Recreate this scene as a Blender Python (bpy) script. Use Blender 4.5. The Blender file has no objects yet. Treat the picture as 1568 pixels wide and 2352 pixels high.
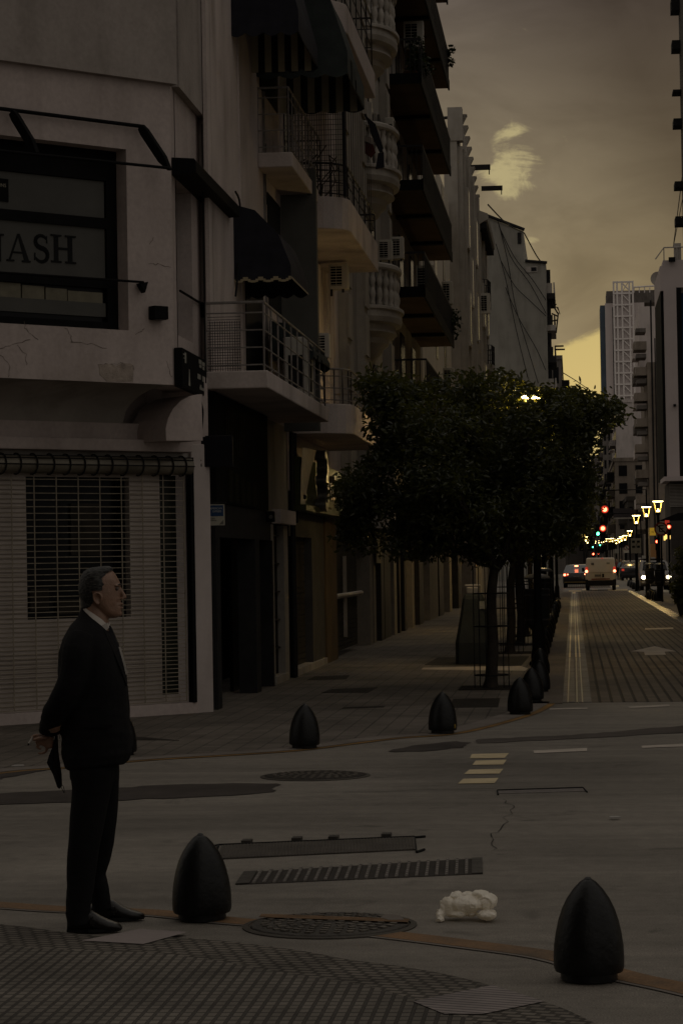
import bpy, bmesh, math, random
from mathutils import Vector, Matrix, noise
random.seed(7)
S = bpy.context.scene
COL = S.collection
R = math.radians
# ---------------------------------------------------------------- camera
PW, PH = 1568.0, 2352.0
F = 85/36*PH
CAMZ = 1.75
ROLL = -0.017
VP = (1316.0, 1286.0)
CAM = Vector((0, 0, CAMZ))
def rot(yaw, pitch):
    return (Matrix.Rotation(yaw, 3, 'Z') @ Matrix.Rotation(R(90)+pitch, 3, 'X') @ Matrix.Rotation(ROLL, 3, 'Z'))
def proj_dir(M, v):
    c = M.transposed() @ v
    return PW/2 + F*c.x/-c.z, PH/2 - F*c.y/-c.z
yaw, pitch = R(5.47), R(1.2)
for _ in range(12):
    x, y = proj_dir(rot(yaw, pitch), Vector((0, 1, 0)))
    yaw += (VP[0]-x)/F; pitch += (VP[1]-y)/F
RM = rot(yaw, pitch)
cam = bpy.data.objects.new('camera', bpy.data.cameras.new('camera'))
COL.objects.link(cam)
cam.matrix_world = Matrix.Translation(CAM) @ RM.to_4x4()
cam.data.lens = 85; cam.data.sensor_width = 36; cam.data.sensor_fit = 'AUTO'
cam.data.clip_end = 6000; cam.data.clip_start = 0.1
S.camera = cam
S.view_settings.view_transform = 'Standard'; S.view_settings.look = 'None'
S.view_settings.exposure = 0; S.view_settings.gamma = 1

def ray(x, y):
    return RM @ Vector(((x-PW/2)/F, (PH/2-y)/F, -1.0))
def pl(x, y, o, n):
    d = ray(x, y); o = Vector(o); n = Vector(n)
    return CAM + d*((o-CAM).dot(n)/d.dot(n))
def gp(x, y, z=0.0): return pl(x, y, (0, 0, z), (0, 0, 1))
def fx(x, y, X): return pl(x, y, (X, 0, 0), (1, 0, 0))
def at(x, y, Y): return pl(x, y, (0, Y, 0), (0, 1, 0))
def proj(p):
    c = RM.transposed() @ (Vector(p)-CAM)
    return PW/2 + F*c.x/-c.z, PH/2 - F*c.y/-c.z

# ---------------------------------------------------------------- materials
MATS = {}
def M(name, col, rough=.8, var=.2, scale=2.0, bump=0.0, bscale=40, metal=0.0, col2=None, stain=0.0, emit=None, estr=0, coat=0, fine=0.0, spec=.12):
    if name in MATS: return MATS[name]
    m = bpy.data.materials.new(name); MATS[name] = m; m.use_nodes = True
    nt = m.node_tree; b = nt.nodes['Principled BSDF']
    b.inputs['Roughness'].default_value = rough; b.inputs['Metallic'].default_value = metal
    b.inputs['Specular IOR Level'].default_value = spec
    if coat: b.inputs['Coat Weight'].default_value = coat
    tc = nt.nodes.new('ShaderNodeTexCoord')
    n = nt.nodes.new('ShaderNodeTexNoise'); n.inputs['Scale'].default_value = scale; n.inputs['Detail'].default_value = 6
    n.inputs['Roughness'].default_value = .65
    nt.links.new(tc.outputs['Object'], n.inputs['Vector'])
    r = nt.nodes.new('ShaderNodeValToRGB'); nt.links.new(n.outputs['Fac'], r.inputs['Fac'])
    c = Vector(col[:3]); c2 = Vector(col2) if col2 else c
    r.color_ramp.elements[0].position = .3; r.color_ramp.elements[1].position = .7
    r.color_ramp.elements[0].color = (*(c2*(1-var)), 1); r.color_ramp.elements[1].color = (*(c*(1+var)), 1)
    out = r.outputs['Color']
    if stain:
        mp = nt.nodes.new('ShaderNodeMapping'); mp.inputs['Scale'].default_value = (1.5, 1.5, .3)
        nt.links.new(tc.outputs['Object'], mp.inputs['Vector'])
        n2 = nt.nodes.new('ShaderNodeTexNoise'); n2.inputs['Scale'].default_value = 1.3; n2.inputs['Detail'].default_value = 8; n2.inputs['Distortion'].default_value = .5
        nt.links.new(mp.outputs['Vector'], n2.inputs['Vector'])
        r2 = nt.nodes.new('ShaderNodeValToRGB'); r2.color_ramp.elements[0].position = .42; r2.color_ramp.elements[1].position = .68
        nt.links.new(n2.outputs['Fac'], r2.inputs['Fac'])
        mx = nt.nodes.new('ShaderNodeMix'); mx.data_type = 'RGBA'
        ml = nt.nodes.new('ShaderNodeMath'); ml.operation = 'MULTIPLY'; ml.inputs[1].default_value = stain
        n5 = nt.nodes.new('ShaderNodeTexNoise'); n5.inputs['Scale'].default_value = .55; n5.inputs['Detail'].default_value = 5
        nt.links.new(tc.outputs['Object'], n5.inputs['Vector'])
        r5 = nt.nodes.new('ShaderNodeValToRGB'); r5.color_ramp.elements[0].position = .36; r5.color_ramp.elements[1].position = .66
        nt.links.new(n5.outputs['Fac'], r5.inputs['Fac'])
        m5 = nt.nodes.new('ShaderNodeMath'); m5.operation = 'MULTIPLY'; nt.links.new(r5.outputs['Color'], m5.inputs[1])
        nt.links.new(r2.outputs['Color'], ml.inputs[0]); nt.links.new(ml.outputs[0], m5.inputs[0]); nt.links.new(m5.outputs[0], mx.inputs[0])
        nt.links.new(out, mx.inputs[6]); mx.inputs[7].default_value = (c.x*.3, c.y*.28, c.z*.24, 1)
        out = mx.outputs[2]
    if fine:
        n4 = nt.nodes.new('ShaderNodeTexNoise'); n4.inputs['Scale'].default_value = bscale*2.2; n4.inputs['Detail'].default_value = 2
        nt.links.new(tc.outputs['Object'], n4.inputs['Vector'])
        mr = nt.nodes.new('ShaderNodeMapRange'); mr.inputs[1].default_value = .3; mr.inputs[2].default_value = .7
        mr.inputs[3].default_value = 1-fine; mr.inputs[4].default_value = 1+fine
        nt.links.new(n4.outputs['Fac'], mr.inputs[0])
        hs = nt.nodes.new('ShaderNodeVectorMath'); hs.operation = 'SCALE'
        nt.links.new(out, hs.inputs[0]); nt.links.new(mr.outputs[0], hs.inputs['Scale']); out = hs.outputs[0]
    nt.links.new(out, b.inputs['Base Color'])
    if bump:
        n3 = nt.nodes.new('ShaderNodeTexNoise'); n3.inputs['Scale'].default_value = bscale; n3.inputs['Detail'].default_value = 5
        nt.links.new(tc.outputs['Object'], n3.inputs['Vector'])
        bp = nt.nodes.new('ShaderNodeBump'); bp.inputs['Strength'].default_value = bump; bp.inputs['Distance'].default_value = .02
        nt.links.new(n3.outputs['Fac'], bp.inputs['Height']); nt.links.new(bp.outputs['Normal'], b.inputs['Normal'])
    if emit:
        b.inputs['Emission Color'].default_value = (*emit, 1); b.inputs['Emission Strength'].default_value = estr
    return m

def brick_mat(name, col, mortar, bw, bh, ms, rough=.8, off=.5, bump=.6, rotz=0.0, var=.15, scale=1.2, spec=.5, ridges=0, dist=.01, dark=.45, lo=.5, hi=1.25):
    """Paving: bricks in the XY plane of the object, broken up by large and small noise."""
    m = bpy.data.materials.new(name); MATS[name] = m; m.use_nodes = True
    nt = m.node_tree; b = nt.nodes['Principled BSDF']; b.inputs['Roughness'].default_value = rough
    b.inputs['Specular IOR Level'].default_value = spec
    tc = nt.nodes.new('ShaderNodeTexCoord'); mp = nt.nodes.new('ShaderNodeMapping')
    mp.inputs['Rotation'].default_value = (0, 0, rotz); nt.links.new(tc.outputs['Object'], mp.inputs['Vector'])
    br = nt.nodes.new('ShaderNodeTexBrick'); nt.links.new(mp.outputs['Vector'], br.inputs['Vector'])
    c = Vector(col)
    br.inputs['Color1'].default_value = (*(c*(1-var)), 1); br.inputs['Color2'].default_value = (*(c*(1+var)), 1)
    br.inputs['Mortar'].default_value = (*mortar, 1); br.inputs['Scale'].default_value = 1
    br.inputs['Mortar Size'].default_value = ms; br.inputs['Mortar Smooth'].default_value = .3
    br.inputs['Brick Width'].default_value = bw; br.inputs['Row Height'].default_value = bh
    br.offset = off
    n = nt.nodes.new('ShaderNodeTexNoise'); n.inputs['Scale'].default_value = scale; n.inputs['Detail'].default_value = 8
    n.inputs['Roughness'].default_value = .7
    nt.links.new(tc.outputs['Object'], n.inputs['Vector'])
    mr = nt.nodes.new('ShaderNodeMapRange'); mr.inputs[1].default_value = .3; mr.inputs[2].default_value = .7
    mr.inputs[3].default_value = lo; mr.inputs[4].default_value = hi
    nt.links.new(n.outputs['Fac'], mr.inputs[0])
    vm = nt.nodes.new('ShaderNodeVectorMath'); vm.operation = 'SCALE'
    nt.links.new(br.outputs['Color'], vm.inputs[0]); nt.links.new(mr.outputs[0], vm.inputs['Scale'])
    nt.links.new(vm.outputs[0], b.inputs['Base Color'])
    iv = nt.nodes.new('ShaderNodeMath'); iv.operation = 'SUBTRACT'; iv.inputs[0].default_value = 1
    nt.links.new(br.outputs['Fac'], iv.inputs[1])
    bp = nt.nodes.new('ShaderNodeBump'); bp.inputs['Strength'].default_value = bump; bp.inputs['Distance'].default_value = dist
    nt.links.new(iv.outputs[0], bp.inputs['Height']); nt.links.new(bp.outputs['Normal'], b.inputs['Normal'])
    # uneven gloss
    mr2 = nt.nodes.new('ShaderNodeMapRange'); mr2.inputs[3].default_value = rough+.1; mr2.inputs[4].default_value = rough-.12
    nt.links.new(n.outputs['Fac'], mr2.inputs[0]); nt.links.new(mr2.outputs[0], b.inputs['Roughness'])
    return m

# ---------------------------------------------------------------- objects
def tag(o, label=None, cat=None, group=None, kind=None):
    if label: o['label'] = label
    if cat: o['category'] = cat
    if group: o['group'] = group
    if kind: o['kind'] = kind
    return o
WL = {}
def empty(name, label=None, cat=None, group=None, loc=(0, 0, 0), rz=0, parent=None):
    o = bpy.data.objects.new(name, None); COL.objects.link(o)
    o.location = loc; o.rotation_euler = (0, 0, rz); o.empty_display_size = .2
    if parent is not None: o.parent = parent
    WL[o.name] = Vector(loc)
    return tag(o, label, cat, group)
def base_of(o):
    v = Vector((0, 0, 0))
    while o is not None:
        v += o.location; o = o.parent
    return v
def kids(o): return [c for c in bpy.data.objects if c.parent == o]
def copy_tree(o, parent=None, _idx=None):
    if _idx is None:
        _idx = {}
        for c in bpy.data.objects:
            if c.parent is not None: _idx.setdefault(c.parent.name, []).append(c)
    c = o.copy(); COL.objects.link(c)
    if parent is not None: c.parent = parent
    for ch in _idx.get(o.name, []): copy_tree(ch, c, _idx)
    return c
class MB:
    def __init__(s, T=None):
        s.bm = bmesh.new(); s.T = T
    def v(s, p):
        p = Vector(p)
        return s.bm.verts.new(s.T @ p if s.T is not None else p)
    def face(s, pts):
        vs = [s.v(p) for p in pts]
        try: return s.bm.faces.new(vs)
        except ValueError: return None
    def box(s, x0, x1, y0, y1, z0, z1):
        if x0 > x1: x0, x1 = x1, x0
        if y0 > y1: y0, y1 = y1, y0
        if z0 > z1: z0, z1 = z1, z0
        P = [(x0,y0,z0),(x1,y0,z0),(x1,y1,z0),(x0,y1,z0),(x0,y0,z1),(x1,y0,z1),(x1,y1,z1),(x0,y1,z1)]
        vs = [s.v(p) for p in P]
        for f in ((3,2,1,0),(4,5,6,7),(0,1,5,4),(1,2,6,5),(2,3,7,6),(3,0,4,7)): s.bm.faces.new([vs[i] for i in f])
        return s
    def prism(s, poly, a, b, axis='z'):
        """polygon in 2D extruded from a to b along an axis (x: poly is (y,z); y: (x,z); z: (x,y))"""
        def mk(p, t):
            return (t,p[0],p[1]) if axis=='x' else (p[0],t,p[1]) if axis=='y' else (p[0],p[1],t)
        A = [s.v(mk(p,a)) for p in poly]; B = [s.v(mk(p,b)) for p in poly]; n = len(poly)
        s.bm.faces.new(A[::-1]); s.bm.faces.new(B)
        for i in range(n): s.bm.faces.new((A[i],A[(i+1)%n],B[(i+1)%n],B[i]))
        return s
    def tube(s, pts, r, n=8, cap=True):
        pts = [Vector(p) for p in pts]
        if not isinstance(r, (list, tuple)): r = [r]*len(pts)
        rings = []; up = None
        for i, p in enumerate(pts):
            t = (pts[min(i+1,len(pts)-1)]-pts[max(i-1,0)]).normalized()
            if up is None: up = Vector((0,0,1)) if abs(t.z) < .9 else Vector((0,1,0))
            a = t.cross(up)
            if a.length < 1e-5: a = t.cross(Vector((1,0,0)))
            a.normalize(); b = a.cross(t).normalized(); up = b
            rr = r[i] if isinstance(r[i], (list,tuple)) else (r[i], r[i])
            rings.append([s.v(p + a*math.cos(k*2*math.pi/n)*rr[0] + b*math.sin(k*2*math.pi/n)*rr[1]) for k in range(n)])
        s.skin(rings, cap); return s
    def skin(s, rings, cap=True):
        n = len(rings[0])
        for A, B in zip(rings, rings[1:]):
            for k in range(n): s.bm.faces.new((A[k], A[(k+1)%n], B[(k+1)%n], B[k]))
        if cap:
            s.bm.faces.new(rings[0][::-1]); s.bm.faces.new(rings[-1])
        return s
    def loft(s, rings, cap=True):
        return s.skin([[s.v(p) for p in r] for r in rings], cap)
    def lathe(s, prof, n=24, c=(0,0,0), a0=0, a1=2*math.pi):
        c = Vector(c)
        rings = [[s.v(c+Vector((r*math.cos(a0+k*(a1-a0)/n), r*math.sin(a0+k*(a1-a0)/n), z))) for k in range(n)] for r, z in prof]
        return s.skin(rings, True)
    def ball(s, c, r, n=10):
        c = Vector(c); r = Vector(r) if isinstance(r, (tuple,list,Vector)) else Vector((r,r,r))
        rings = []
        for i in range(1, n):
            t = math.pi*i/n
            rings.append([s.v(c+Vector((r.x*math.sin(t)*math.cos(k*2*math.pi/(2*n)), r.y*math.sin(t)*math.sin(k*2*math.pi/(2*n)), -r.z*math.cos(t)))) for k in range(2*n)])
        return s.skin(rings, True)
    def bend(s, fn):
        for v in s.bm.verts: v.co = fn(v.co)
        return s
    def pieces(s, name, mat, parent=None, **k):
        """one object for each separate piece"""
        s.bm.verts.index_update(); seen = set(); out = []
        for v0 in s.bm.verts:
            if v0.index in seen: continue
            st = [v0]; isl = []; seen.add(v0.index)
            while st:
                v_ = st.pop(); isl.append(v_)
                for e_ in v_.link_edges:
                    o_ = e_.other_vert(v_)
                    if o_.index not in seen: seen.add(o_.index); st.append(o_)
            m_ = MB(); mp_ = {v_.index: m_.bm.verts.new(v_.co) for v_ in isl}
            for f_ in {f_ for v_ in isl for f_ in v_.link_faces}: m_.bm.faces.new([mp_[v_.index] for v_ in f_.verts])
            out.append(m_.build(name, mat, parent, **k))
        s.bm.free(); return out[0]
    def build(s, name, mat, parent=None, smooth=False, bevel=0, seg=2, world=True, angle=None):
        me = bpy.data.meshes.new(name)
        bmesh.ops.remove_doubles(s.bm, verts=s.bm.verts, dist=1e-6)
        if bevel:
            es = [e for e in s.bm.edges if len(e.link_faces)==2 and e.calc_face_angle(0) > R(30)]
            bmesh.ops.bevel(s.bm, geom=es, offset=bevel, segments=seg, affect='EDGES', profile=.5, clamp_overlap=True)
        bmesh.ops.recalc_face_normals(s.bm, faces=s.bm.faces)
        if parent is not None and world:
            b = base_of(parent)
            if b.length: bmesh.ops.translate(s.bm, verts=s.bm.verts, vec=-b)
        if smooth:
            for f in s.bm.faces: f.smooth = True
            for e in s.bm.edges:
                if len(e.link_faces)==2 and e.calc_face_angle(0) > R(angle or 40): e.smooth = False
        s.bm.to_mesh(me); s.bm.free()
        o = bpy.data.objects.new(name, me); COL.objects.link(o)
        if isinstance(mat, (list, tuple)):
            for q in mat: me.materials.append(q)
        else: me.materials.append(mat)
        if parent is not None: o.parent = parent
        return o
def sheet(name, pts, mat, z, parent=None, kind='structure', thick=0):
    b = MB(); P = [Vector((p[0], p[1], z)) for p in pts]
    b.face(P); o = b.build(name, mat, parent)
    if kind and parent is None: o['kind'] = kind
    # normals up
    me = o.data
    if me.polygons and me.polygons[0].normal.z < 0: me.flip_normals()
    return o
def strip(pl1, pl2, mb, z):
    for a, b, c, d in zip(pl1, pl1[1:], pl2[1:], pl2): mb.face([(a.x,a.y,z),(b.x,b.y,z),(c.x,c.y,z),(d.x,d.y,z)])
def smoothline(pts, k=6):
    out = []
    n = len(pts)
    for i in range(n-1):
        p0, p1, p2, p3 = pts[max(i-1,0)], pts[i], pts[i+1], pts[min(i+2,n-1)]
        for j in range(k):
            t = j/k
            out.append(.5*((2*p1)+(p2-p0)*t+(2*p0-5*p1+4*p2-p3)*t*t+(3*p1-p0-3*p2+p3)*t**3))
    out.append(pts[-1]); return out
def offset_line(pts, d):
    out = []
    for i, p in enumerate(pts):
        t = (pts[min(i+1,len(pts)-1)]-pts[max(i-1,0)]); t.z = 0; t.normalize()
        out.append(p+Vector((-t.y, t.x, 0))*d)
    return out
def text_mesh(txt, size, depth=.004):
    cu = bpy.data.curves.new('t', 'FONT'); cu.body = txt; cu.size = size; cu.extrude = depth
    cu.align_x = 'CENTER'; cu.align_y = 'CENTER'; cu.resolution_u = 3
    o = bpy.data.objects.new('t', cu); COL.objects.link(o)
    bpy.context.view_layer.update()
    me = bpy.data.meshes.new_from_object(o.evaluated_get(bpy.context.evaluated_depsgraph_get()))
    bpy.data.objects.remove(o); bpy.data.curves.remove(cu)
    return me
def lettering(name, txt, size, Mx, mat, parent, depth=.004, sx=1.0):
    """letters lying in the local XY plane of matrix Mx (world)"""
    me = text_mesh(txt, size, depth); me.name = name
    b = base_of(parent) if parent is not None else Vector()
    me.transform(Matrix.Translation(-b) @ Mx @ Matrix.Diagonal((sx,1,1,1)))
    me.materials.append(mat)
    o = bpy.data.objects.new(name, me); COL.objects.link(o)
    if parent is not None: o.parent = parent
    return o
def frame(o, xaxis, yaxis):
    x = Vector(xaxis).normalized(); y = Vector(yaxis).normalized(); z = x.cross(y)
    m = Matrix((x, y, z)).transposed().to_4x4(); m.translation = Vector(o); return m

# ---------------------------------------------------------------- palette (real base colours)
plaster   = M('plaster_white', (.50,.43,.40), .88, .10, 1.3, .25, 18, stain=.55, fine=.06)
plaster2  = M('plaster_corner', (.46,.39,.365), .88, .13, .9, .35, 9, stain=.45, fine=.06)
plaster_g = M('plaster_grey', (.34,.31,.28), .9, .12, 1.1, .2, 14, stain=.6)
stone     = M('stone_beige', (.33,.30,.265), .9, .15, 1.4, .3, 20, stain=.6)
stone_w   = M('stone_balcony', (.44,.405,.365), .85, .14, 2.2, .2, 30, stain=.5)
grey_wall = M('party_wall', (.26,.245,.215), .9, .16, .12, .1, 6, stain=.5)
brownsof  = M('soffit_brown', (.15,.108,.072), .9, .2, 1.0, stain=.2, spec=.02)
blackm    = M('black_paint', (.006,.006,.0062), .7, .3, 6, spec=.08)
darkgrey  = M('dark_grey_paint', (.024,.023,.023), .8, .25, 4, spec=.06)
iron      = M('railing_iron', (.02,.019,.02), .5, .3, 10)
rail_w    = M('railing_white', (.20,.18,.165), .6, .3, 9, stain=.4)
ac_w      = M('ac_casing', (.46,.43,.38), .5, .1, 3, stain=.4)
glass_d   = M('dark_glass', (.005,.005,.006), .25, .2, 3, spec=.14)
steel     = M('shutter_steel', (.050,.045,.037), .75, .2, 2, stain=.3, spec=.05)
steel_l   = M('galvanised', (.42,.38,.34), .5, .15, 4, metal=.4, stain=.3)
awn_blue  = M('awning_navy', (.018,.018,.024), .85, .25, 5, bump=.3, bscale=6)
awn_green = M('awning_green_grey', (.032,.038,.037), .85, .25, 3, bump=.3, bscale=5, stain=.3)
awn_trim  = M('awning_trim', (.30,.25,.16), .8, .1, 5)
stripe_l  = M('awning_stripe_light', (.42,.38,.27), .9, .1, 4)
rubber    = M('rubber', (.012,.012,.012), .8, .2, 8)
def road_mat(name, c):
    m = bpy.data.materials.new(name); MATS[name] = m; m.use_nodes = True
    nt = m.node_tree; b = nt.nodes['Principled BSDF']; L_ = nt.links; tc = nt.nodes.new('ShaderNodeTexCoord')
    def nz(scale, sx=1, sy=1, det=6, dist=0, rough=.6):
        mp = nt.nodes.new('ShaderNodeMapping'); mp.inputs['Scale'].default_value = (sx, sy, 1); L_.new(tc.outputs['Object'], mp.inputs[0])
        n = nt.nodes.new('ShaderNodeTexNoise'); n.inputs['Scale'].default_value = scale; n.inputs['Detail'].default_value = det; n.inputs['Distortion'].default_value = dist; n.inputs['Roughness'].default_value = rough
        L_.new(mp.outputs[0], n.inputs['Vector']); return n.outputs['Fac']
    def mr(v, a, b_, c_, d):
        n = nt.nodes.new('ShaderNodeMapRange'); L_.new(v, n.inputs[0])
        for i, q in enumerate((a, b_, c_, d)): n.inputs[i+1].default_value = q
        return n.outputs[0]
    def mul(a, b_):
        n = nt.nodes.new('ShaderNodeMath'); n.operation = 'MULTIPLY'; L_.new(a, n.inputs[0]); L_.new(b_, n.inputs[1]); return n.outputs[0]
    big = mr(nz(.28, 1, 1, 7, .6), .32, .68, .66, 1.26); streak = mr(nz(1.5, .12, 2.6, 6, .3), .35, .7, .86, 1.12)
    spots = mr(nz(1.9, 1, 1, 3, 1.2), .62, .74, 1.0, .62); grain = mr(nz(120, 1, 1, 2), .3, .7, .58, 1.42); mid = mr(nz(9, 1, 1, 5, .4), .3, .7, .86, 1.14)
    f = mul(mul(mul(big, streak), mul(spots, grain)), mid)
    v = nt.nodes.new('ShaderNodeVectorMath'); v.operation = 'SCALE'; v.inputs[0].default_value = c; L_.new(f, v.inputs['Scale'])
    L_.new(v.outputs[0], b.inputs['Base Color']); L_.new(mr(nz(.5, .3, 1.5, 5, .5), .3, .7, .56, .82), b.inputs['Roughness'])
    b.inputs['Specular IOR Level'].default_value = .22
    bp = nt.nodes.new('ShaderNodeBump'); bp.inputs['Strength'].default_value = .45; bp.inputs['Distance'].default_value = .012
    L_.new(nz(110, 1, 1, 4), bp.inputs['Height']); L_.new(bp.outputs[0], b.inputs['Normal'])
    return m
asphalt = road_mat('asphalt', (.172,.154,.131))
# ---------------------------------------------------------------- sky, sun
SUN_EL, SUN_AZ = R(3.0), R(6)      # low behind the far end of the street
w = bpy.data.worlds.new('World'); S.world = w; w.use_nodes = True
nt = w.node_tree; N = nt.nodes; L = nt.links
for n in list(N): N.remove(n)
def nd(t, **k):
    n = N.new(t)
    for a, b in k.items(): setattr(n, a, b)
    return n
def mth(op, a, b=None, c=None):
    n = nd('ShaderNodeMath', operation=op)
    for i, q in enumerate((a, b, c)):
        if q is None: continue
        if isinstance(q, (int, float)): n.inputs[i].default_value = q
        else: L.new(q, n.inputs[i])
    return n.outputs[0]
def mapr(v, a, b, c, d, smooth=True):
    n = nd('ShaderNodeMapRange'); n.interpolation_type = 'SMOOTHSTEP' if smooth else 'LINEAR'
    L.new(v, n.inputs[0])
    for i, q in enumerate((a, b, c, d)): n.inputs[i+1].default_value = q
    return n.outputs[0]
def mixc(f, a, b):
    n = nd('ShaderNodeMix', data_type='RGBA')
    if isinstance(f, (int, float)): n.inputs[0].default_value = f
    else: L.new(f, n.inputs[0])
    for i, q in ((6, a), (7, b)):
        if isinstance(q, tuple): n.inputs[i].default_value = (*q, 1)
        else: L.new(q, n.inputs[i])
    return n.outputs[2]
sky = nd('ShaderNodeTexSky', sky_type='NISHITA'); sky.sun_disc = False
sky.sun_elevation = SUN_EL; sky.sun_rotation = SUN_AZ; sky.air_density = 2; sky.dust_density = 4
tc = nd('ShaderNodeTexCoord'); sp = nd('ShaderNodeSeparateXYZ'); L.new(tc.outputs['Generated'], sp.inputs[0])
X, Y, Z = sp.outputs
Yp = mth('MAXIMUM', Y, .02)
u = mth('DIVIDE', X, Yp); v = mth('DIVIDE', Z, Yp)
uv = nd('ShaderNodeCombineXYZ'); L.new(u, uv.inputs[0]); L.new(v, uv.inputs[1])
def cloud(scale, sx, sy, seed, det=7, dist=.6, rough=.55):
    mp = nd('ShaderNodeMapping'); mp.inputs['Scale'].default_value = (sx, sy, 1); mp.inputs['Location'].default_value = (seed, seed*.37, 0)
    L.new(uv.outputs[0], mp.inputs[0])
    n = nd('ShaderNodeTexNoise'); n.inputs['Scale'].default_value = scale; n.inputs['Detail'].default_value = det
    n.inputs['Roughness'].default_value = rough; n.inputs['Distortion'].default_value = dist
    L.new(mp.outputs[0], n.inputs['Vector']); return n.outputs['Fac']
# the overcast deck: dull violet grey overhead, tawny towards the sunset
elev = mapr(v, .08, .235, 0, 1, False)
ramp = nd('ShaderNodeValToRGB'); L.new(elev, ramp.inputs[0])
cr = ramp.color_ramp
cr.elements[0].position = 0; cr.elements[0].color = (.190,.152,.085, 1)
cr.elements[1].position = 1; cr.elements[1].color = (.098,.081,.066, 1)
for p, c in ((.22, (.255,.205,.116)), (.45, (.195,.160,.100)), (.72, (.140,.115,.080))):
    e = cr.elements.new(p); e.color = (*c, 1)
n1 = cloud(5.5, 1, 1.7, 3.1); n2 = cloud(16, 1, 1.8, 8.2); 
mod = mth('ADD', mapr(n1, .32, .70, .80, 1.14), mapr(n2, .3, .72, -.15, .15))
deck = nd('ShaderNodeVectorMath', operation='SCALE'); L.new(ramp.outputs[0], deck.inputs[0]); L.new(mod, deck.inputs['Scale'])
# darker towards the right of the street
side = mapr(mth('ADD', u, mth('MULTIPLY', mth('SUBTRACT', v, .08), .45)), 0.0, .085, 1.24, .50, False)
deck2 = nd('ShaderNodeVectorMath', operation='SCALE'); L.new(deck.outputs[0], deck2.inputs[0]); L.new(side, deck2.inputs['Scale'])
# ragged bright breaks in the deck
def blob(cx, cy, rx, ry, nz, amp):
    dx = mth('DIVIDE', mth('SUBTRACT', u, cx), rx); dy = mth('DIVIDE', mth('SUBTRACT', v, cy), ry)
    d = mth('SQRT', mth('ADD', mth('MULTIPLY', dx, dx), mth('MULTIPLY', dy, dy)))
    d = mth('ADD', d, mth('MULTIPLY', mth('SUBTRACT', nz, .5), amp))
    return mapr(d, .15, 1.05, 1, 0)
n3 = cloud(38, 1, 1.5, 1.7, 8, 1.1, .62); n4 = cloud(22, 1, 2.0, 5.4, 6, .8)
def U(px): return (px-VP[0])/F
def Vv(py): return (VP[1]-py)/F
b1 = blob(U(1192), Vv(425), .0105, .0085, n3, 2.2)
b2 = blob(U(1200), Vv(296), .0120, .0040, n4, 2.0)
b3 = blob(U(1238), Vv(547), .0060, .0026, n3, 1.4)
b4 = blob(U(1163), Vv(336), .0065, .0095, n3, 2.6)
b5 = blob(U(1180), Vv(385), .0120, .0100, n3, 3.0)
b1 = mth('ADD', b1, mth('MULTIPLY', b5, .45))
br = mth('MINIMUM', mth('ADD', mth('ADD', b1, mth('MULTIPLY', b2, .55)), mth('ADD', mth('MULTIPLY', b3, .8), mth('MULTIPLY', b4, .5))), 1.0)
env = mth('MINIMUM', mth('ADD', br, blob(U(1185), Vv(380), .024, .026, n4, .6)), 1.6)
n6 = cloud(30, .8, 1.25, 2.2, 9, 1.6, .66)
brk = mapr(mth('ADD', mth('MULTIPLY', n6, .95), mth('MULTIPLY', env, .235)), .62, .88, 0, 1)
c1 = mixc(mth('MULTIPLY', brk, .86), deck2.outputs[0], (.455,.385,.195))
# clear strip of evening sky under the deck
edge = mth('ADD', v, mth('ADD', mth('MULTIPLY', mth('SUBTRACT', n4, .5), .010), mth('MULTIPLY', mth('SUBTRACT', mth('MINIMUM', mth('MAXIMUM', u, -.04), .04), .004), -.36)))
clear = mapr(mth('ADD', edge, mth('MULTIPLY', mth('SUBTRACT', n6, .5), .010)), Vv(788), Vv(766), 1, 0)
glow = nd('ShaderNodeValToRGB'); L.new(mapr(v, 0, .10, 0, 1, False), glow.inputs[0])
g = glow.color_ramp; g.elements[0].position = 0; g.elements[0].color = (.60,.45,.18,1)
g.elements[1].position = 1; g.elements[1].color = (.55,.43,.165,1)
e = g.elements.new(.62); e.color = (.63,.475,.18,1)
fad = mapr(mth('ABSOLUTE', mth('SUBTRACT', u, .02)), .05, .5, 1, .22)
glow2 = nd('ShaderNodeVectorMath', operation='SCALE'); L.new(glow.outputs[0], glow2.inputs[0]); L.new(fad, glow2.inputs['Scale'])
front = mixc(clear, c1, glow2.outputs[0])
# the rest of the dome (behind and overhead): even violet grey overcast, a little brighter overhead
up = mapr(Z, 0.0, .9, .188, .345)
rest = nd('ShaderNodeVectorMath', operation='SCALE'); rest.inputs[0].default_value = (1.0, .925, .83); L.new(up, rest.inputs['Scale'])
isf = mapr(Y, .25, .75, 0, 1)
isf2 = mth('MULTIPLY', isf, mapr(Z, .26, .6, 1, 0))
dome = mixc(isf2, rest.outputs[0], front)
bgc = nd('ShaderNodeBackground'); L.new(dome, bgc.inputs[0]); bgc.inputs[1].default_value = 1.0
bgs = nd('ShaderNodeBackground'); L.new(sky.outputs[0], bgs.inputs[0]); bgs.inputs[1].default_value = .0012
ad = nd('ShaderNodeAddShader'); L.new(bgc.outputs[0], ad.inputs[0]); L.new(bgs.outputs[0], ad.inputs[1])
wo = nd('ShaderNodeOutputWorld'); L.new(ad.outputs[0], wo.inputs[0])
sun = bpy.data.objects.new('sun', bpy.data.lights.new('sun', 'SUN')); COL.objects.link(sun)
sun.data.energy = .06; sun.data.angle = R(35); sun.data.color = (1, .80, .52)
dv = Vector((math.sin(SUN_AZ+R(4)), math.cos(SUN_AZ+R(4)), math.tan(R(16)))).normalized()
sun.rotation_euler = (-dv).to_track_quat('-Z', 'Y').to_euler(); sun.location = (0, 20, 60)

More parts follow.
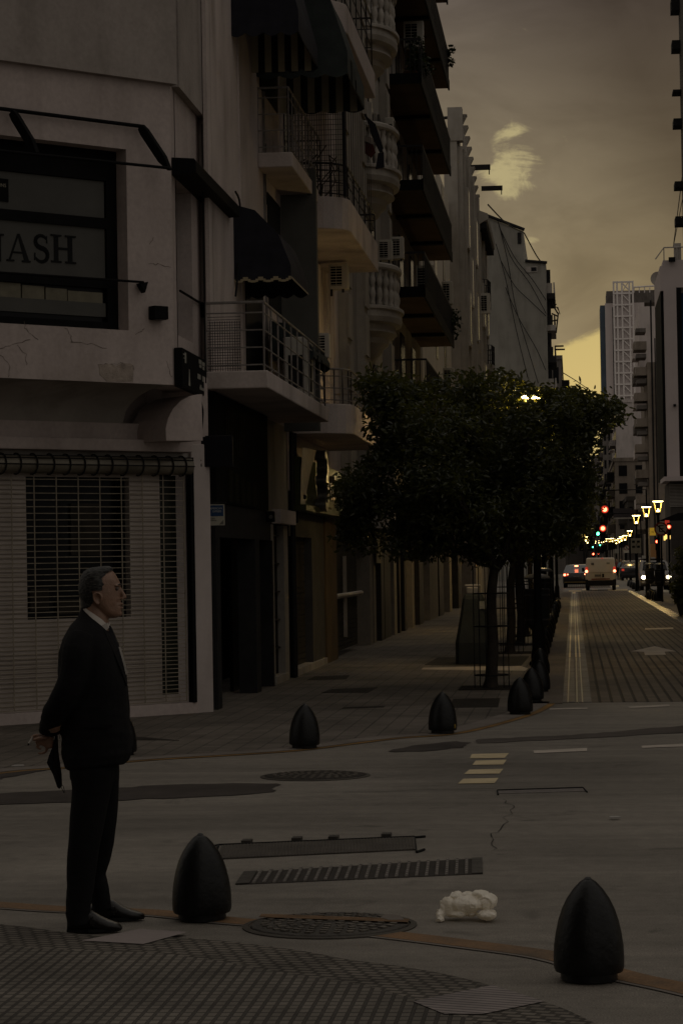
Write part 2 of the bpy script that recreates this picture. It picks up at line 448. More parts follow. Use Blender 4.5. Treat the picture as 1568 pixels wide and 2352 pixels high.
# ---------------------------------------------------------------- ground
XF = -4.35                                   # left street facade
sheet('ground', [(-1500,-800),(1500,-800),(1500,2500),(-1500,2500)], asphalt, 0)
tile_far = brick_mat('pavement_tiles_far', (.140,.120,.100), (.075,.065,.055), .20, .20, .010, .75, 0.0, .5, 0, .14, .7, .2)
tile_near = brick_mat('pavement_tiles_near', (.145,.128,.108), (.055,.048,.041), .050, .078, .009, .8, 0.0, 1, 0, .12, .9, .2)
blister = brick_mat('pavement_blister', (.155,.136,.115), (.058,.051,.043), .078, .056, .011, .8, .5, 1, R(18), .14, 1.4, .15)
pavers = brick_mat('road_pavers', (.118,.094,.074), (.018,.015,.012), .145, .30, .020, .70, 0, .9, 0, .12, .30, .12, lo=.45)
kerbc = M('kerb_concrete', (.170,.148,.130), .85, .22, 1.2, .3, 50, fine=.1)
slabc = M('kerb_slabs', (.125,.105,.088), .8, .2, .8, .2, 30, fine=.08)
yel = M('yellow_line_paint', (.22,.125,.040), .8, .3, 1.6, .2, 40, col2=(.19,.12,.06))
orange = M('orange_line_paint', (.185,.105,.052), .8, .3, 2.2, .2, 40, col2=(.155,.118,.085), fine=.2)
white_p = M('white_road_paint', (.42,.37,.32), .8, .25, 3, .2, 60, fine=.15)
cream_p = M('cream_road_paint', (.50,.41,.26), .8, .18, 4, .2, 60, fine=.12)
patch = M('asphalt_patch', (.055,.047,.042), .9, .25, 2.2, .4, 120, fine=.15)
patch2 = M('asphalt_patch_light', (.085,.073,.065), .9, .25, 1.4, .4, 120, fine=.15)
ironc = M('cast_iron', (.050,.045,.040), .55, .4, 9, .5, 40, metal=.3)
gutm = brick_mat('gutter_wet_concrete', (.100,.092,.094), (.04,.036,.034), 5.0, .62, .014, .55, 0, .6, 0, .12, 1.1, .22)
gutr = M('gutter_wet_right', (.115,.092,.050), .27, .3, 1.2, .12, 4, spec=1.0)
white_slab = M('white_slab', (.25,.215,.205), .85, .12, 2, .15, 40)
# far corner pavement, continuing along the left of the street
fline = [gp(x, y) for x, y in ((-420,1832),(0,1776),(150,1764),(330,1747),(560,1733),(700,1722),(900,1697),(1050,1684),(1195,1647),(1246,1625),(1262,1613))]
fl = smoothline(fline, 5)
Xg0 = gp(1291,1616).x; Xg1 = gp(1358,1616).x     # gutter
kin = offset_line(fl, .30)
pav = [(p.x, p.y) for p in kin] + [(kin[-1].x, 700), (XF-3, 700), (XF-3, 20), (-60, 20)]
sheet('left_pavement', [(q[0], q[1]) for q in pav], tile_far, .012)
mb = MB(); strip(kin, fl, mb, .010); o = mb.build('kerb_corner', kerbc); o['kind'] = 'structure'
mb = MB(); strip(fl, offset_line(fl, -.085), mb, .006); o = mb.build('yellow_line', yel); o['kind'] = 'structure'
mb = MB(); mb.box(kin[-1].x, Xg0, 29.6, 134, 0, .010); o = mb.build('kerb_strip', slabc); o['kind'] = 'structure'
mb = MB()
gxm = (Xg0+Xg1)/2
for a, b in ((Xg0, Xg0+.055), (Xg0+.075, gxm-.02), (gxm+.02, Xg1-.12), (Xg1-.10, Xg1)):
    mb.box(a, b, 29.8, 134, 0, .007)
rl_ = MB()
for x_ in (Xg0+.065, gxm, Xg1-.11): rl_.box(x_-.008, x_+.008, 29.8, 134, 0, .009)
ro = rl_.build('gutter_rails', M('rail_metal', (.13,.115,.085), .28, .2, 3, .1, 30, metal=.9)); ro['kind'] = 'structure'
o = mb.build('left_gutter', gutm); o['kind'] = 'structure'
XR0 = gp(1545,1420).x
mb = MB(); mb.box(Xg1+.003, XR0, 29.8, 133.5, 0, .005); o = mb.build('paver_road', pavers); o['kind'] = 'structure'
mb = MB(); mb.box(XR0+.003, XR0+.36, 29.8, 133.5, 0, .007); o = mb.build('right_gutter', gutr); o['kind'] = 'structure'
glint_yel = M('painted_glint_yellow', (.52,.36,.045), .30, .25, 1.1, .08, 30, col2=(.34,.24,.04), spec=.8)  # yellow lamp reflections put into a base colour
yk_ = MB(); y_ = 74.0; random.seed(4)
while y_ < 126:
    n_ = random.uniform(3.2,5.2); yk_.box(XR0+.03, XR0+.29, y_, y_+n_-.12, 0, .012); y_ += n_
o = yk_.build('painted_kerb_glint', glint_yel); o['kind'] = 'structure'  # strip coloured to stand in for the glint along the right gutter
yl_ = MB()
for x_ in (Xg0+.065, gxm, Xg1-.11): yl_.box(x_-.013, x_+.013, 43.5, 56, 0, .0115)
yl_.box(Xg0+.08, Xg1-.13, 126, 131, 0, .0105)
o = yl_.build('painted_gutter_glints', glint_yel); o['kind'] = 'structure'  # left gutter glints, likewise coloured in
mb = MB(); mb.box(XR0+.363, 9, 29.8, 133.5, 0, .012); o = mb.build('right_pavement', tile_far); o['kind'] = 'structure'
# beyond the second crossing
mb = MB(); mb.box(-.9, 2.2, 150, 620, 0, .005); mb.bend(lambda c: Vector((c.x+(c.y-140)*.0055, c.y, c.z))); o = mb.build('far_road', pavers); o['kind'] = 'structure'
mb = MB(); mb.box(2.25, 2.75, 150, 620, 0, .007); mb.bend(lambda c: Vector((c.x+(c.y-140)*.0055, c.y, c.z))); o = mb.build('far_gutter', gutr); o['kind'] = 'structure'
# near corner pavement
near_t = smoothline([gp(x, y) for x, y in ((-300,2108),(0,2128),(190,2152),(330,2158),(471,2163),(668,2186),(800,2210),(894,2222),(1003,2240),(1086,2259),(1170,2282),(1260,2311),(1330,2340),(1420,2390),(1560,2500))], 4)
near_b = offset_line(near_t, -.42)
npoly = [(p.x, p.y) for p in near_b] + [(near_b[-1].x, -3), (-14, -3), (-14, near_b[0].y)]
sheet('near_pavement', npoly, tile_near, .012)
mb = MB(); strip(near_t, near_b, mb, .012); o = mb.build('tactile_strip', blister); o['kind'] = 'structure'
yn = smoothline([gp(x, y) for x, y in ((-300,2058),(0,2080),(150,2090),(344,2097),(540,2117),(700,2128),(905,2149),(1090,2172),(1271,2198),(1433,2243),(1568,2272),(1760,2318))], 5)
mb = MB(); strip(offset_line(yn, .085), offset_line(yn, -.085), mb, .006); o = mb.build('orange_line', orange); o['kind'] = 'structure'
mb = MB(); strip(offset_line(yn, -.088), near_t and offset_line(near_t, .004) if len(yn)==len(near_t) else offset_line(yn, -.115), mb, .005); o = mb.build('near_kerb_line', kerbc); o['kind'] = 'structure'
sheet('white_paving_slab', [gp(x,y) for x,y in ((188,2168),(322,2141),(432,2148),(330,2176))], white_slab, .016)
ribm = brick_mat('ribbed_panel_paint', (.25,.21,.20), (.05,.043,.04), 3.0, .048, .007, .7, 0, .9, R(20), .08, 1.2)
sheet('ribbed_paving_panel', [gp(x,y) for x,y in ((948,2309),(1131,2271),(1249,2309),(1110,2338),(1020,2338))], ribm, .016)
# markings and repairs in the road
def mk(name, pts, mat, z=.005):
    P = [gp(x,y) for x,y in pts]
    if name == 'asphalt_repair':
        Q = []
        for a, b in zip(P, P[1:]+P[:1]):
            n = max(2, int((b-a).length/.12))
            for k in range(n):
                q = a.lerp(b, k/n); Q.append(q+Vector((random.uniform(-.03,.03), random.uniform(-.05,.05), 0)))
        P = Q
    return sheet(name, P, mat, z)
for q in (((1083,1733),(1168,1731),(1158,1742),(1078,1743)), ((1092,1748),(1163,1746),(1155,1757),(1084,1758)),
          ((1077,1769),(1155,1767),(1146,1778),(1065,1779)), ((1063,1790),(1144,1788),(1135,1800),(1051,1801))):
    mk('crossing_stripe', q, cream_p)
for q in (((1224,1725),(1347,1719),(1347,1726),(1226,1731)), ((1472,1714),(1640,1706),(1640,1713),(1474,1719)),
          ((1262,1628),(1348,1626),(1348,1629),(1260,1631)), ((1440,1624),(1535,1619),(1538,1623),(1446,1627))):
    mk('lane_line', q, white_p)
mk('asphalt_repair', ((-300,1838),(0,1823),(200,1814),(430,1801),(645,1800),(622,1821),(520,1830),(420,1833),(250,1840),(0,1848),(-300,1866)), patch)
mk('asphalt_repair', ((1090,1699),(1300,1690),(1568,1667),(1900,1655),(1900,1670),(1568,1684),(1320,1697),(1090,1709)), patch2)
mk('asphalt_repair', ((893,1725),(960,1712),(1040,1704),(1078,1706),(1062,1718),(980,1726),(900,1729)), patch)
mk('asphalt_repair', ((-100,1782),(0,1776),(110,1764),(128,1765),(0,1790),(-100,1796)), patch)
arrow = [gp(x,y) for x,y in ((1449,1497),(1502,1485),(1552,1497),(1525,1498),(1528,1505),(1480,1506),(1478,1498))]
sheet('road_arrow', arrow, white_p, .009)
mk('chalk_line', ((1480,1444),(1545,1442),(1545,1445),(1480,1447)), white_p, .009)
for y0, y1, x0, x1 in ((1356,1359,1305,1334),(1353,1357,1336,1350),(1354,1357,1358,1372),(1353,1357,1395,1440)):
    mk('crossing_stripe', ((x0,y0),(x1,y0),(x1,y1),(x0,y1)), cream_p, .009)
# thin cracks in the asphalt
def crack(pts, wd=.0032, name='road_crack'):
    P = [gp(x,y) for x,y in pts]; Q = []
    for a, b in zip(P, P[1:]):
        for k in range(5):
            q = a.lerp(b, k/5); Q.append(q+Vector((random.uniform(-.035,.035), random.uniform(-.06,.06), 0)))
    Q.append(P[-1])
    mb = MB()
    for i in range(len(Q)-1):
        t = (Q[i+1]-Q[i]).normalized(); n_ = Vector((-t.y,t.x,0))*wd*random.uniform(.4,1.1)
        mb.face([(*(Q[i]+n_).xy,.004),(*(Q[i]-n_).xy,.004),(*(Q[i+1]-n_).xy,.004),(*(Q[i+1]+n_).xy,.004)])
    o = mb.build(name, rubber); o['kind'] = 'structure'; return o
crack(((1160,1836),(1173,1863),(1146,1905),(1120,1926),(1130,1955)))
crack(((610,1826),(900,1818),(1140,1812)), .006)
crack(((470,1942),(493,1942)), .02)
# ---------------------------------------------------------------- corner building with the cut corner
p_ = fx(398, 700, -4.45); B = Vector((p_.x, p_.y, 0))
uA, vA = Vector((.70711,.70711,0)), Vector((-.70711,.70711,0))
TC = Matrix.Translation(B) @ Matrix.Rotation(R(45), 4, 'Z')
def CB(x, y, v=0.0):
    q = pl(x, y, B+vA*v, vA) - B
    return q.dot(uA), q.z
VL = (gp(440,1640)-B).dot(vA)                  # the ground floor wall stands back under the bay
UC = CB(486, 1500, VL)[0]                      # its street corner
corner = empty('corner_building', 'white plastered corner building with cut corner, roller shutter and overhanging bay', 'building', loc=(B.x, B.y, 0))
zb = CB(398,884)[1]; zr = CB(392,196)[1]
wu1, wz1 = CB(290,343); _, wz0 = CB(298,759); wu0 = wu1-3.2
print('chamfer VL', VL, 'UC', UC, 'zb', zb, 'zr', zr, 'win', wu0, wu1, wz0, wz1)
U0 = -7.0
mb = MB(TC)
mb.box(wu1, 0, 0, .3, zb, zr); mb.box(U0, wu0, 0, .3, zb, zr)
mb.box(wu0, wu1, 0, .3, wz1, zr); mb.box(wu0, wu1, 0, .3, zb, wz0)
wall = mb.build('bay_wall', plaster2, corner)
MB().prism([(B.x,B.y),(B.x,B.y+.309),(B.x-.3,B.y+.309),(B.x-.212,B.y+.212)], zb, zr, 'z').build('bay_corner', plaster2, corner)
# street side return of the bay, with a slit window
q = lambda x, y: fx(x, y, B.x)
yend = fx(463, 700, B.x).y
nw0, nw1 = q(405,600).y, q(441,600).y
nz1, nz0 = q(420,425).z, q(420,775).z
mb = MB()
mb.box(B.x-.3, B.x, B.y+.31, nw0, zb, zr); mb.box(B.x-.3, B.x, nw1, yend, zb, zr)
mb.box(B.x-.3, B.x, nw0, nw1, nz1, zr); mb.box(B.x-.3, B.x, nw0, nw1, zb, nz0)
mb.build('bay_return_wall', plaster2, corner)
w2 = MB().box(B.x-.27, B.x-.22, nw0-.02, nw1+.02, nz0-.02, nz1+.02).build('narrow_window', blackm, corner)
MB().box(B.x-.215, B.x-.205, nw0+.05, nw1-.05, nz0+.05, nz1-.05).build('pane', glass_d, w2)
# upper storey, standing slightly proud
e = .09
mb = MB(TC); mb.prism([(U0-.2,-e),(e*.41,-e),(e*.41,3.2),(U0-.2,3.2)], zr, 12.5)
mb2 = MB(); mb2.box(B.x-.6, B.x+e, B.y+.1, yend, zr, 12.5)
upm = M('plaster_stained_falloff', (.33,.29,.265), .9, .18, .5, .35, 9, stain=.6, fine=.06)  # stained plaster, its tone darkened to paint in the light falloff up here
mb.build('upper_wall', upm, corner); mb2.build('upper_return_wall', upm, corner)
MB(TC).box(wu0-.3,-.35, .35, 3.0, zb+.1, zb+.14).build('shop_floor', darkgrey, corner)
MB(TC).box(wu0-.3,-.35, 1.5, 1.6, zb+.15, zr).build('shop_back_wall', darkgrey, corner)
# cove under the bay
zc0 = CB(300,985,VL)[1]
prof = [(0, zb)] + [(VL*(1-math.cos(t)), zb-(zb-zc0)*(1-math.sqrt(max(0,1-(1-math.cos(t))**2)))) for t in [k*math.pi/2/10 for k in range(11)]]
prof = [(VL*t, zb-(zb-zc0)*(1-math.sqrt(max(0,1-t**2.4)))) for t in [k/12 for k in range(13)]]
cu1 = CB(388,960,VL)[0]
mb = MB(TC)
ring0 = [(U0, v_, z_) for v_, z_ in prof]; ring1 = [(min(-.02, cu1 + (0-cu1)*(1-v_/VL)**.5), v_, z_) for v_, z_ in prof]
for a, b, c, d in zip(ring0, ring0[1:], ring1[1:], ring1): mb.face([a,b,c,d])
# spandrel closing the end of the cove
for (a, b) in zip(ring1, ring1[1:]):
    mb.face([a, b, (b[0]+.001, VL, b[2]+.3), (a[0]+.001, VL, a[2]+.3)])
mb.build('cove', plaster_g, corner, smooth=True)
mb = MB(TC); mb.box(cu1-.1, UC, VL-.004, VL+.3, CB(430,1030,VL)[1], zb+.2); mb.build('corner_spandrel', plaster2, corner)
MB(TC).box(-.9, UC-.002, VL+.30, VL+1.0, zb-.6, 12).build('inner_corner_wall', plaster2, corner)
lz1, lz0 = CB(200,1008,VL)[1], CB(200,1036,VL)[1]
MB(TC).box(U0, CB(425,1020,VL)[0], VL-.16, VL+.3, lz0, lz1).build('ledge', plaster2, corner, bevel=.015)
MB(TC).box(U0, cu1, VL-.03, VL+.25, lz1-.01, zc0+.06).build('frieze', plaster2, corner)
# rolled shutter housing with hoops
hz1, hz0 = CB(250,1048,VL)[1], CB(250,1090,VL)[1]; hr = (hz1-hz0)/2
uS = CB(428,1070,VL)[0]
sh = MB(TC); sh.tube([(U0,VL-.06,hz0+hr),(uS,VL-.06,hz0+hr)], hr, 14)
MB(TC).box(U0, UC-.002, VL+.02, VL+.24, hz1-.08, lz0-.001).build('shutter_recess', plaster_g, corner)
vb = VL*.42
bp_ = [CB(x,y,vb) for x,y in ((463,905),(466,1012),(382,1012),(381,985),(386,962),(398,938),(416,920),(438,909))]
mb = MB(TC); mb.prism(bp_, vb, VL+.1, 'y'); mb.build('corner_bracket', plaster2, corner)
house = sh.build('shutter_roll', M('roll_steel', (.17,.15,.115), .42, .3, 2.5, metal=.3, stain=.4, spec=.4), corner, smooth=True)
hp = MB(TC)
for k in range(20):
    u_ = uS-.12-k*.205
    hp.tube([(u_+.02*math.sin(k), VL-.06+(hr+.012)*math.cos(t), hz0+hr+(hr+.012)*math.sin(t)) for t in [R(a) for a in range(70, 300, 20)]], .009, 5)
for dz in (.35, .75, 1.35):
    hp.tube([(U0, VL-.06-(hr+.006)*math.sin(dz*1.2), hz0+hr+hr*math.cos(dz*1.2)), (uS, VL-.06-(hr+.006)*math.sin(dz*1.2), hz0+hr+hr*math.cos(dz*1.2))], .007, 5)
hp.build('hoops', iron, house)
# behind the grille: pale panelled front with a dark display window and a side slit
panel_m = M('shopfront_panel', (.47,.41,.365), .7, .10, 1.6, stain=.35)
gz0, gz1 = .16, hz0+.02
du0, dz1 = CB(66,1098,VL)[0], hz0-.03; du1 = CB(306,1250,VL)[0]; dz0 = CB(290,1417,VL)[1]
su0, su1 = CB(376,1300,VL)[0], CB(421,1300,VL)[0]
mb = MB(TC)
mb.box(U0, du0, VL+.06, VL+.16, .1, hz1); mb.box(du1, su0, VL+.06, VL+.16, .1, hz1)
mb.box(du0, du1, VL+.06, VL+.16, .1, dz0); mb.box(du0, du1, VL+.06, VL+.16, dz1, hz1)
mb.box(su0, su1, VL+.10, VL+.16, .1, .24)
fp = mb.build('shopfront', panel_m, corner)
gr = MB(TC); z = .2
while z < hz0-.05:
    gr.box(U0, du0-.01, VL+.052, VL+.0595, z, z+.012); gr.box(du1+.01, su0-.01, VL+.052, VL+.0595, z, z+.012)
    if z < dz0-.03: gr.box(du0, du1, VL+.052, VL+.0595, z, z+.012)
    z += .052
gr.build('grooves', M('groove_dark', (.26,.22,.19), .9, .2), fp)
dw = MB(TC).box(du0-.02, du1+.02, VL+.19, VL+.22, dz0-.02, dz1+.02).build('display_window', glass_d, corner)
dm = MB(TC)
dm.box(du0+.10, du0+.35, VL+.15, VL+.18, dz0+.1, dz0+.35); dm.box(du1-.75, du1-.35, VL+.16, VL+.18, dz1-.9, dz1-.3)
dm.box(du0+.45, du0+.95, VL+.15, VL+.18, dz0+.05, dz0+.22)
dm.pieces('display_board', M('display_dim', (.035,.03,.024), .7, .5, 3), dw)
MB(TC).box(du1-.10, du1-.06, VL+.08, VL+.18, dz0, dz1).build('frame', blackm, dw)
MB(TC).box(su0, su1, VL+.13, VL+.16, .24, hz0).build('side_window', M('side_glass', (.02,.021,.015), .25, .4, 1.2), corner)
# the grille
gm = M('grille_steel', (.25,.215,.165), .5, .25, 6, metal=.2)
grl = MB(TC)
uG0, uG1 = -4.2, CB(424,1300,VL)[0]
z = gz0; k = 0
while z < gz1:
    grl.box(uG0, uG1, VL-.012, VL-.002, z, z+.009)
    t = (z-gz0)/(gz1-gz0); z += .048+.034*max(0, (t-.25)/.75)**.8
u_ = uG1
while u_ > uG0:
    grl.box(u_-.014, u_, VL-.017, VL-.0125, gz0, gz1); u_ -= .297
grl.build('shutter_grille', gm, corner)
mb = MB(TC); mb.box(U0, UC-.24, VL-.06, VL+.2, .0, .14); mb.build('shop_sill', plaster2, corner)
mb = MB(TC); mb.box(uS-.0, uS+.05, VL-.08, VL+.02, .14, hz1); mb.build('guide_rail', blackm, corner)
MB(TC).box(uS+.052, UC, VL-.03, VL+.45, 0, CB(450,1020,VL)[1]).build('corner_pillar', M('pillar_plaster', (.47,.41,.385), .88, .1, 1.5, .25, 14, stain=.3), corner, bevel=.012)
# display window of the bay with its lettering
vW = .2
fr = MB(TC)
fu1 = wu1; fr.box(fu1-.14, fu1, vW, vW+.08, wz0, wz1); fr.box(wu0, fu1-.14, vW, vW+.08, wz1-.34, wz1); fr.box(wu0, fu1-.14, vW, vW+.08, wz0, wz0+.10)
zA, zB = CB(100,488,vW)[1], CB(100,512,vW)[1]
fr.box(wu0, fu1-.14, vW, vW+.05, zB, zA)
zC, zD = CB(100,634,vW)[1], CB(100,652,vW)[1]
fr.box(wu0, fu1-.14, vW, vW+.05, zD, zC)
win = fr.build('bay_window', blackm, corner)
pg = M('sign_panel_grey', (.085,.083,.076), .55, .12, 2)
MB(TC).box(wu0, fu1-.15, vW+.03, vW+.05, zA, wz1-.345).build('upper_panel', pg, win)
sp_ = MB(TC).box(wu0, fu1-.15, vW+.03, vW+.05, zC, zB).build('sign_panel', pg, win)
MB(TC).box(wu0, fu1-.15, vW+.03, vW+.05, CB(150,722,vW)[1], CB(150,690,vW)[1]).build('lower_panel', pg, win)
MB(TC).box(wu0, fu1-.15, vW+.06, vW+.07, wz0+.1, zD).build('pane', glass_d, win)
bx = MB(TC); bm_ = M('packing_box_card', (.17,.155,.115), .8, .2, 7)
for a, b, yb, yt in ((-20,52,688,650),(56,106,689,657),(110,158,700,663),(161,240,712,672)):
    u0_, z0_ = CB(a, yb, vW); u1_, z1_ = CB(b, yt, vW)
    bx.box(u0_, u1_, vW+.035, vW+.058, z0_, z1_)
bx.build('stacked_boxes', bm_, win)
sq = MB(TC); u0_, z0_ = CB(-6,445,vW); u1_, z1_ = CB(22,411,vW); sq.box(u0_, u1_, vW+.018, vW+.028, CB(10,462,vW)[1], z1_)
plq = sq.build('black_plaque', blackm, win)
ca = (CB(5,425,vW)); lettering('plaque_text', 'OINS', .055, frame(TC @ Vector((ca[0], vW+.016, ca[1])), uA, (0,0,1)), M('pale_letter', (.3,.28,.22), .7), plq, .001)
def glyph(mb, ch, u0, u1, z0, z1, v):
    W_, H_ = u1-u0, z1-z0
    k = [0]
    def poly(pts, close=True):
        k[0] += 1; vv = v-.0015*k[0]
        ps = [(u0+a*W_, z0+b*H_) for a, b in pts]
        mb.prism(ps, vv, v+.012, 'y')
    ser = lambda a, b, z: poly([(a,z),(b,z),(b,z+.06),(a,z+.06)])
    if ch == 'H':
        poly([(.12,.03),(.30,.03),(.30,.97),(.12,.97)]); poly([(.68,.03),(.86,.03),(.86,.97),(.68,.97)]); poly([(.29,.47),(.69,.47),(.69,.55),(.29,.55)])
        for a, b in ((0,.42),(.57,1)):
            for z in (0,.94): ser(a,b,z)
    if ch == 'N':
        poly([(.12,.03),(.20,.03),(.20,.97),(.12,.97)]); poly([(.80,.0),(.88,.0),(.88,.97),(.80,.97)]); poly([(.10,1),(.30,1),(.88,0),(.74,0)])
        for a, b, z in ((0,.34,0),(0,.3,.94),(.66,1,.94)): ser(a,b,z)
    if ch == 'A':
        poly([(.08,.03),(.16,.03),(.50,.9),(.46,1)]); poly([(.46,1),(.56,1),(.95,.03),(.75,.03)]); poly([(.26,.30),(.72,.30),(.70,.36),(.28,.36)])
        for a, b in ((0,.32),(.64,1)): ser(a,b,0)
    if ch == 'S':
        pts = []
        for i in range(25):
            t = i/24
            if t < .5:
                a = R(35+ (t/.5)*235); cx, cz, rx, rz = .5,.745,.33,.215
            else:
                a = R(90-((t-.5)/.5)*240); cx, cz, rx, rz = .5,.265,.36,.245
            pts.append((cx+rx*math.cos(a), cz+rz*math.sin(a), .05+.06*math.sin(math.pi*t)))
        for (x0,y0,w0),(x1,y1,w1) in zip(pts, pts[1:]):
            d = Vector((x1-x0, y1-y0)); 
            if d.length < 1e-4: continue
            d.normalize(); n0 = Vector((-d.y, d.x))
            poly([(x0-n0.x*w0-d.x*.03,y0-n0.y*w0*.8-d.y*.03),(x1-n0.x*w1+d.x*.03,y1-n0.y*w1*.8+d.y*.03),(x1+n0.x*w1+d.x*.03,y1+n0.y*w1*.8+d.y*.03),(x0+n0.x*w0-d.x*.03,y0+n0.y*w0*.8-d.y*.03)])
            k[0] -= 1
        poly([(.78,.70),(.86,.70),(.84,.96),(.80,.96)]); poly([(.08,.06),(.14,.06),(.17,.33),(.10,.33)])
lt = MB(TC)
for ch, xa, xb in (('N',-44,13),('A',19,74),('S',79,119),('H',121,178)):
    xm = (xa+xb)/2
    ua, za = CB(xa, 604, vW); ub, _ = CB(xb, 604, vW); _, z0_ = CB(xm, 599+.03*xm, vW); _, z1_ = CB(xm, 535+.03*xm, vW)
    glyph(lt, ch, ua, ub, z0_, z1_, vW+.026)
lt.build('sign_letters', M('black_lettering', (.008,.008,.008), .6, .2), sp_)
# damaged plaster patch and cracks are shallow relief
dam = MB(TC)
pt = [CB(x,y) for x,y in ((227,838),(252,836),(268,840),(282,834),(302,836),(307,845),(306,877),(246,876),(229,860))]
dam.prism(pt, -.004, .002, 'y'); dam.build('exposed_patch', M('exposed_render', (.33,.275,.235), .95, .3, 9, .4, 60), corner)
ck = MB(TC)
random.seed(3)
def wcrack(pts, wd=.0035):
    P = [CB(x,y) for x,y in pts]; Q = []
    for a, b in zip(P, P[1:]):
        for k in range(4): Q.append((a[0]+(b[0]-a[0])*k/4+random.uniform(-.012,.012), a[1]+(b[1]-a[1])*k/4+random.uniform(-.012,.012)))
    Q.append(P[-1])
    for (a, b) in zip(Q, Q[1:]):
        w_ = wd*random.uniform(.4,1.2); d = Vector((b[0]-a[0], b[1]-a[1])).normalized()*w_
        ck.face([(a[0]-d.y,-.003,a[1]+d.x),(a[0]+d.y,-.003,a[1]-d.x),(b[0]+d.y,-.003,b[1]-d.x),(b[0]-d.y,-.003,b[1]+d.x)])
for c in (((226,838),(250,836),(276,835),(303,836),(308,850)), ((340,608),(362,607),(392,614)), ((383,830),(388,850),(395,866)), ((310,768),(325,761),(331,753)),
          ((55,738),(60,757),(88,780)), ((0,800),(30,790),(70,780)), ((150,752),(163,770),(165,788),(210,790),(245,800)), ((20,868),(24,840),(0,815)), ((62,838),(60,815),(40,792)), ((345,560),(352,545))):
    wcrack(c)
ck.build('plaster_cracks', M('crack_dark', (.15,.125,.105), .95, .2), corner)
# pilastered street front of the corner building
Yp0 = yend
YA = fx(541, 400, XF).y; YB = fx(606, 400, XF).y
z1f = 2.95
mb = MB(); mb.box(XF-.4, XF, Yp0+.002, 36.6, 3.86, 13.2); mb.build('street_wall', plaster, corner)
mb = MB(); mb.box(XF, XF+.05, fx(478,400,XF).y, YA-.04, 4.1, 13.2); mb.box(XF, XF+.07, YA-.04, YA, 4.1, 13.2); mb.box(XF, XF+.05, Yp0+.01, fx(469,400,XF).y, 4.1, 13.2)
mb.pieces('pilaster', plaster, corner)
dp = MB(); dp.box(XF+.001, XF+.012, fx(612,400,XF).y, 36.5, 5.5, 7.2); dp.box(XF+.001,XF+.012, fx(560,500,XF).y, fx(600,500,XF).y, 4.1, 6.3); dp.box(XF+.001, XF+.012, 34.3, 36.4, 8.6, 10.2)
dp.pieces('balcony_door', glass_d, corner)
MB().box(XF, XF+.03, fx(606,500,XF).y, fx(606,500,XF).y+.10, 4.1, 8.6).build('door_jamb', rail_w, corner)
# ground floor shopfronts along the street
def ys(x): return fx(x, 1300, XF).y
def zf(x, y): return fx(x, y, XF).z
def fbox(mb, x0, x1, z0, z1, r0, r1): mb.box(XF+r0, XF+r1, ys(x0), ys(x1), z0, z1); return mb
mb = MB(); fbox(mb, 489, 1143, -.05, 3.9, -1.6, -1.0); mb.build('shop_interior_wall', blackm, corner)
mb = MB(); fbox(mb, 487, 608, zf(478,1153), 3.86, -.15, .07); sgn = mb.build('dark_signboard', M('signboard_black', (.010,.010,.009), .9, .3, 3, spec=.03), corner)
mb = MB()
for k in range(9): fbox(mb, 510+k*5, 512.4+k*5, 3.15, 3.75, .071, .085)
for k in range(5): fbox(mb, 513+k*14, 520+k*14, 2.55, 2.95-.03*k, .071, .10)
mb.pieces('faded_letter', M('faded_letter', (.020,.018,.012), .9, .3, spec=.03), sgn)
fd = MB(); zL = zf(496,1234)
fbox(fd, 487, 497, 0, zf(478,1153), -.2, .05); fbox(fd, 497, 616, zL, zf(478,1153)-.003, -.2, .045); fbox(fd, 579, 589, 0, zL, -.2, .045); fbox(fd, 616, 619, 0, zL, -.2, .05)
portal = fd.build('shop_portal', darkgrey, corner)
rs = MB(); 
for k in range(26): fbox(rs, 498, 522, .1+k*.1, .1+k*.1+.085, -.45, -.40+.01*(k%2))
rs.build('roller_slats', steel, portal)
fbox(MB(), 523, 578, 0, zL, -.5, -.45).build('dark_door', glass_d, portal)
fbox(MB(), 590, 616, 0, zL, -.4, -.35).build('side_door', glass_d, portal)
bw = MB(); fbox(bw, 609, 664, zf(640,1180), 3.86, -.3, .0); bwall = bw.build('beige_wall', M('plaster_tan_dirty', (.30,.265,.21), .92, .18, 1.2, .25, 14, stain=.6), corner)
bb = MB(); fbox(bb, 626, 662, zf(640,1204), zf(640,1172), .001, .13); bb.build('white_box_sign', plaster, corner)
nd_ = MB(); zN = zf(640,1206)
fbox(nd_, 619.5, 628, 0, zN-.002, -.3, .01); fbox(nd_, 651, 660, 0, zN-.002, -.3, .01); nd_.pieces('door_jamb', stone, corner)
ndp = MB(); fbox(ndp, 628, 651, 0.12, zN, -.14, -.10); ndo = ndp.build('narrow_door', darkgrey, corner)
sl = MB()
for k in range(6): fbox(sl, 627, 652, .5+k*.42, .52+k*.42, -.10, -.06)
sl.build('door_bars', iron, ndo)
fbox(MB(), 626, 654, 0, .12, -.3, .04).build('door_step', stone, corner)
pp = MB()
for x, r in ((664,.05),(668,.04),(673,.05)): pp.tube([(XF+.06, ys(x), 0 if x<670 else 2.4), (XF+.06, ys(x), 3.8)], r*.6, 8)
pp.build('drain_pipe', darkgrey, corner, smooth=True)
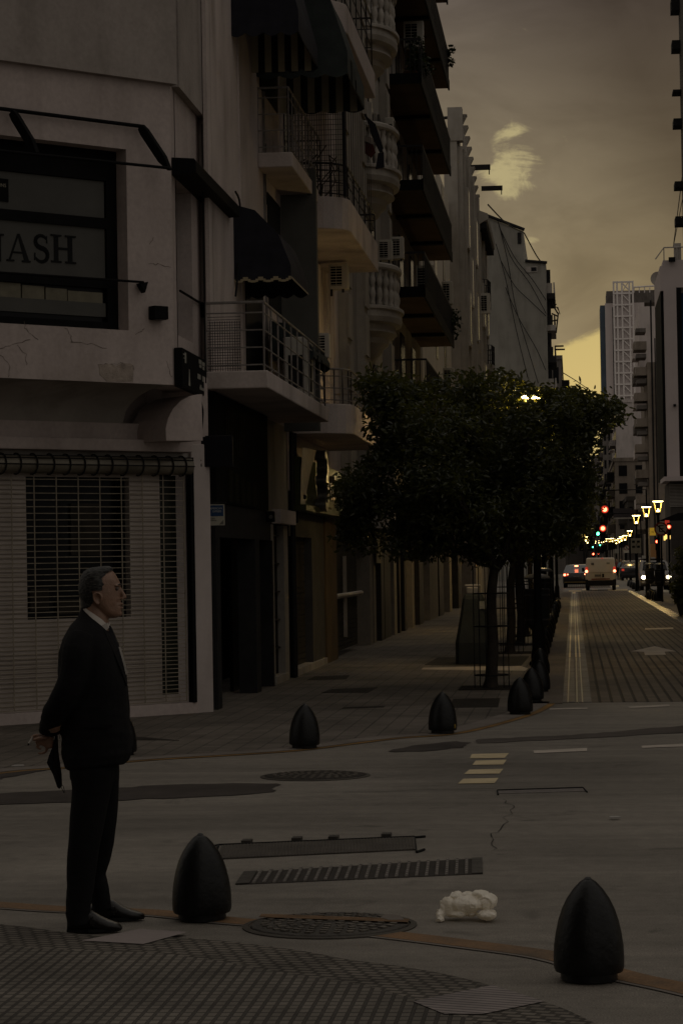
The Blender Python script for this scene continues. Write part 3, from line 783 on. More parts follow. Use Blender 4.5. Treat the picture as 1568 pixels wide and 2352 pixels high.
# cables down the corner
cb = MB()
def cab(mb, pts, r=.008): mb.tube(smoothline([Vector(p) for p in pts], 4), r, 5)
cab(cb, [fx(x,y,XF+.05) for x,y in ((464,285),(467,500),(470,700),(473,880))]); cab(cb, [fx(x,y,XF+.1) for x,y in ((541,440),(551,470),(548,560),(545,640),(541,680))], .014)
cab(cb, [fx(x,y,XF+.04) for x,y in ((456,905),(462,925),(466,950),(462,1000))], .012)
cab(cb, [fx(x,y,XF+.03) for x,y in ((610,330),(609,380),(612,470))])
cabl = empty('wall_cables', 'thin black cables running down the white corner wall', 'cable', loc=(XF, 29, 4)); cb.pieces('cable', rubber, cabl)
rag = MB(); q0 = [fx(x,y,XF+.03) for x,y in ((457,907),(464,906),(466,925),(472,930),(467,941),(461,938),(459,920))]
rag.prism([(p.y,p.z) for p in q0], XF+.02, XF+.035, 'x'); tag(rag.build('torn_paper', plaster), 'torn flap of white paper hanging at the bottom corner of the bay', 'paper')
# awning arms over the bay window (bare frame)
aw = empty('bare_awning', 'bare black awning frame of arms and rods over the lettered window', 'awning', loc=(B.x,B.y,0))
def cp(x, y, v): u_, z_ = CB(x, y, v); return TC @ Vector((u_, v, z_))
MB().tube([cp(-90,238,-.07), cp(332,291,-.07)], .022, 8).build('roller_rod', blackm, aw)
def arm(p, q, wd, name='arm'):
    a_, b_ = cp(*p, -.09), cp(*q, -.46); d = (b_-a_); m_ = MB()
    n_ = Vector((0,0,1)); s1 = uA*.022
    prof = [(0,.035),(.12,wd*.5),(.75,wd*.5),(1,.012)]
    rings = []
    up_ = Vector((0,0,1)) - d.normalized()*d.normalized().z; up_.normalize()
    for t, h in prof:
        c = a_+d*t; rings.append([c-s1-up_*h, c+s1-up_*h, c+s1+up_*h, c-s1+up_*h])
    m_.loft(rings); return m_.build(name, blackm, aw)
arm((29,258),(86,352),.10); arm((325,292),(390,390),.10)
MB().tube([cp(-90,337,-.46), cp(388,386,-.46)], .017, 8).build('front_rod', blackm, aw)
lb = MB(); lb.tube([cp(-60,622,-.10), cp(330,648,-.10)], .014, 8); lb.build('lower_rod', blackm, aw)
bk = MB(); bk.prism([CB(322,650,-.1), CB(341,647,-.1), CB(334,672,-.1)], -.10, -.02, 'y'); 
for v_ in bk.bm.verts: v_.co = TC @ v_.co
bk.build('rod_bracket', blackm, aw)
# rolled awning cassette along the street side
cs = MB(); y0, y1 = fx(397,310,B.x+.02).y, fx(549,468,XF+.12).y
zt = fx(397,303,B.x+.05).z; h_ = .20
for_ = [(B.x+.005,zt),(B.x+.13,zt-.03),(B.x+.13,zt-h_+.02),(B.x+.005,zt-h_)]
y0 = B.y+.02; y1 = fx(549,468,-4.17).y; zt = fx(404,311,-4.17).z
for_ = [(B.x+.005,zt),(-4.19,zt-.02),(-4.17,zt-.05),(-4.17,zt-h_+.02),(B.x+.005,zt-h_)]
cs.prism([(a,b) for a,b in for_], y0, y1, 'y'); c_ = cs.build('rolled_awning', blackm); tag(c_, 'closed black awning cassette running along the street side of the corner bay', 'awning')
br_ = MB(); P0 = fx(412,668,B.x+.02); P1 = fx(465,700,B.x+.02)
br_.tube([(B.x+.03,P0.y,P0.z),(B.x+.03,P1.y,P1.z)], .015, 8); br_.prism([(P1.y-.12,P1.z+.02),(P1.y+.03,P1.z),(P1.y-.03,P1.z-.16)], B.x+.005, B.x+.05, 'x')
tag(br_.build('awning_bar', blackm), 'black bar with a bracket beside the slit window of the bay', 'bracket')
# wall lamp
wl = MB(TC); a, b = CB(341,730), CB(372,706); wl.box(a[0], b[0], -.13, -.001, a[1]-.02, b[1])
t = empty('wall_light', 'small black box light on the white wall right of the lettered window', 'wall light', loc=(B.x,B.y,0)); wl.build('housing', blackm, t, bevel=.008)
MB(TC).box(a[0]+.02, b[0]-.02, -.115, -.015, a[1]-.026, a[1]-.0205).build('lens', glass_d, t)
# street sign box on the bay return
s0, s1 = q(400,840).y, q(456,860).y
t = empty('street_plate', 'black street sign box with faint white marks on the edge of the bay', 'sign', loc=(B.x,B.y,0))
zt, z0_ = q(402,800).z, q(400,884).z
MB().box(B.x+.004, B.x+.10, s0-.02, s1, z0_-.02, zt).build('sign_box', blackm, t, bevel=.01)
mk_ = MB(); xx = B.x+.102
def mark(y0f, y1f, z0f, z1f):
    mk_.box(xx-.001, xx, s0+(s1-s0)*y0f, s0+(s1-s0)*y1f, z0_+(zt-z0_)*z0f, z0_+(zt-z0_)*z1f)
mark(.66,.78,.80,.92); mark(.80,.92,.79,.90); mark(.68,.78,.70,.78); mark(.82,.9,.68,.77); mark(.60,.73,.36,.50); mark(.80,.94,.34,.50); mark(.68,.92,.08,.16); mark(.70,.76,.16,.22)
mark(.08,.14,.62,.9); mark(.04,.10,.72,.75); mark(.02,.08,.82,.85)
mk_.prism([(s0+(s1-s0)*.22, z0_+(zt-z0_)*.05),(s0+(s1-s0)*.29, z0_+(zt-z0_)*.05),(s0+(s1-s0)*.27, z0_+(zt-z0_)*.5),(s0+(s1-s0)*.25, z0_+(zt-z0_)*.5)], xx-.001, xx, 'x')
mk_.build('sign_marks', M('sign_white', (.3,.29,.25), .6), t)
# black box sign hanging at the corner over the shutter
t = empty('hanging_sign', 'black hanging shop sign on iron struts at the corner above the shutter', 'sign', loc=(B.x,B.y,0))
def at_(x, y, Yd): return at(x, y, Yd)
yd = 28.55
p0, p1 = at(446,1088,yd), at(533,1002,yd)
MB().box(p0.x, p1.x, yd, yd+.10, p0.z+.08, p1.z).build('sign_panel', M('sign_black', (.010,.010,.013), .35, .3, 3), t)
st = MB(); st.tube([at(384,987,yd-.25), at(446,1022,yd+.05)], .012, 6); st.tube([at(420,1004,yd+.05), at(535,1001,yd+.05)], .010, 6)
st.tube([at(432,1138,yd+.3), at(464,1090,yd+.05)], .012, 6); st.ball(at(458,1084,yd+.02), .06, 6)
st.build('strut', iron, t)
bl = MB()
random.seed(5)
for k in range(16):
    c = at(random.uniform(440,462), random.uniform(1025,1075), yd-.03); bl.ball(c, (.012,.01,.03), 4)
bl.build('glass_drops', M('glossy_black', (.03,.03,.028), .08, .1), t)
# card sign on a bracket
t = empty('card_sign', 'small white and blue card sign hanging from a bracket beside the corner pillar', 'sign', loc=(B.x,B.y,0))
yd = 28.75
p0, p1 = at(479,1207,yd), at(515,1158,yd)
MB().box(p0.x, p1.x, yd, yd+.03, p0.z, p1.z).build('board', M('card_white', (.36,.34,.28), .5, .1), t)
pm = at(480,1186,yd); MB().box(p0.x+.012, p1.x-.012, yd-.003, yd-.0005, pm.z, p1.z-.012).build('blue_field', M('card_blue', (.020,.050,.12), .5, .1), t)
MB().box(p0.x-.01, p1.x+.015, yd+.005, yd+.03, p1.z+.015, p1.z+.03).tube([(p0.x+.03,yd+.015,p1.z-.001),(p0.x+.03,yd+.015,p1.z+.02)],.008,6).tube([(p1.x-.03,yd+.015,p1.z-.001),(p1.x-.03,yd+.015,p1.z+.02)],.008,6).build('bracket', iron, t)
cx = (p0.x+p1.x)/2; lm = M('card_letter', (.42,.42,.40), .5); ldk = M('card_ink', (.03,.03,.03), .5)
for i, s_ in enumerate(('AMERICAN','EXPRESS')):
    lettering('sign_text', s_, .034, frame((cx+.01*i, yd-.005, pm.z+.093-.036*i), (1,0,0), (0,0,1)), lm, t, .001, .85)
for i, s_ in enumerate(('Cards','Welcome')):
    lettering('sign_text', s_, .026, frame((p0.x+.055, yd-.002, pm.z-.025-.024*i), (1,0,0), (0,0,1)), ldk, t, .001, .85)
st = MB()
for k in range(3): st.prism([(p1.x-.012-.018*k,p0.z+.012),(p1.x-.012-.018*k,p0.z+.022),(p1.x-.012-.018*k-.01,p0.z+.012)] if False else [(p1.x-.062+.015*k,p0.z+.010),(p1.x-.054+.015*k,p0.z+.010),(p1.x-.012,p0.z+.052-.016*k),(p1.x-.012,p0.z+.062-.016*k)], yd-.003, yd-.001, 'y')
st.build('corner_stripes', ldk, t)
# security camera / floodlight box
yd = 33.9; p0, p1 = at(611,1199,yd), at(629,1174,yd)
t = empty('security_light', 'small dark floodlight box on the wall above the narrow door', 'floodlight', loc=(p0.x,yd,p0.z))
MB().box(XF, p1.x, yd, yd+.12, p0.z, p1.z).build('housing', blackm, t, bevel=.01)
MB().lathe([(.03,0),(.026,.012)], 12, (0,0,0)).bend(lambda c: Vector((p1.x-.045+c.x, yd-.001-c.z, p0.z+.07+c.y))).build('lens', M('lens_grey', (.12,.11,.10), .2), t)
# ---------------------------------------------------------------- balconies of the corner building
def railing(mb, pts, z0, z1, nr, r=.010, post=.9, top=.017, zs=None):
    """rails along a polyline with posts"""
    P = [Vector((p[0],p[1],0)) for p in pts]
    zs = zs or [z0+(z1-z0)*(k+.4)/nr for k in range(nr)]
    for z in zs: mb.tube([p+Vector((0,0,z)) for p in P], r, 6)
    mb.tube([p+Vector((0,0,z1)) for p in P], top, 8)
    for a, b in zip(P, P[1:]):
        L_ = (b-a).length; n = max(1, round(L_/post))
        for k in range(n+1):
            c = a.lerp(b, k/n); mb.tube([c+Vector((0,0,z0)), c+Vector((0,0,z1))], r*1.15, 6)
def balcony(root, name, y0, y1, xo, zs0, zs1, zr, rmat, smat, nr=4, x0=XF, rounded=0, **k):
    pts = [(x0, y0), (xo-rounded, y0)]
    if rounded: pts += [(xo-rounded+rounded*math.sin(t), y0+rounded*(1-math.cos(t))) for t in [R(a) for a in (18,36,54,72,90)]]
    pts += [(xo, y1), (x0, y1)]
    b = MB(); b.prism(pts, zs0, zs1, 'z'); s = b.build(name, smat, root, bevel=.015)
    rl = MB(); ins = .05
    rp = [(x0, y0+ins), (xo-rounded-ins*(0 if rounded else 1), y0+ins)]
    if rounded: rp += [(xo-ins-rounded+rounded*math.sin(t), y0+ins+rounded*(1-math.cos(t))) for t in [R(a) for a in (18,36,54,72,90)]]
    rp += [(xo-ins, y1-ins), (x0, y1-ins)]
    railing(rl, rp, zs1-.01, zr, nr, **k); rl.build('railing', rmat, s, smooth=True)
    return s
X1 = -3.60
ya, yb = 28.75, fx(755,955,X1).y
zs0, zs1 = fx(620,893,X1).z, fx(620,853,X1).z; zr1 = fx(602,683,X1).z
bal1 = balcony(corner, 'balcony', ya, yb, X1, zs0, zs1, zr1, rail_w, plaster, 4, post=.75)
ms = MB()
for k in range(13): ms.tube([(XF+.05+k*.03, ya+.055, zs1), (XF+.05+k*.03, ya+.055, zr1-.22)], .0035, 4)
for k in range(20): ms.tube([(XF+.02, ya+.053, zs1+.03+k*.033), (XF+.42, ya+.053, zs1+.03+k*.033)], .0035, 4)
ms.build('wire_mesh', iron, bal1)
X2 = fx(685,365,-3.86).x; y2a, y2b = 34.0, fx(745,457,X2).y
zz0, zz1 = at(650,383,34).z, at(650,349,34).z; zr2 = at(650,199,34).z
bal2 = balcony(corner, 'balcony', y2a, y2b, X2, zz0, zz1, zr2, rail_w, plaster, 4, post=.42)
# grey screen wall between the two buildings and the dark recess under the upper balcony
p0, p1 = at(673,760,36.62), at(725,470,36.62)
MB().box(XF, p1.x, 36.62, 36.80, zs1-.3, zz0+.4).build('screen_wall', M('screen_grey', (.10,.097,.087), .85, .15, 1.2, stain=.3), corner)
def ac_unit(label, x, y, z, w_=.30, d=.78, h=.54, face='-y', grp='air conditioner boxes on the facades'):
    """wall mounted outdoor unit: length along the street, fan grille towards -y (end) or +x"""
    t = empty('air_conditioner', label, 'air conditioner', grp, (x,y,z))
    b = MB(); b.box(0, d if face=='-y' else w_, 0, w_ if face=='-y' else d, 0, h); b.build('casing', ac_w, t, bevel=.02, world=False)
    g = MB()
    if face == '-y':
        g.box(d*.10, d*.68, -.004, -.001, h*.12, h*.88)
        gg = g.build('grille', blackm, t, world=False); s = MB()
        for k in range(7): s.box(d*.10, d*.68, -.010, -.0045, h*(.14+.11*k), h*(.14+.11*k)+.012)
        s.box(d*.38, d*.40, -.012, -.0105, h*.12, h*.88)
        s.build('bars', ac_w, gg, world=False)
    else:
        g.box(w_+.001, w_+.004, d*.10, d*.68, h*.12, h*.88)
        gg = g.build('grille', blackm, t, world=False)
        e_ = MB(); e_.box(w_*.2, w_*.8, -.003, -.001, h*.15, h*.7); e_.build('side_vent', darkgrey, t, world=False)
    k = MB(); k.box(.02, .06, .02, .06, -.12, -.001); k.box(w_-.06, w_-.02, .02, .06, -.06, -.001); k.build('bracket', iron, t, world=False)
    return t
ac_unit('tall white air conditioner standing on the lowest balcony of the corner building', X1-.42, yb-2.1, zs1+.02, .34, .8, .86, '+x')
# hooded awnings
def hood(label, y0, y1, x0, x1, zt, zb, mat, under, stripes=0, mid=.55, trim=True):
    t = empty('awning', label, 'awning', 'fabric awnings along the left facades', (x0, y0, zb))
    pr = [(x0, zt), (x0+(x1-x0)*.42, zt-(zt-zb)*.10), (x0+(x1-x0)*.80, zt-(zt-zb)*.42), (x1, zb+(zt-zb)*.16), (x1, zb)]
    b = MB(); n = 8
    rings = []
    for i in range(n+1):
        y_ = y0+(y1-y0)*i/n; sag = .02*math.sin(math.pi*i/n*2)
        rings.append([(a, y_, c-sag*(j>0)) for j,(a,c) in enumerate(pr)])
    for A, B_ in zip(rings, rings[1:]):
        for a, b_, c, d in zip(A, A[1:], B_[1:], B_): b.face([a,b_,c,d])
    # scalloped cheek facing down the street and its twin
    for y_ in (y0, y1):
        m = 24; xs = [x0+(x1-x0)*i/m for i in range(m+1)]
        low = [(x_, zb-.05*abs(math.sin(math.pi*i/m*4))) for i, x_ in enumerate(xs)]
        top = [(pr[0][0], pr[0][1])] + pr[1:4]
        poly = [(x0, zt)] + pr[1:] + low[::-1][1:]
        b.prism([(px_, pz_) for px_, pz_ in poly], y_-.004, y_+.004, 'y')
    f = b.build('canopy', mat, t, smooth=True)
    if trim:
        tr = MB(); m = 24
        for i in range(m):
            xa, xb_ = x0+(x1-x0)*i/m, x0+(x1-x0)*(i+1)/m
            za, zb_ = zb-.05*abs(math.sin(math.pi*i/m*4)), zb-.05*abs(math.sin(math.pi*(i+1)/m*4))
            tr.box(xa, xb_, y0-.010, y0-.006, min(za,zb_)-.004, max(za,zb_)+.018)
        for i in range(10):
            ya_ = y0+(y1-y0)*i/10; tr.box(x1+.004, x1+.008, ya_, y0+(y1-y0)*(i+1)/10, zb-.012, zb+.012)
        tr.build('scalloped_trim', awn_trim, f)
    if stripes:
        s = MB(); wd = (x1-x0)/(2*stripes)
        for k in range(stripes): s.box(x0+2*k*wd, x0+(2*k+1)*wd, y1-.012, y1-.006, zb-.03, zb+.62)
        s.build('stripes', stripe_l, f)
    fr_ = MB(); fr_.tube([(x1-.02,y0+.02,zb+.03),(x1-.02,y1-.02,zb+.03)], .012, 6); fr_.build('frame_bar', iron, t)
    return t
hood('dark navy dome awning with a pale scalloped edge over the lowest balcony', 31.0, 33.0, XF, X1+.04, at(560,466,31).z, at(560,640,31).z, awn_blue, awn_blue)
hood('large dark awning with striped lining at the very top of the corner building', 31.1, 33.5, XF, -3.42, 10.4, at(560,76,31.1).z, awn_blue, awn_blue, 5, trim=False)
hood('longer grey green awning with striped lining beyond the topmost dark one', 34.0, 36.75, XF, -3.05, 10.7, at(610,175,34).z, awn_green, awn_green, 6, trim=False)
aw2 = hood('half closed small awning at the far end of the lowest balcony railing', 34.2, 36.5, XF+.1, X1-.02, zs1+1.15, zs1+.62, awn_green, awn_green, trim=False)

# ---------------------------------------------------------------- white building with rounded balconies
W0, W1 = 36.85, 45.6
wb = empty('white_building', 'white building with rounded balconies and fluted wall beside the corner building', 'building', loc=(XF, W0, 0))
mb = MB(); mb.box(XF-.5, XF, W0, W1, 2.9, 14.5); mb.build('wall', plaster, wb)
fl_ = MB()
random.seed(11)
yy = 38.0
while yy < 44.6:
    wd = random.uniform(.28,.5); fl_.box(XF, XF+random.choice((.05,.08,.11)), yy, yy+wd, 4.6, 6.9); fl_.box(XF, XF+.07, yy, yy+wd, 7.5, 10.2); yy += wd+random.uniform(.1,.3)
fl_.pieces('fluted_panel', plaster, wb)
rb = MB(); rb.box(XF+.001, XF+.03, 39.4, 39.9, 4.7, 6.6); rb.build('rust_strip', M('rust_stain', (.18,.11,.065), .9, .3, 3), wb)
XW = -3.40
for zb_, zt_, zr_ in ((at(816,998,38).z, at(816,930,38).z, at(816,850,38).z), (at(810,524,37.6).z, at(810,450,37.6).z, at(810,372,37.6).z), (10.15, 10.6, 11.6)):
    balcony(wb, 'rounded_balcony', 37.5, 43.4, XW, zb_, zt_, zr_, rail_w if zb_ < 5 else iron, plaster, 3, rounded=.55, post=1.1)
dk = MB(); dk.box(XF+.001,XF+.02, 37.2, 37.9, 7.4, 9.6); dk.box(XF+.001, XF+.012, 43.5, 44.4, 7.5, 9.6); dk.pieces('balcony_door', glass_d, wb)
# mesh fence and dry plant on its middle balcony
tf = MB()
for k in range(24): tf.tube([(XF+.03+k*.037, 37.62, 7.5), (XF+.03+k*.037, 37.62, 9.6)], .004, 4)
for k in range(26): tf.tube([(XF+.03, 37.61, 7.6+k*.08), (XF+.9, 37.61, 7.6+k*.08)], .004, 4)
tf.tube([(XF+.9,37.62,7.5),(XF+.9,37.62,9.7)], .03, 6); tf.tube([(XF,37.62,9.7),(XF+.9,37.62,9.7)], .02, 6)
for k in range(13): tf.tube([(XF+.9, 37.62+k*.42, 7.5), (XF+.9, 37.62+k*.42, 9.5-.0*k)], .004, 4)
tf.build('netting', iron, wb)
vine = MB()
for k in range(9):
    a = Vector((XF+random.uniform(.1,.6), 37.58, 7.5)); pts = [a]
    for j in range(6): a = a+Vector((random.uniform(-.12,.12), random.uniform(-.02,.01), random.uniform(.06,.16))); pts.append(a)
    vine.tube(pts, .010, 5)
pot = empty('climbing_plant', 'bare twisted climber behind the curved rails of the middle rounded balcony', 'plant', loc=(XF+.3,37.6,7.5))
vine.build('stems', M('dry_stem', (.05,.04,.03), .9, .3), pot)
# green shop sign and shutters below
gs = empty('shop_sign', 'green shop sign with chrome numeral and letters above a closed shutter', 'sign', loc=(XF, ys(667), 2.3))
gmat = M('sign_green', (.045,.050,.018), .4, .35, 1.5, spec=.2)
g0, g1 = ys(668), ys(769); gz0_, gz1_ = zf(668,1160), zf(668,1050)
MB().box(XF+.02, XF+.16, g0, g1, gz0_, gz1_).build('panel', gmat, gs, bevel=.01)
MB().box(XF+.02, XF+.26, g0-.05, g1+.1, gz0_-.09, gz0_).build('ledge', gmat, gs)
pw = MB(); 
ring_a = [(XF+.17, g0, gz0_+.02), (XF+.175, g0+.25, gz0_+.02)]
rows = []
for k in range(7):
    t_ = k/6; z_ = gz0_+.02+t_*(gz1_-gz0_+.12); rows.append([(XF+.17+.05*t_**2, g0-.02, z_), (XF+.18+.11*t_**2, g0+.55+.75*t_, z_)])
for A, B_ in zip(rows, rows[1:]): pw.face([A[0],A[1],B_[1],B_[0]])
pw.build('peeling_panel', M('peeling_white', (.34,.30,.26), .5, .15, 4), gs, smooth=True)
chrome = M('chrome', (.20,.19,.175), .28, .2, 3, metal=.8)
zc = (gz0_+gz1_)/2
lettering('chrome_numeral', '3', 1.45, frame((XF+.27, g0+2.25, zc), (0,1,0), (0,0,1)), chrome, gs, .09, 1.1)
lettering('sign_text', 'la', .34, frame((XF+.2, g0+3.75, zc+.36), (0,1,0), (0,0,1)), chrome, gs, .03, 1.2)
lettering('sign_text', 'celu', .62, frame((XF+.22, g0+4.35, zc-.02), (0,1,0), (0,0,1)), chrome, gs, .05, 1.35)
lettering('sign_text', 'MOVILES', .2, frame((XF+.19, g0+3.9, zc-.40), (0,1,0), (0,0,1)), M('sign_dim', (.10,.09,.06), .5), gs, .01, 1.6)
def shutter(root, x0, x1, z1, rec=-.12, bar=False):
    m = MB(); y0, y1 = ys(x0), ys(x1); z = .12
    while z < z1:
        m.box(XF+rec-.03, XF+rec, y0, y1, z, z+.075); m.box(XF+rec-.03, XF+rec-.012, y0, y1, z+.075, z+.09); z += .09
    s = m.build('roller_shutter', steel, root)
    if bar:
        b = MB(); b.tube([(XF+rec+.06, y0-.1, 1.15), (XF+rec+.06, y1+.3, 1.15)], .05, 8); b.tube([(XF+rec+.03,(y0*.6+y1*.4),.35),(XF+rec+.03,(y0*.6+y1*.4),1.9)], .045, 6); b.build('lock_bar', steel_l, s)
    return s
zs_ = zf(668,1232)
shutter(wb, 671, 715, zs_)
m = MB(); fbox(m, 665, 771, zs_, gz0_-.1, -.3, .0); m.build('lintel', M('pier_dark_plaster', (.085,.078,.07)), wb)
m = MB(); fbox(m, 665, 671, 0, zs_, -.3, .03); m.build('shutter_frame', darkgrey, wb)
m = MB(); fbox(m, 715, 743, 0, zs_, -.3, .01); m.build('grey_pier', M('pier_dark_plaster', (.085,.078,.07), .9, .2, 2, stain=.4), wb)
m = MB(); fbox(m, 743, 768, 0, 2.9, -.3, .04); m.build('tan_pier', M('tan_plaster', (.13,.092,.052), .85, .2, 1.4, .2, 20, stain=.3), wb)
m = MB(); fbox(m, 671, 742, 0, .12, -.3, .05); m.build('threshold', plaster_g, wb)
shutter(wb, 769, 824, zf(800,1240), -.05, True)
m = MB(); fbox(m, 769, 845, zf(800,1240), 2.9, -.3, .02); m.build('upper_lintel', blackm, wb)
ac_unit('white air conditioner with barred grille under the rounded balcony, above a bare cable', XF+.24, 41.5, 6.5, .28, .33, .44)
ac_unit('white air conditioner low on the fluted wall beside the grey screen', XF+.30, 38.4, 5.05, .22, .24, .40)

# ---------------------------------------------------------------- ornate building with balustrades
O0, O1 = 45.62, 58.4
ob = empty('ornate_building', 'beige stone building with balustraded bay balconies and carved corbels', 'building', loc=(XF, O0, 0))
MB().box(XF-.5, XF, O0, O1, 2.92, 17.2).build('wall', stone, ob)
pq = MB()
for y_ in (45.7, 49.6, 56.6): pq.box(XF, XF+.16, y_, y_+.75, 3.0, 17.2)
for z_ in range(3, 17): 
    for y_ in (45.7, 49.6, 56.6): pq.box(XF+.16, XF+.20, y_-.02, y_+.77, z_+.05, z_+.9)
pq.build('quoins', stone, ob)
for z_ in (4.6, 7.6, 10.65, 13.7):
    wn = MB(); ypts = [(50.6,z_-.6),(51.9,z_-.6),(51.9,z_+1.1)] + [(51.25+.65*math.cos(t), z_+1.1+.5*math.sin(t)) for t in [R(a) for a in range(20,180,20)]] + [(50.6,z_+1.1)]
    for dy in (0, 2.6, 5.0): 
        o_ = MB(); o_.prism([(a+dy,b) for a,b in ypts], XF+.002, XF+.03, 'x'); wi = o_.build('window', glass_d, ob)
        h_ = MB(); h_.box(XF+.001, XF+.10, 50.45+dy, 50.6+dy, z_-.6, z_+1.3); h_.box(XF+.001, XF+.10, 51.9+dy, 52.05+dy, z_-.6, z_+1.3); h_.pieces('jamb', stone_w, wi)
def baluster_prof(h): return [(.035,0),(.05,.03*h),(.05,.08*h),(.03,.12*h),(.055,.25*h),(.062,.33*h),(.04,.46*h),(.028,.50*h),(.04,.54*h),(.062,.67*h),(.055,.75*h),(.03,.88*h),(.05,.92*h),(.05,h)]
YC, RX, RY = 53.2, .68, 1.45
def arc(rx, ry, n, a0=-90, a1=90): return [(XF+rx*math.cos(R(a0+(a1-a0)*i/n)), YC+ry*math.sin(R(a0+(a1-a0)*i/n))) for i in range(n+1)]
for zt_, zb_ in ((8.25,7.30),(11.30,10.35),(14.35,13.40)):
    s = MB(); s.prism(arc(RX,RY,18), zb_-.22, zb_, 'z'); s.prism(arc(RX+.05,RY+.05,18), zb_-.06, zb_+.02, 'z')
    bl_ = s.build('bay_balcony', stone_w, ob, bevel=.012)
    c_ = MB(); rr = [(1.02,-.22),(.98,-.32),(.80,-.36),(.80,-.46),(.84,-.52),(.60,-.62),(.56,-.74),(.38,-.84),(.30,-.95),(.06,-1.08)]
    rings = [[(x_,y_,zb_+z_) for x_,y_ in [(XF+RX*f*math.cos(R(a)), YC+RY*f*math.sin(R(a))) for a in range(-90,91,12)]] + [(XF-.05, YC+RY*f, zb_+z_), (XF-.05, YC-RY*f, zb_+z_)] for f, z_ in rr]
    c_.loft(rings); c_.build('corbel', stone_w, bl_, smooth=True, angle=35)
    tp = MB(); tp.loft([[(*p,z_) for p in arc(RX-.02+d,RY-.02+d,18)]+[(*p,z_) for p in arc(RX-.20-d,RY-.20-d,18)[::-1]] for d, z_ in ((0,zt_-.14),(.03,zt_-.10),(.03,zt_-.03),(0,zt_))]); tp.build('handrail', stone_w, bl_)
    for i in range(1, 12):
        a = R(-90+15*i); c = (XF+(RX-.10)*math.cos(a), YC+(RY-.10)*math.sin(a), zb_+.02)
        MB().lathe([(r_*1.15,z_) for r_,z_ in baluster_prof(zt_-zb_-.16)], 10, c).build('baluster', stone_w, bl_, smooth=True, angle=60)
m = MB(); fbox(m, 845, 900, 2.5, 3.0, .001, .25); m.build('string_course', stone_w, ob)
ac_unit('white air conditioner pair unit beside the middle balustraded bay', XF+.03, 55.2, 8.70, .28, .32, .47)
ac_unit('white air conditioner beyond the middle balustraded bay, half hidden behind the first', XF+.22, 56.6, 8.9, .28, .30, .52)
ac_unit('open white air conditioner case above the highest complete balustraded bay', XF+.15, 56.2, 11.65, .22, .4, .52, '+x')
# flag
fl_ = empty('draped_flag', 'limp striped flag on a pole by the middle balustraded bay', 'flag', loc=(-3.3, 43.4, 9.3))
fg = MB(); a_, b_ = at(838,262,43.4), at(880,378,43.4)
fg.tube([a_, at(878,350,43.4)], .02, 6); fg.build('pole', iron, fl_)
for nm, P, mm in (('red_cloth', ((838,325),(856,332),(862,350),(852,362),(838,352)), M('flag_red', (.06,.018,.014), .9)), ('white_cloth', ((838,312),(858,318),(856,333),(836,328)), M('flag_white', (.26,.23,.2), .9)), ('dark_cloth', ((842,268),(862,285),(880,340),(872,352),(852,310)), M('flag_dark', (.02,.02,.026), .9)), ('dark_cloth', ((868,352),(881,350),(882,384),(862,388)), M('flag_dark', (.02,.02,.026), .9))):
    g_ = MB(); g_.prism([(at(x,y,43.4).x, at(x,y,43.4).z) for x,y in P], 43.38, 43.44, 'y'); g_.build(nm, mm, fl_)
# ---------------------------------------------------------------- building with dark balconies
D0, D1, XD, XE = 58.6, 78.0, -4.72, -3.70
db = empty('balcony_building', 'dark building with stacked black railed balconies and brown soffits', 'building', loc=(XD, D0, 0))
MB().box(XD-.5, XD, D0, D1, 2.9, 23.5).build('wall', plaster_g, db)
MB().box(XD-.5, XD+.3, 58.41, D0-.002, 0, 23.5).build('end_wall', stone, db)
wd = MB()
pm_ = M('dark_mesh_panel', (.010,.009,.009), .9, .3, 20, spec=.02)
for k in range(7):
    z0 = 5.87+2.755*k
    s = MB(); s.box(XD, XE, 62.0, 77.0, z0, z0+.16); bl_ = s.build('balcony', brownsof, db)
    f_ = MB(); f_.box(XD, XE+.02, 61.9, 61.998, z0-.05, z0+.22); f_.box(XE+.001, XE+.05, 61.9, 77.05, z0-.06, z0+.24)
    for y_ in (66.6, 72.3): f_.box(XD+.02, XE-.01, y_, y_+.25, z0-.10, z0-.001)
    f_.build('edge_beam', blackm, bl_)
    r_ = MB(); zt_ = z0+1.12
    r_.box(XE+.02, XE+.045, 61.92, 77.0, zt_-.05, zt_)
    for j in range(120): y_ = 61.95+j*.125; r_.box(XE+.026, XE+.04, y_, y_+.03, z0+.24, zt_-.05)
    r_.box(XD, XE+.02, 61.91, 61.94, zt_-.05, zt_); 
    for j in range(9): x_ = XD+.05+j*.12; r_.box(x_, x_+.018, 61.92, 61.935, z0+.22, zt_-.05)
    r_.build('railing', iron, bl_)
    sc = MB(); sc.box(XE+.03, XE+.038, 63.2, 66.9, z0+.25, zt_-.06); sc.box(XE+.03, XE+.038, 69.5, 76.8, z0+.25, zt_-.06); sc.build('privacy_mesh', pm_, bl_)
    for y_ in (59.6, 63.4, 67.6, 72.4):
        MB().box(XD+.002, XD+.03, y_, y_+1.5, z0+.2, z0+2.35).build('window', glass_d, db)
random.seed(21)
leafm = M('balcony_leaf', (.020,.028,.010), .6, .4, 9)
def leaf_clump(mb, c, r, n, size, elong=2.2):
    for _ in range(n):
        d = Vector((random.gauss(0,1),random.gauss(0,1),random.gauss(0,1))).normalized()*r*random.uniform(.2,1)**.6
        p = Vector(c)+d; a = Vector((random.uniform(-1,1),random.uniform(-1,1),random.uniform(-1,.5))).normalized()
        b = a.cross(Vector((random.uniform(-1,1),random.uniform(-1,1),random.uniform(-1,1)))).normalized()
        s_ = size*random.uniform(.6,1.3); q_ = b*s_*.5/elong*1.6; l = a*s_; n_ = a.cross(b)*s_*.12
        mb.face([p, p+l*.45+q_+n_, p+l, p+l*.45-q_+n_])
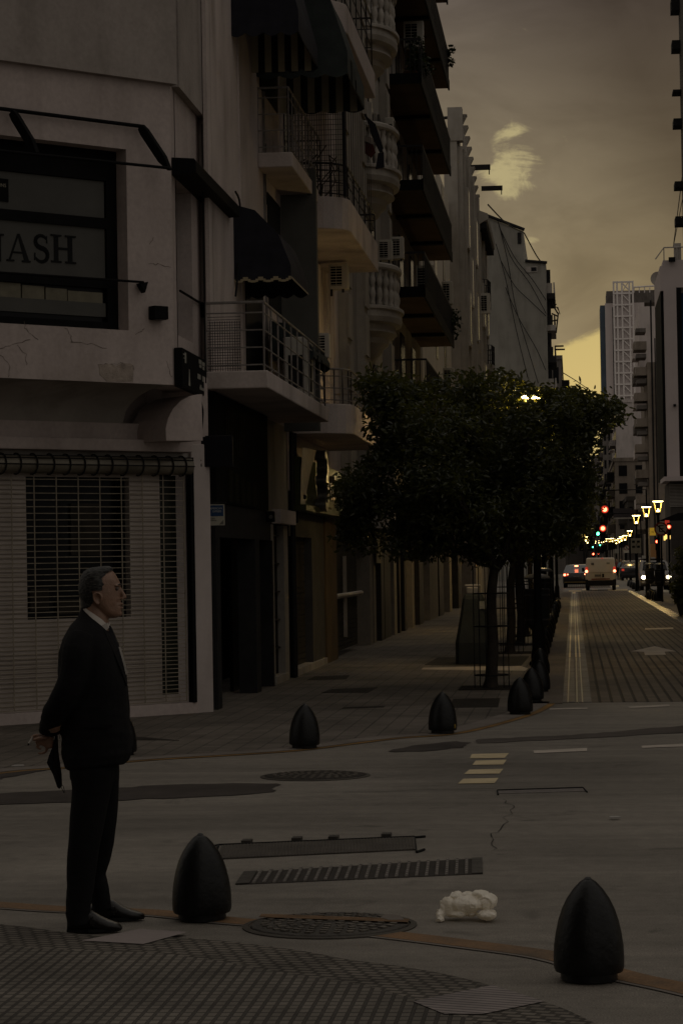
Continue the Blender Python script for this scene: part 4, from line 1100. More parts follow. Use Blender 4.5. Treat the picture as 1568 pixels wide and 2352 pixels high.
for i, (y_, k, lb) in enumerate(((76.2,1,'leafy plants spilling over the lowest visible dark balcony at its far end'),(63.0,3,'potted plants behind the near rail of a dark balcony below the roof'),(76.4,4,'small plants at the far tip of the upper dark balcony'))):
    t = empty('balcony_plant', lb, 'plant', 'plants on the dark balconies', (XE, y_, 5.87+2.755*k))
    m = MB(); 
    for j in range(4 if k == 4 else 7): leaf_clump(m, (XE-.1+random.uniform(-.15,.25), y_+random.uniform(-.7,.7), 5.87+2.755*k+.6+random.uniform(-.3,.5)), .16 if k==4 else .28, 45, .13)
    m.build('foliage', leafm, t)
    MB().lathe([(.14,0),(.2,.3),(.18,.3)], 12, (XE-.3,y_,5.87+2.755*k+.165)).build('pot', M('pot_clay', (.12,.06,.035), .8), t)
for lb, y_, z_ in (('air conditioner under the lowest visible dark balcony, near its far tip', 76.0, 7.15), ('air conditioner deep under the second visible dark balcony', 69.5, 9.6), ('air conditioner box below the second visible dark balcony at the far end', 76.2, 9.9), ('air conditioner on the top floor wall behind the dark railing', 66.0, 15.9)):
    ac_unit(lb, XD+.35 if y_ < 75 else XD+.75, y_, z_, .30, .55 if y_<75 else .34, .72)
# shopfront piers along the pavement under these buildings
pal = M('pier_granite', (.035,.03,.025), .5, .25, 5, spec=.1); pal2 = M('pier_pale', (.22,.19,.155), .8, .15, 4)
for k, (x0, x1, mm, rel) in enumerate(((845,851,pal2,.03),(857,862,pal2,.0),(869,876,pal,.05),(880,894,pal,.02),(899,905,pal2,.05),(911,914,pal,.05),(922,927,pal,.06),(941,946,pal2,.05),(957,966,pal,.06),(981,1000,pal2,.06),(1004,1014,pal,.05),(1028,1033,pal2,.05),(1048,1056,pal,.05),(1078,1082,pal2,.04))):
    m = MB(); fbox(m, x0, x1, 0, 3.0, -.4, rel); m.build('shop_pier', mm, ob if x1 < 918 else db)
m = MB(); m.box(XF-.35, XF+.0, 45.62, 58.4, 2.45, 2.95) if False else None
sg = MB(); fbox(sg, 851, 900, 2.3, 2.9, -.3, .1); sg.build('dark_fascia', blackm, ob)
sg = MB(); fbox(sg, 920, 1040, 2.5, 2.9, -.35, .1); sg.build('dark_fascia', blackm, db)
for x0, x1 in ((876,880),(905,911),(927,940),(966,980),(1014,1028),(1033,1047)):
    m = MB(); fbox(m, x0, x1, 0, 2.5, -.34, -.30); m.build('shop_glass', glass_d, ob if x1 < 918 else db)
m = MB(); fbox(m, 857, 868, 1.75, 2.3, .06, .08); tag(m.build('poster', M('poster_pale', (.25,.21,.13), .7, .3, 9)), 'small pale notice on a shop pier left of the dark tree', 'poster')
# ---------------------------------------------------------------- further buildings on the left
pb = empty('pale_building', 'pale rendered building glimpsed between the dark balconies and the stone tower', 'building', loc=(-4.95, 78.3, 0))
MB().box(-7, -4.95, 78.3, 101.8, 0, 17.0).build('wall', M('pale_render', (.55,.50,.42), .85, .1, .8, stain=.2), pb)  # the render itself is pale
m = MB()
for k in range(5):
    for y_ in (84, 90, 96): m.box(-4.948, -4.93, y_, y_+1.4, 3.8+2.8*k, 5.6+2.8*k)
m.pieces('window', glass_d, pb)
T0, T1 = 102.0, 133.0
tb = empty('stone_building', 'tall beige stone building with serrated parapet, eave and outriggers', 'building', loc=(XF, T0, 0))
zt = at(1055,312,T0).z; z2 = at(1088,245,T0).z
MB().box(-5.14, XF-.22, T0, T1-12, 0, zt).build('side_wall', stone, tb)
m = MB()
m.box(XF-.22, XF, T0+.2, 118, 0, zt-.4); m.box(XF-.22, XF, 118, T1, 0, 18.7)
m.build('wall', stone, tb)
m = MB()
for i, y_ in enumerate((102.4, 104.5, 107, 110, 113, 116, 119.5, 123, 127)): m.box(XF, XF+.10+.05*(i%2), y_, y_+(.8 if i%2 else .5), 0, (zt-.5 if y_ < 117 else 18.6))
m.pieces('pilaster', stone, tb)
m = MB(); m.box(-4.95, XF+.02, T0-.05, T0+.6, zt-.2, z2)
m.box(-4.70, XF-.15, T0+.62, 103.9, zt-.4, zt+.8)
m.pieces('chimney_block', stone, tb)
m = MB()
for i in range(9):
    y_ = T0+.9+i*1.75; zz = z2-.15-.30*i*.55
    m.loft([[(XF-.1,y_,zz-1.1),(XF+.02,y_,zz-1.1),(XF+.02,y_+.5,zz-1.1),(XF-.1,y_+.5,zz-1.1)],[(XF-.1,y_,zz-.35),(XF+.0,y_,zz-.35),(XF+.0,y_+.5,zz-.35),(XF-.1,y_+.5,zz-.35)],[(XF-.1,y_-.1,zz),(XF+.16,y_-.1,zz),(XF+.16,y_+.6,zz),(XF-.1,y_+.6,zz)]])
m.pieces('parapet_post', stone, tb)
m = MB(); m.tube([at(1018,271,T0+3), at(1072,266,T0+3)], .07, 6); m.tube([at(1020,297,T0+3), at(1072,294,T0+3)], .07, 6); m.tube([at(1047,297,T0+2), at(1047,275,T0+2)], .05, 6); m.build('roof_rail', iron, tb)
for (xa, xb_, y_, yd) in ((1088,1125,386,113), (1107,1153,434,127)):
    a_, b_ = at(xa,y_,yd), at(xb_,y_-3,yd); m = MB(); m.box(XF-.1, b_.x, yd, yd+.18, b_.z-.12, b_.z+.12); m.box(b_.x-.08, b_.x-.03, yd+.05, yd+.1, b_.z-.35, b_.z-.1); m.build('outrigger', darkgrey, tb)
m = MB(); m.prism([(XF,18.2),(XF+.47,18.45),(XF+.50,18.75),(XF,18.95)], 118, 129.5, 'y'); ev = m.build('eave', stone, tb)
m = MB()
for i in range(22): m.box(XF+.02, XF+.44, 118.1+i*.5, 118.35+i*.5, 18.05, 18.34)
m.pieces('bracket', darkgrey, ev)
for (y_, z_, w_, h_) in ((103.4,15.2,1.2,2.6),(103.4,11,1.2,2.4),(106.5,13.0,1.2,2.2),(112,15.5,1.6,2.2),(112,12,1.6,2.2),(121,13.5,1.6,2.2),(121,9.5,1.6,2.2),(126,13.5,1.6,2.2),(112,8,1.6,2.2)):
    m = MB(); m.box(XF+.001, XF+.16, y_, y_+w_, z_, z_+h_); f_ = m.build('window', stone_w, tb); MB().box(XF+.161, XF+.17, y_+.12, y_+w_-.12, z_+.12, z_+h_-.1).build('pane', glass_d, f_)
for z_, yd in ((14.9,121),(12.0,125.5)):
    m = MB(); m.prism([(XF,yd),(XF+.35,yd+.3),(XF+.45,yd+1.5),(XF+.35,yd+2.8),(XF,yd+3.1)], z_-.35, z_, 'z'); bl_ = m.build('balcony', stone, tb)
    r_ = MB(); railing(r_, [(XF,yd+.05),(XF+.32,yd+.33),(XF+.42,yd+1.5),(XF+.32,yd+2.75),(XF,yd+3.05)], z_, z_+1.0, 2, r=.02, post=.22); r_.build('railing', iron, bl_)
ac_unit('air conditioner on the beige stone building beside its small curved balcony', XF+.02, 118.5, 13.9, .4, .5, 1.0)
# blank party wall far down the street
GY = 216.0
gb = empty('party_wall_building', 'grey building with blank side wall, sagging cables and stacked street balconies', 'building', loc=(-4, GY, 0))
A0 = at(1120,500,GY); A1 = at(1201,531,GY); A2 = at(1253,606,GY); zs_2 = at(1201,602,GY).z
m = MB(); m.prism([(A0.x-3,-.5),(A2.x,-.5),(A2.x,A2.z),(A1.x+.02,zs_2),(A1.x,A1.z),(A0.x,A0.z),(A0.x-3,A0.z)], GY, GY+30, 'y'); m.build('wall', grey_wall, gb)
m = MB(); m.tube([(A0.x-2,GY-.1,A0.z+.15),(A0.x,GY-.1,A0.z+.15),(A1.x+.1,GY-.1,A1.z+.12)], .16, 6); m.tube([(A1.x+.1,GY-.1,zs_2+.1),(A2.x+.1,GY-.1,A2.z+.1)], .14, 6); m.build('coping', darkgrey, gb)
m = MB(); p0, p1 = at(1206,626,GY), at(1233,612,GY); m.box(p0.x, p1.x, GY-.08, GY-.02, p0.z, p1.z); f_ = m.build('clerestory', plaster_g, gb)
q0_, q1_ = at(1219,623,GY), at(1231,614,GY); MB().box(q0_.x, q1_.x, GY-.11, GY-.085, q0_.z, q1_.z).build('pane', glass_d, f_)
q0_, q1_ = at(1188,560,GY), at(1196,534,GY); MB().box(q0_.x, q1_.x, GY-.11, GY-.02, q0_.z, q1_.z).build('side_vent', darkgrey, gb)
for k in range(9):
    z_ = at(1270,672,GY).z - k*2.85
    m = MB(); m.box(A2.x-.1, A2.x+.75, GY+.3, GY+9, z_-.5, z_); b_ = m.build('balcony', plaster_g if k%2 else darkgrey, gb)
    r_ = MB(); r_.box(A2.x+.01, A2.x+.5, GY+.35, GY+.45, z_, z_+.9); r_.box(A2.x+.60, A2.x+.72, GY+.3, GY+9, z_, z_+.95); r_.build('parapet', darkgrey if k%3 else plaster_g, b_)
    MB().box(A2.x-.02, A2.x+.35, GY+1.2, GY+1.8, z_+.2, z_+2.2).build('shutter', darkgrey, gb)
m = MB(); 
for a_, b_ in (((1262,690),(1280,720)),((1266,720),(1281,727)),((1264,738),(1280,735)),((1281,718),(1276,765))): m.tube([at(*a_,GY+2), at(*b_,GY+2)], .07, 5)
for k in range(5): m.tube([at(1268+k*3,705,GY+2), at(1275+k*2.5,690+k*8,GY+2)], .035, 4)
m.build('rooftop_aerial', iron, gb)
m = MB(); m.box(at(1272,790,GY).x, at(1296,790,GY).x, GY+4, GY+4.4, at(1280,795,GY).z, at(1280,792,GY).z); m.box(at(1272,785,GY).x, at(1293,785,GY).x, GY+4, GY+4.4, at(1280,787,GY).z, at(1280,784,GY).z); m.build('outrigger', darkgrey, gb)
cbl = MB()
for P in (((1142,505),(1165,600),(1182,700),(1205,780),(1235,880)), ((1142,507),(1172,590),(1215,650),(1253,720)), ((1145,520),(1180,590),(1220,640),(1253,690)), ((1138,560),(1160,640),(1185,760),(1212,870)), ((1150,600),(1180,655),(1215,690),(1253,726)), ((1160,660),(1190,730),(1230,800),(1252,850))):
    cbl.tube(smoothline([at(x,y,GY-.25) for x,y in P], 5), .034, 5)
tag(cbl.build('sagging_cables', rubber), 'bundle of black cables sagging across the blank grey side wall', 'cable')
cb2 = MB(); cb2.tube(smoothline([at(1203,535,GY+3), at(1230,585,GY+6), at(1255,625,GY+9), at(1268,690,GY+12)], 5), .06, 5); cb2.tube(smoothline([at(1120,470,150), at(1165,515,180), at(1203,535,GY)], 4), .05, 5)
tag(cb2.build('roof_cable', rubber), 'thin cable slung between the roofs above the grey side wall', 'cable')
cb3 = MB(); cb3.tube(smoothline([at(1290,855,260), at(1330,880,300), at(1380,915,420)], 5), .05, 5)
tag(cb3.build('street_cable', rubber), 'thin cable crossing the bright strip of evening sky', 'cable')
def block(name, label, x0, x1, yt, Yd, dep, mat, cols=0, rows=0, side=None, wmat=None, zb=0, lit=()):
    """a building at street distance Yd: x0..x1 its camera-side wall, with window bands on that wall and on its street side"""
    a_, b_ = at(x0, yt, Yd), at(x1, yt, Yd)
    o = empty(name, label, 'building', loc=(a_.x, Yd, 0))
    MB().box(a_.x, b_.x, Yd, Yd+dep, zb, a_.z).build('wall', mat, o)
    MB().box(a_.x-.15, b_.x+.15, Yd-.15, Yd+dep, a_.z+.001, a_.z+.5).build('cornice', mat, o)
    h = a_.z-3; wd = b_.x-a_.x
    for r in range(rows):
        z_ = 3.4+h*(r)/max(rows,1)
        for c in range(cols):
            x_ = a_.x+wd*(c+.25)/cols
            MB().box(x_, x_+wd*.5/cols, Yd-.04, Yd-.002, z_, z_+h/rows*.6).build('window', wmat or glass_d, o)
        if side:
            X_ = a_.x if side < 0 else b_.x
            n = max(2, int(dep/6))
            s_ = MB()
            for k in range(n): s_.box(X_+.002*side, X_+.05*side, Yd+dep*(k+.3)/n, Yd+dep*(k+.65)/n, z_, z_+h/rows*.6)
            s_.pieces('side_window', glass_d, o)
            b2 = MB(); b2.box(X_, X_+.95*side, Yd+dep*.12, Yd+dep*.45, z_-.25, z_+.75); b2.box(X_, X_+.8*side, Yd+dep*.6, Yd+dep*.85, z_-.25, z_-.1); b2.build('balcony', mat if r%2 else darkgrey, o)
    return o
far_a = M('far_render_grey', (.15,.132,.12), .9, .25, .5, stain=.5); far_b = M('far_render_warm', (.24,.20,.165), .9, .25, .4, stain=.5)
far_c = M('far_render_dark', (.07,.062,.055), .9, .3, .6, stain=.4); far_w = M('far_render_pale', (.54,.475,.45), .9, .12, .2, stain=.35)
block('slim_building', 'slim far building with rooftop plants beyond the grey side wall', 1262, 1288, 826, 300, 40, far_a, 1, 7, 1)
block('narrow_building', 'narrow far building edging the evening sky left of the street end', 1262, 1296, 890, 380, 60, far_c, 1, 8, 1)
block('low_building', 'low dark building at the far left where the street narrows', 1300, 1362, 1082, 460, 60, far_c, 3, 3, 1)
block('street_end_building', 'small pale building closing the far end of the street', 1352, 1384, 1062, 900, 60, far_a, 2, 6)
block('chimneyed_building', 'far grey building with stubby roof blocks under the sky gap', 1358, 1376, 1050, 760, 40, far_a, 2, 6)
# ---------------------------------------------------------------- right hand side
TY = 600.0
tw = empty('tower', 'tall pale tower with an exposed white steel stair frame down the street', 'building', loc=(at(1377,700,TY).x, TY, 0))
a_, b_ = at(1388,690,TY), at(1478,690,TY); zt = at(1388,697,TY).z
tw_m = M('tower_render', (.60,.53,.51), .85, .08, .1)
MB().box(a_.x, b_.x, TY, TY+14, 0, zt).build('wall', tw_m, tw)
MB().box(a_.x+.4, b_.x+6, TY+.5, TY+14, zt+.001, at(1400,668,TY).z).build('top_storey', far_a, tw)
MB().box(at(1377,700,TY).x, a_.x-.001, TY+1.5, TY+14, 0, at(1380,700,TY).z).build('blue_side', M('tower_blue', (.085,.11,.14), .6, .15, .3), tw)
bw_ = MB(); 
for k in range(14):
    z_ = at(1390,716+26*k,TY).z
    bw_.box(at(1394,0,TY).x, at(1407,0,TY).x, TY-.6, TY-.002, z_-.25, z_)
bw_.pieces('floor_slab', M('tower_slab', (.30,.26,.25), .9), tw)
bl_ = MB(); bl_.box(at(1391,0,TY).x, at(1393,0,TY).x, TY-.05, TY-.01, 20, zt-1); bl_.build('window_band', glass_d, tw)
lat = MB(); wht = M('stair_frame_white', (.70,.64,.61), .6, .1, 2)
xs = [1405,1413,1424,1441,1449]; zlo, zhi = at(1420,925,TY).z, at(1420,648,TY).z
for x in xs: X_ = at(x+3,790,TY).x; lat.box(X_, X_+.42, TY-2.2, TY-1.9, zlo, zhi if x > 1404 else zhi)
k = 0
for y in range(650, 930, 26):
    z_ = at(1420,y,TY).z; lat.box(at(1408,790,TY).x, at(1453,790,TY).x, TY-2.25, TY-1.9, z_-.22, z_+.16)
    if y+26 < 932:
        za = at(1420,y+26,TY).z; lat.tube([(at(1427,790,TY).x,TY-2.05,z_),(at(1444,790,TY).x,TY-2.05,za+.9)], .16, 4); lat.tube([(at(1444,790,TY).x,TY-1.6,z_),(at(1427,790,TY).x,TY-1.6,za)], .10, 4)
lat.build('stair_frame', wht, tw)
lt = MB(); lt.box(at(1409,790,TY).x, at(1447,790,TY).x, TY-1.7, TY-.002, zlo, zhi-2.5); lt.build('stair_shaft', M('stair_shaft_grey', (.53,.47,.455), .8, .08, .4), tw)
m = MB(); m.tube([at(1450,660,TY-2), at(1512,656,TY-2)], .2, 5)
for k in range(5): m.tube([at(1455+k*12,660,TY-2), at(1455+k*12,672,TY-2)], .12, 4)
m.build('roof_rail', wht, tw)
R2 = 170.0
bk_ = empty('bank_building', 'modern white building with dark slot, blue glazing and roof rail at the right edge', 'building', loc=(at(1516,700,R2).x, R2, 0))
x0 = at(1522,1000,R2).x; zt = at(1517,598,R2).z
wpan = M('clad_white', (.40,.345,.335), .6, .06, .4)
zc = at(1540,1106,R2).z; zc1 = at(1540,1096,R2).z
m = MB(); xs0 = at(1531,1092,R2).x; xs1 = at(1560,1092,R2).x
m.box(xs0, xs1, R2, R2+12, zc1, zt); m.box(x0, xs0, R2, R2+12, at(1517,668,R2).z, zt-.4); m.box(xs1, xs1+9, R2, R2+12, at(1560,660,R2).z, zt)
m.build('wall', wpan, bk_)
MB().box(x0+.02, xs0-.001, R2+.25, R2+12, zc1, at(1517,668,R2).z-.001).build('dark_slot', blackm, bk_)
MB().box(xs1+.001, xs1+.35, R2+.02, R2+1, zc1, at(1560,660,R2).z-.001).build('window_frame', blackm, bk_)
MB().box(xs1+.352, xs1+8, R2+.3, R2+1, zc1, at(1560,672,R2).z).build('glazing', M('blue_glass', (.012,.03,.055), .12, .2, .5), bk_)
MB().box(x0-.05, xs1+9, R2-1.6, R2+6, zc, zc1-.002).build('canopy', wpan, bk_)
m = MB()
for k in range(16): m.box(at(1536,1100,R2).x, xs1+8, R2+.1, R2+.16, zc-.25-.1*k, zc-.2-.1*k)
lv = m.build('louvres', plaster_g, bk_)
MB().box(x0+.4, xs1+9, R2+.2, R2+10, 0, zc-.002).build('ground_floor', far_c, bk_)
m = MB(); m.prism([(x0-.6, at(1525,1198,R2).z), (xs1+9, at(1525,1190,R2).z), (xs1+9, at(1550,1178,R2).z), (x0+.8, at(1540,1180,R2).z)], R2-2.6, R2-1.0, 'y'); m.build('dark_awning', blackm, bk_)
MB().box(at(1498,1290,R2).x, at(1513,1290,R2).x, R2+4, R2+5, 0, at(1500,1248,R2).z).build('lit_pillar', M('painted_orange_light', (.50,.26,.11), .8, .1), bk_)  # orange light falling on the pillar is put into its base colour
m = MB(); zr_ = zt; m.tube([(x0-.3,R2+.1,zr_+.1),(x0+.3,R2+.1,zr_+.9),(x0+9,R2+.1,zr_+.9)], .05, 5); 
for k in range(8): m.tube([(x0+.3+k*.9,R2+.1,zr_),(x0+.3+k*.9,R2+.1,zr_+.9)], .04, 5)
m.box(x0+1.0, x0+1.5, R2+.2, R2+.6, zr_, zr_+1.2); m.build('roof_rail', plaster_g, bk_)
m = MB(); m.box(x0+.6,x0+1.05,R2-.5,R2-.1,zr_-.15,zr_+.15); m.build('floodlight', blackm, bk_)
m = MB(); m.box(at(1545,929,R2).x, at(1551,934,R2).x, R2-.4, R2-.01, at(1545,934,R2).z, at(1545,929,R2).z); m.build('wall_camera', blackm, bk_)
ds = empty('satellite_dish', 'round grey dish behind the roof edge of the white building at right', 'satellite dish', loc=(at(1512,640,R2+13).x, R2+13, at(1512,650,R2+13).z))
m = MB(); m.lathe([(.02,0),(.30,.06),(.52,.2),(.54,.22),(.28,.1),(.02,.04)], 20).bend(lambda c: Vector((c.x-.1, -c.z, c.y+.3))); m.build('reflector', plaster_g, ds, world=False, smooth=True)
MB().tube([(0,.1,-3),(0,.1,.3)], .06, 6).build('mast', iron, ds, world=False)
m = MB(); m.tube([at(1545,567,R2+1), at(1568,385,R2-6)], .03, 4); m.tube([at(1545,567,R2+1), at(1580,385,R2-4)], .025, 4); tag(m.build('stay_cable', iron), 'pale stay cables rising from the roof of the white building at right', 'cable')
R3 = 255.0
rb_ = empty('balcony_block', 'beige apartment block with stacked side balconies left of the white building', 'building', loc=(at(1486,900,R3).x, R3, 0))
xa = at(1487,950,R3).x; za = at(1487,690,R3).z; zb2 = at(1500,780,R3).z
MB().box(xa, xa+3, R3, R3+25, 0, at(1490,832,R3).z).build('wall', far_b, rb_)
MB().box(xa-.6, xa+4, R3+6, R3+25, at(1490,832,R3).z+.001, za).build('upper_block', far_w, rb_)
for k in range(8):
    z_ = at(1470,800+59*k,R3).z
    m = MB(); m.box(xa-1.35, xa-.002, R3+.2, R3+4.5, z_-.12, z_+.05); m.box(xa-1.35, xa-1.22, R3+.2, R3+4.5, z_+.05, z_+.75); m.box(xa-1.2, xa-.002, R3+.2, R3+.3, z_+.05, z_+.75); b_ = m.build('balcony', far_b, rb_)
    MB().box(xa-1.1, xa-.05, R3+.35, R3+4.3, z_+1.75, z_+2.15).build('awning', far_a, b_)
    m = MB(); m.box(xa-1.3, xa-.002, R3+6.5, R3+12, z_-.5, z_+.5); m.build('balcony', far_a if k%2 else far_w, rb_)
m = MB(); m.tube([(xa+.5,R3-.06,0),(xa+.5,R3-.06,za)], .09, 6); m.tube([(xa+.85,R3-.06,0),(xa+.85,R3-.06,za-4)], .06, 6); m.build('drain_pipe', darkgrey, rb_)
block('grey_block', 'plain grey block below the tower frame, behind the beige balconies', 1412, 1489, 925, 420, 40, far_w, 0, 7, -1)
block('brown_block', 'brown stuccoed block with dark balconies beneath the plain grey one', 1410, 1486, 1060, 330, 45, far_b, 2, 5, -1)
block('white_narrow_block', 'pale narrow block at the left foot of the tower', 1383, 1412, 985, 520, 60, far_a, 3, 9, -1)
block('shop_block', 'dark low shop block between the lamps and the beige balconies', 1440, 1486, 1150, 285, 20, far_c, 3, 2, -1)
block('far_right_block', 'dim grey block right of the traffic lights, lowest in the skyline', 1392, 1424, 1105, 400, 50, far_a, 3, 5, -1)
m = empty('shop_awning', 'wide dark shop awning with a pale lower edge above the white van', 'awning', loc=(at(1406,1192,262).x, 262, 0))
p0, p1 = at(1407,1191,262), at(1451,1167,262); MB().prism([(262,p1.z),(259,p0.z),(259.2,p0.z),(262.2,p1.z)], p0.x, p1.x, 'x').build('fabric', M('awning_brown', (.022,.016,.016), .9), m)
MB().box(p0.x, p1.x, 258.9, 258.99, p0.z-.12, p0.z+.05).build('front_edge', plaster_g, m)
r1 = empty('high_rise', 'dark high-rise edge with small balcony boxes at the top right corner', 'building', loc=(6.1,118,0))
xr = at(1566,380,130).x
MB().box(xr+.0, xr+8, 118, 131, 0, 46).build('wall', far_c, r1)
for (y_, hh) in ((0,28),(97,20),(210,5),(276,16),(420,14),(500,18)):
    zz = at(1560,y_,130).z; m = MB(); m.box(xr-.45, xr+1, 129.4, 130.8, at(1560,y_+hh,130).z, zz); m.build('balcony', darkgrey, r1)

# ---------------------------------------------------------------- unseen buildings added to block skylight, near left and along the right
def sky_blocker_front(name, label, x0, x1, y0, y1, h, mat, face, X=None, Y=None):
    o = empty(name, label, 'building', loc=((x0+x1)/2,(y0+y1)/2,0)); MB().box(x0,x1,y0,y1,0,h).build('wall', mat, o)
    m = MB()
    for k in range(int(h//3.1)-1):
        z_ = 1.0+3.1*k
        if face == 'x':
            n = int((y1-y0)//4)
            for j in range(n): m.box(X-.03, X+.03, y0+1+4*j, y0+2.6+4*j, z_, z_+1.9)
        else:
            n = int((x1-x0)//4)
            for j in range(n): m.box(x0+1+4*j, x0+2.6+4*j, Y-.03, Y+.03, z_, z_+1.9)
    m.pieces('window', glass_d, o); return o
sky_blocker_front('opposite_sky_blocker', 'unseen building added at the near left corner to block skylight', -22, -2.4, -24, 6.2, 33, far_b, 'y', Y=6.4)
sky_blocker_front('side_sky_blocker', 'long unseen building added right of the street to block skylight', 7.0, 20, 30, 112, 22, far_b, 'x', X=7.0)
# ---------------------------------------------------------------- bollards
boll_m = M('bollard_black', (.0050,.0050,.0050), .40, .5, 5, .16, 34, spec=.25, col2=(.003,.003,.003), stain=.0, fine=.35)
def bollard(label, grp='black dome bollards along the kerbs'):
    o = empty('bollard', label, 'bollard', grp)
    pr = [(.118,0),(.118,.030),(.140,.034),(.146,.05),(.1465,.09),(.144,.14),(.137,.19),(.126,.24),(.110,.29),(.088,.335),(.062,.372),(.034,.402),(.018,.412),(.006,.415)]
    MB().lathe(pr, 32).build('body', boll_m, o, smooth=True, angle=50, world=False)
    MB().lathe([(.013,.404),(.016,.414),(.010,.421),(.004,.423)], 12).build('top_bolt', M('bolt_dull', (.05,.05,.05), .4, .2, metal=.5), o, smooth=True, world=False)
    return o
b0 = bollard('nearest and largest black dome bollard, at the right front on the kerb')
specs = [(1352,2252,1.0,None,0),(465,2113,1.0,'glossy black dome bollard standing next to the man in the suit',.6),(279,1737,1.0,'dome bollard mostly hidden behind the waist of the standing man',1),(699,1720,1.0,'lone black dome bollard in the middle of the far pavement edge',2),
    (1016,1686,1.0,'black dome bollard with a yellow spot at its foot on the far kerb',3),(1194,1642,1.0,'leading black dome bollard of the overlapping row at the far corner',1.3)]
for i, (x, y, s_, lb, rz) in enumerate(specs):
    o = b0 if i == 0 else copy_tree(b0)
    g_ = gp(x, y); o.location = (g_.x, g_.y, .008); o.rotation_euler = (R((0,.8,-.6,1.1,-1.2,.5)[i]), R((.4,-1.0,.6,-.7,.8,-1.3)[i]), rz)
    if lb: o['label'] = lb
    if i == 4:
        m = MB(); m.ball((.142*math.cos(-.5),.142*math.sin(-.5),.075),(.012,.012,.028),5); m.build('yellow_spot', M('yellow_chip', (.25,.16,.03), .6), o, world=False)
        o.rotation_euler.z = 0
ordn = ['second','third','fourth','fifth','sixth','seventh','eighth','ninth','tenth','eleventh','twelfth','thirteenth','fourteenth','fifteenth','sixteenth']
row = [(1221,1613),(1238,1590)] 
pts = [gp(*p) for p in row]
xk = Xg0-.42
yy = 36.4; 
pts.append(Vector((-.53, 36.7, 0)))
k_y = 41.5
while len(pts) < 14: pts.append(Vector((xk-.02, k_y, 0))); k_y += 3.1 if k_y < 60 else 6.5
for i, g_ in enumerate(pts):
    o = copy_tree(b0); o.location = (g_.x, g_.y, .008); o['label'] = f'{ordn[i]} black bollard of the row receding along the left kerb'
for i, (x, y) in enumerate(((1490,1377),(1493,1373),(1497,1376),(1502,1379),(1507,1381))):
    o = copy_tree(b0); g_ = gp(x, y); o.location = (g_.x, g_.y, .008); o['label'] = f'{["first","second","third","fourth","fifth"][i]} bollard from the left in the tight group by the right hand lamp posts'; o['group'] = 'bollards by the right hand lamp posts'
for i, (x, y) in enumerate(((1444,1347),(1449,1350),(1455,1354))):
    o = copy_tree(b0); g_ = gp(x, y); o.location = (g_.x, g_.y, .008); o['label'] = f'{["farthest","middle","nearest"][i]} of the three bollards right of the white van'; o['group'] = 'bollards beside the crossing'
# ---------------------------------------------------------------- covers and grates in the ground
def cover(name, label, pts, mat, z=.006, cat='cover', parts=None):
    o = empty(name, label, cat, 'covers and grates set into the ground', tuple(gp(*pts[0]).xy)+(0,))
    m = MB(); P = [gp(*p) for p in pts]; m.prism([(p.x,p.y) for p in P], -.05, z, 'z'); m.build('plate', mat, o); return o, P
def round_cover(label, x, y, rx_px, mat):
    c = gp(x, y); r = rx_px/F*(c.y)
    o = empty('manhole_cover', label, 'manhole cover', 'covers and grates set into the ground', (c.x,c.y,0))
    MB().lathe([(r*1.04,-.02),(r*1.04,.006),(r*.965,.010),(r*.96,.004),(.01,.004)], 48).build('rim', M('manhole_rim', (.055,.048,.04), .6, .3, 6, .3), o, world=False)
    MB().lathe([(r*.945,-.01),(r*.945,.010),(r*.93,.014),(.02,.016)], 48).build('plate', mat, o, world=False)
    rg = MB(); random.seed(int(x))
    for k in range(1,6):
        n = 6*k
        for j in range(n):
            a = 2*math.pi*(j+.5*(k%2))/n; rr = r*.155*k
            cx_, cy_ = rr*math.cos(a), rr*math.sin(a); h = r*.05
            rg.prism([(cx_+h*1.1*math.cos(a+q_)*random.uniform(.8,1.2), cy_+h*1.1*math.sin(a+q_)*random.uniform(.8,1.2)) for q_ in (.6,2.2,3.8,5.3)], .012, .021, 'z')
    rg.build('raised_pattern', M('manhole_pattern', (.11,.097,.083), .5, .5, 9, .3, metal=.2), o, world=False)
    return o, c, r
o, c, r = round_cover('large round manhole cover crossed by the orange line beside the near bollard', 757, 2127, 193, ironc)
ym = MB(); ym.box(-r*.90, r*.94, -.055, .055, .0215, .0225); ym.bend(lambda v: Vector((v.x, v.y-.10*v.x/r+.12, v.z))); ym.build('painted_band', M('worn_orange', (.13,.08,.045), .85, .45, 7), o, world=False)
pa = MB(); pa.prism([(r*.62,.24),(r*.80,.20),(r*.88,.05),(r*.70,.04),(r*.58,.12)], .017, .0235, 'z'); pa.build('cement_patch', kerbc, o, world=False)
round_cover('farther round manhole cover in the middle of the crossing', 724, 1783, 122, M('manhole_dark', (.028,.024,.020), .7, .4, 9, .5, 50))
# hatch with hinges
o, P = cover('hatch_cover', 'long rusty hatch cover with hinge tabs in the near side of the road', ((500,1975),(509,1944),(952,1925),(956,1953)), M('hatch_steel', (.066,.058,.050), .6, .5, 3, .6, 55, metal=.2), .009)
m = MB(); m.tube([gp(478,1946,.008), gp(502,1940,.008), gp(952,1921,.008), gp(956,1957,.008)], .006, 6); m.tube([gp(952,1923,.008), gp(976,1921,.008)], .008, 6); m.tube([gp(956,1957,.008), gp(974,1951,.008)], .008, 6); m.tube([gp(486,1977,.008), gp(502,1942,.008)], .008, 6); m.build('frame_edge', rubber, o)
m = MB()
for x, y in ((567,1936),(682,1930),(766,1927),(887,1921)):
    g_ = gp(x,y); m.box(g_.x-.03, g_.x+.03, g_.y-.05, g_.y+.06, -.01, .02)
m.build('hinges', ironc, o)
m = MB()
A_, B_, C_, D_ = P
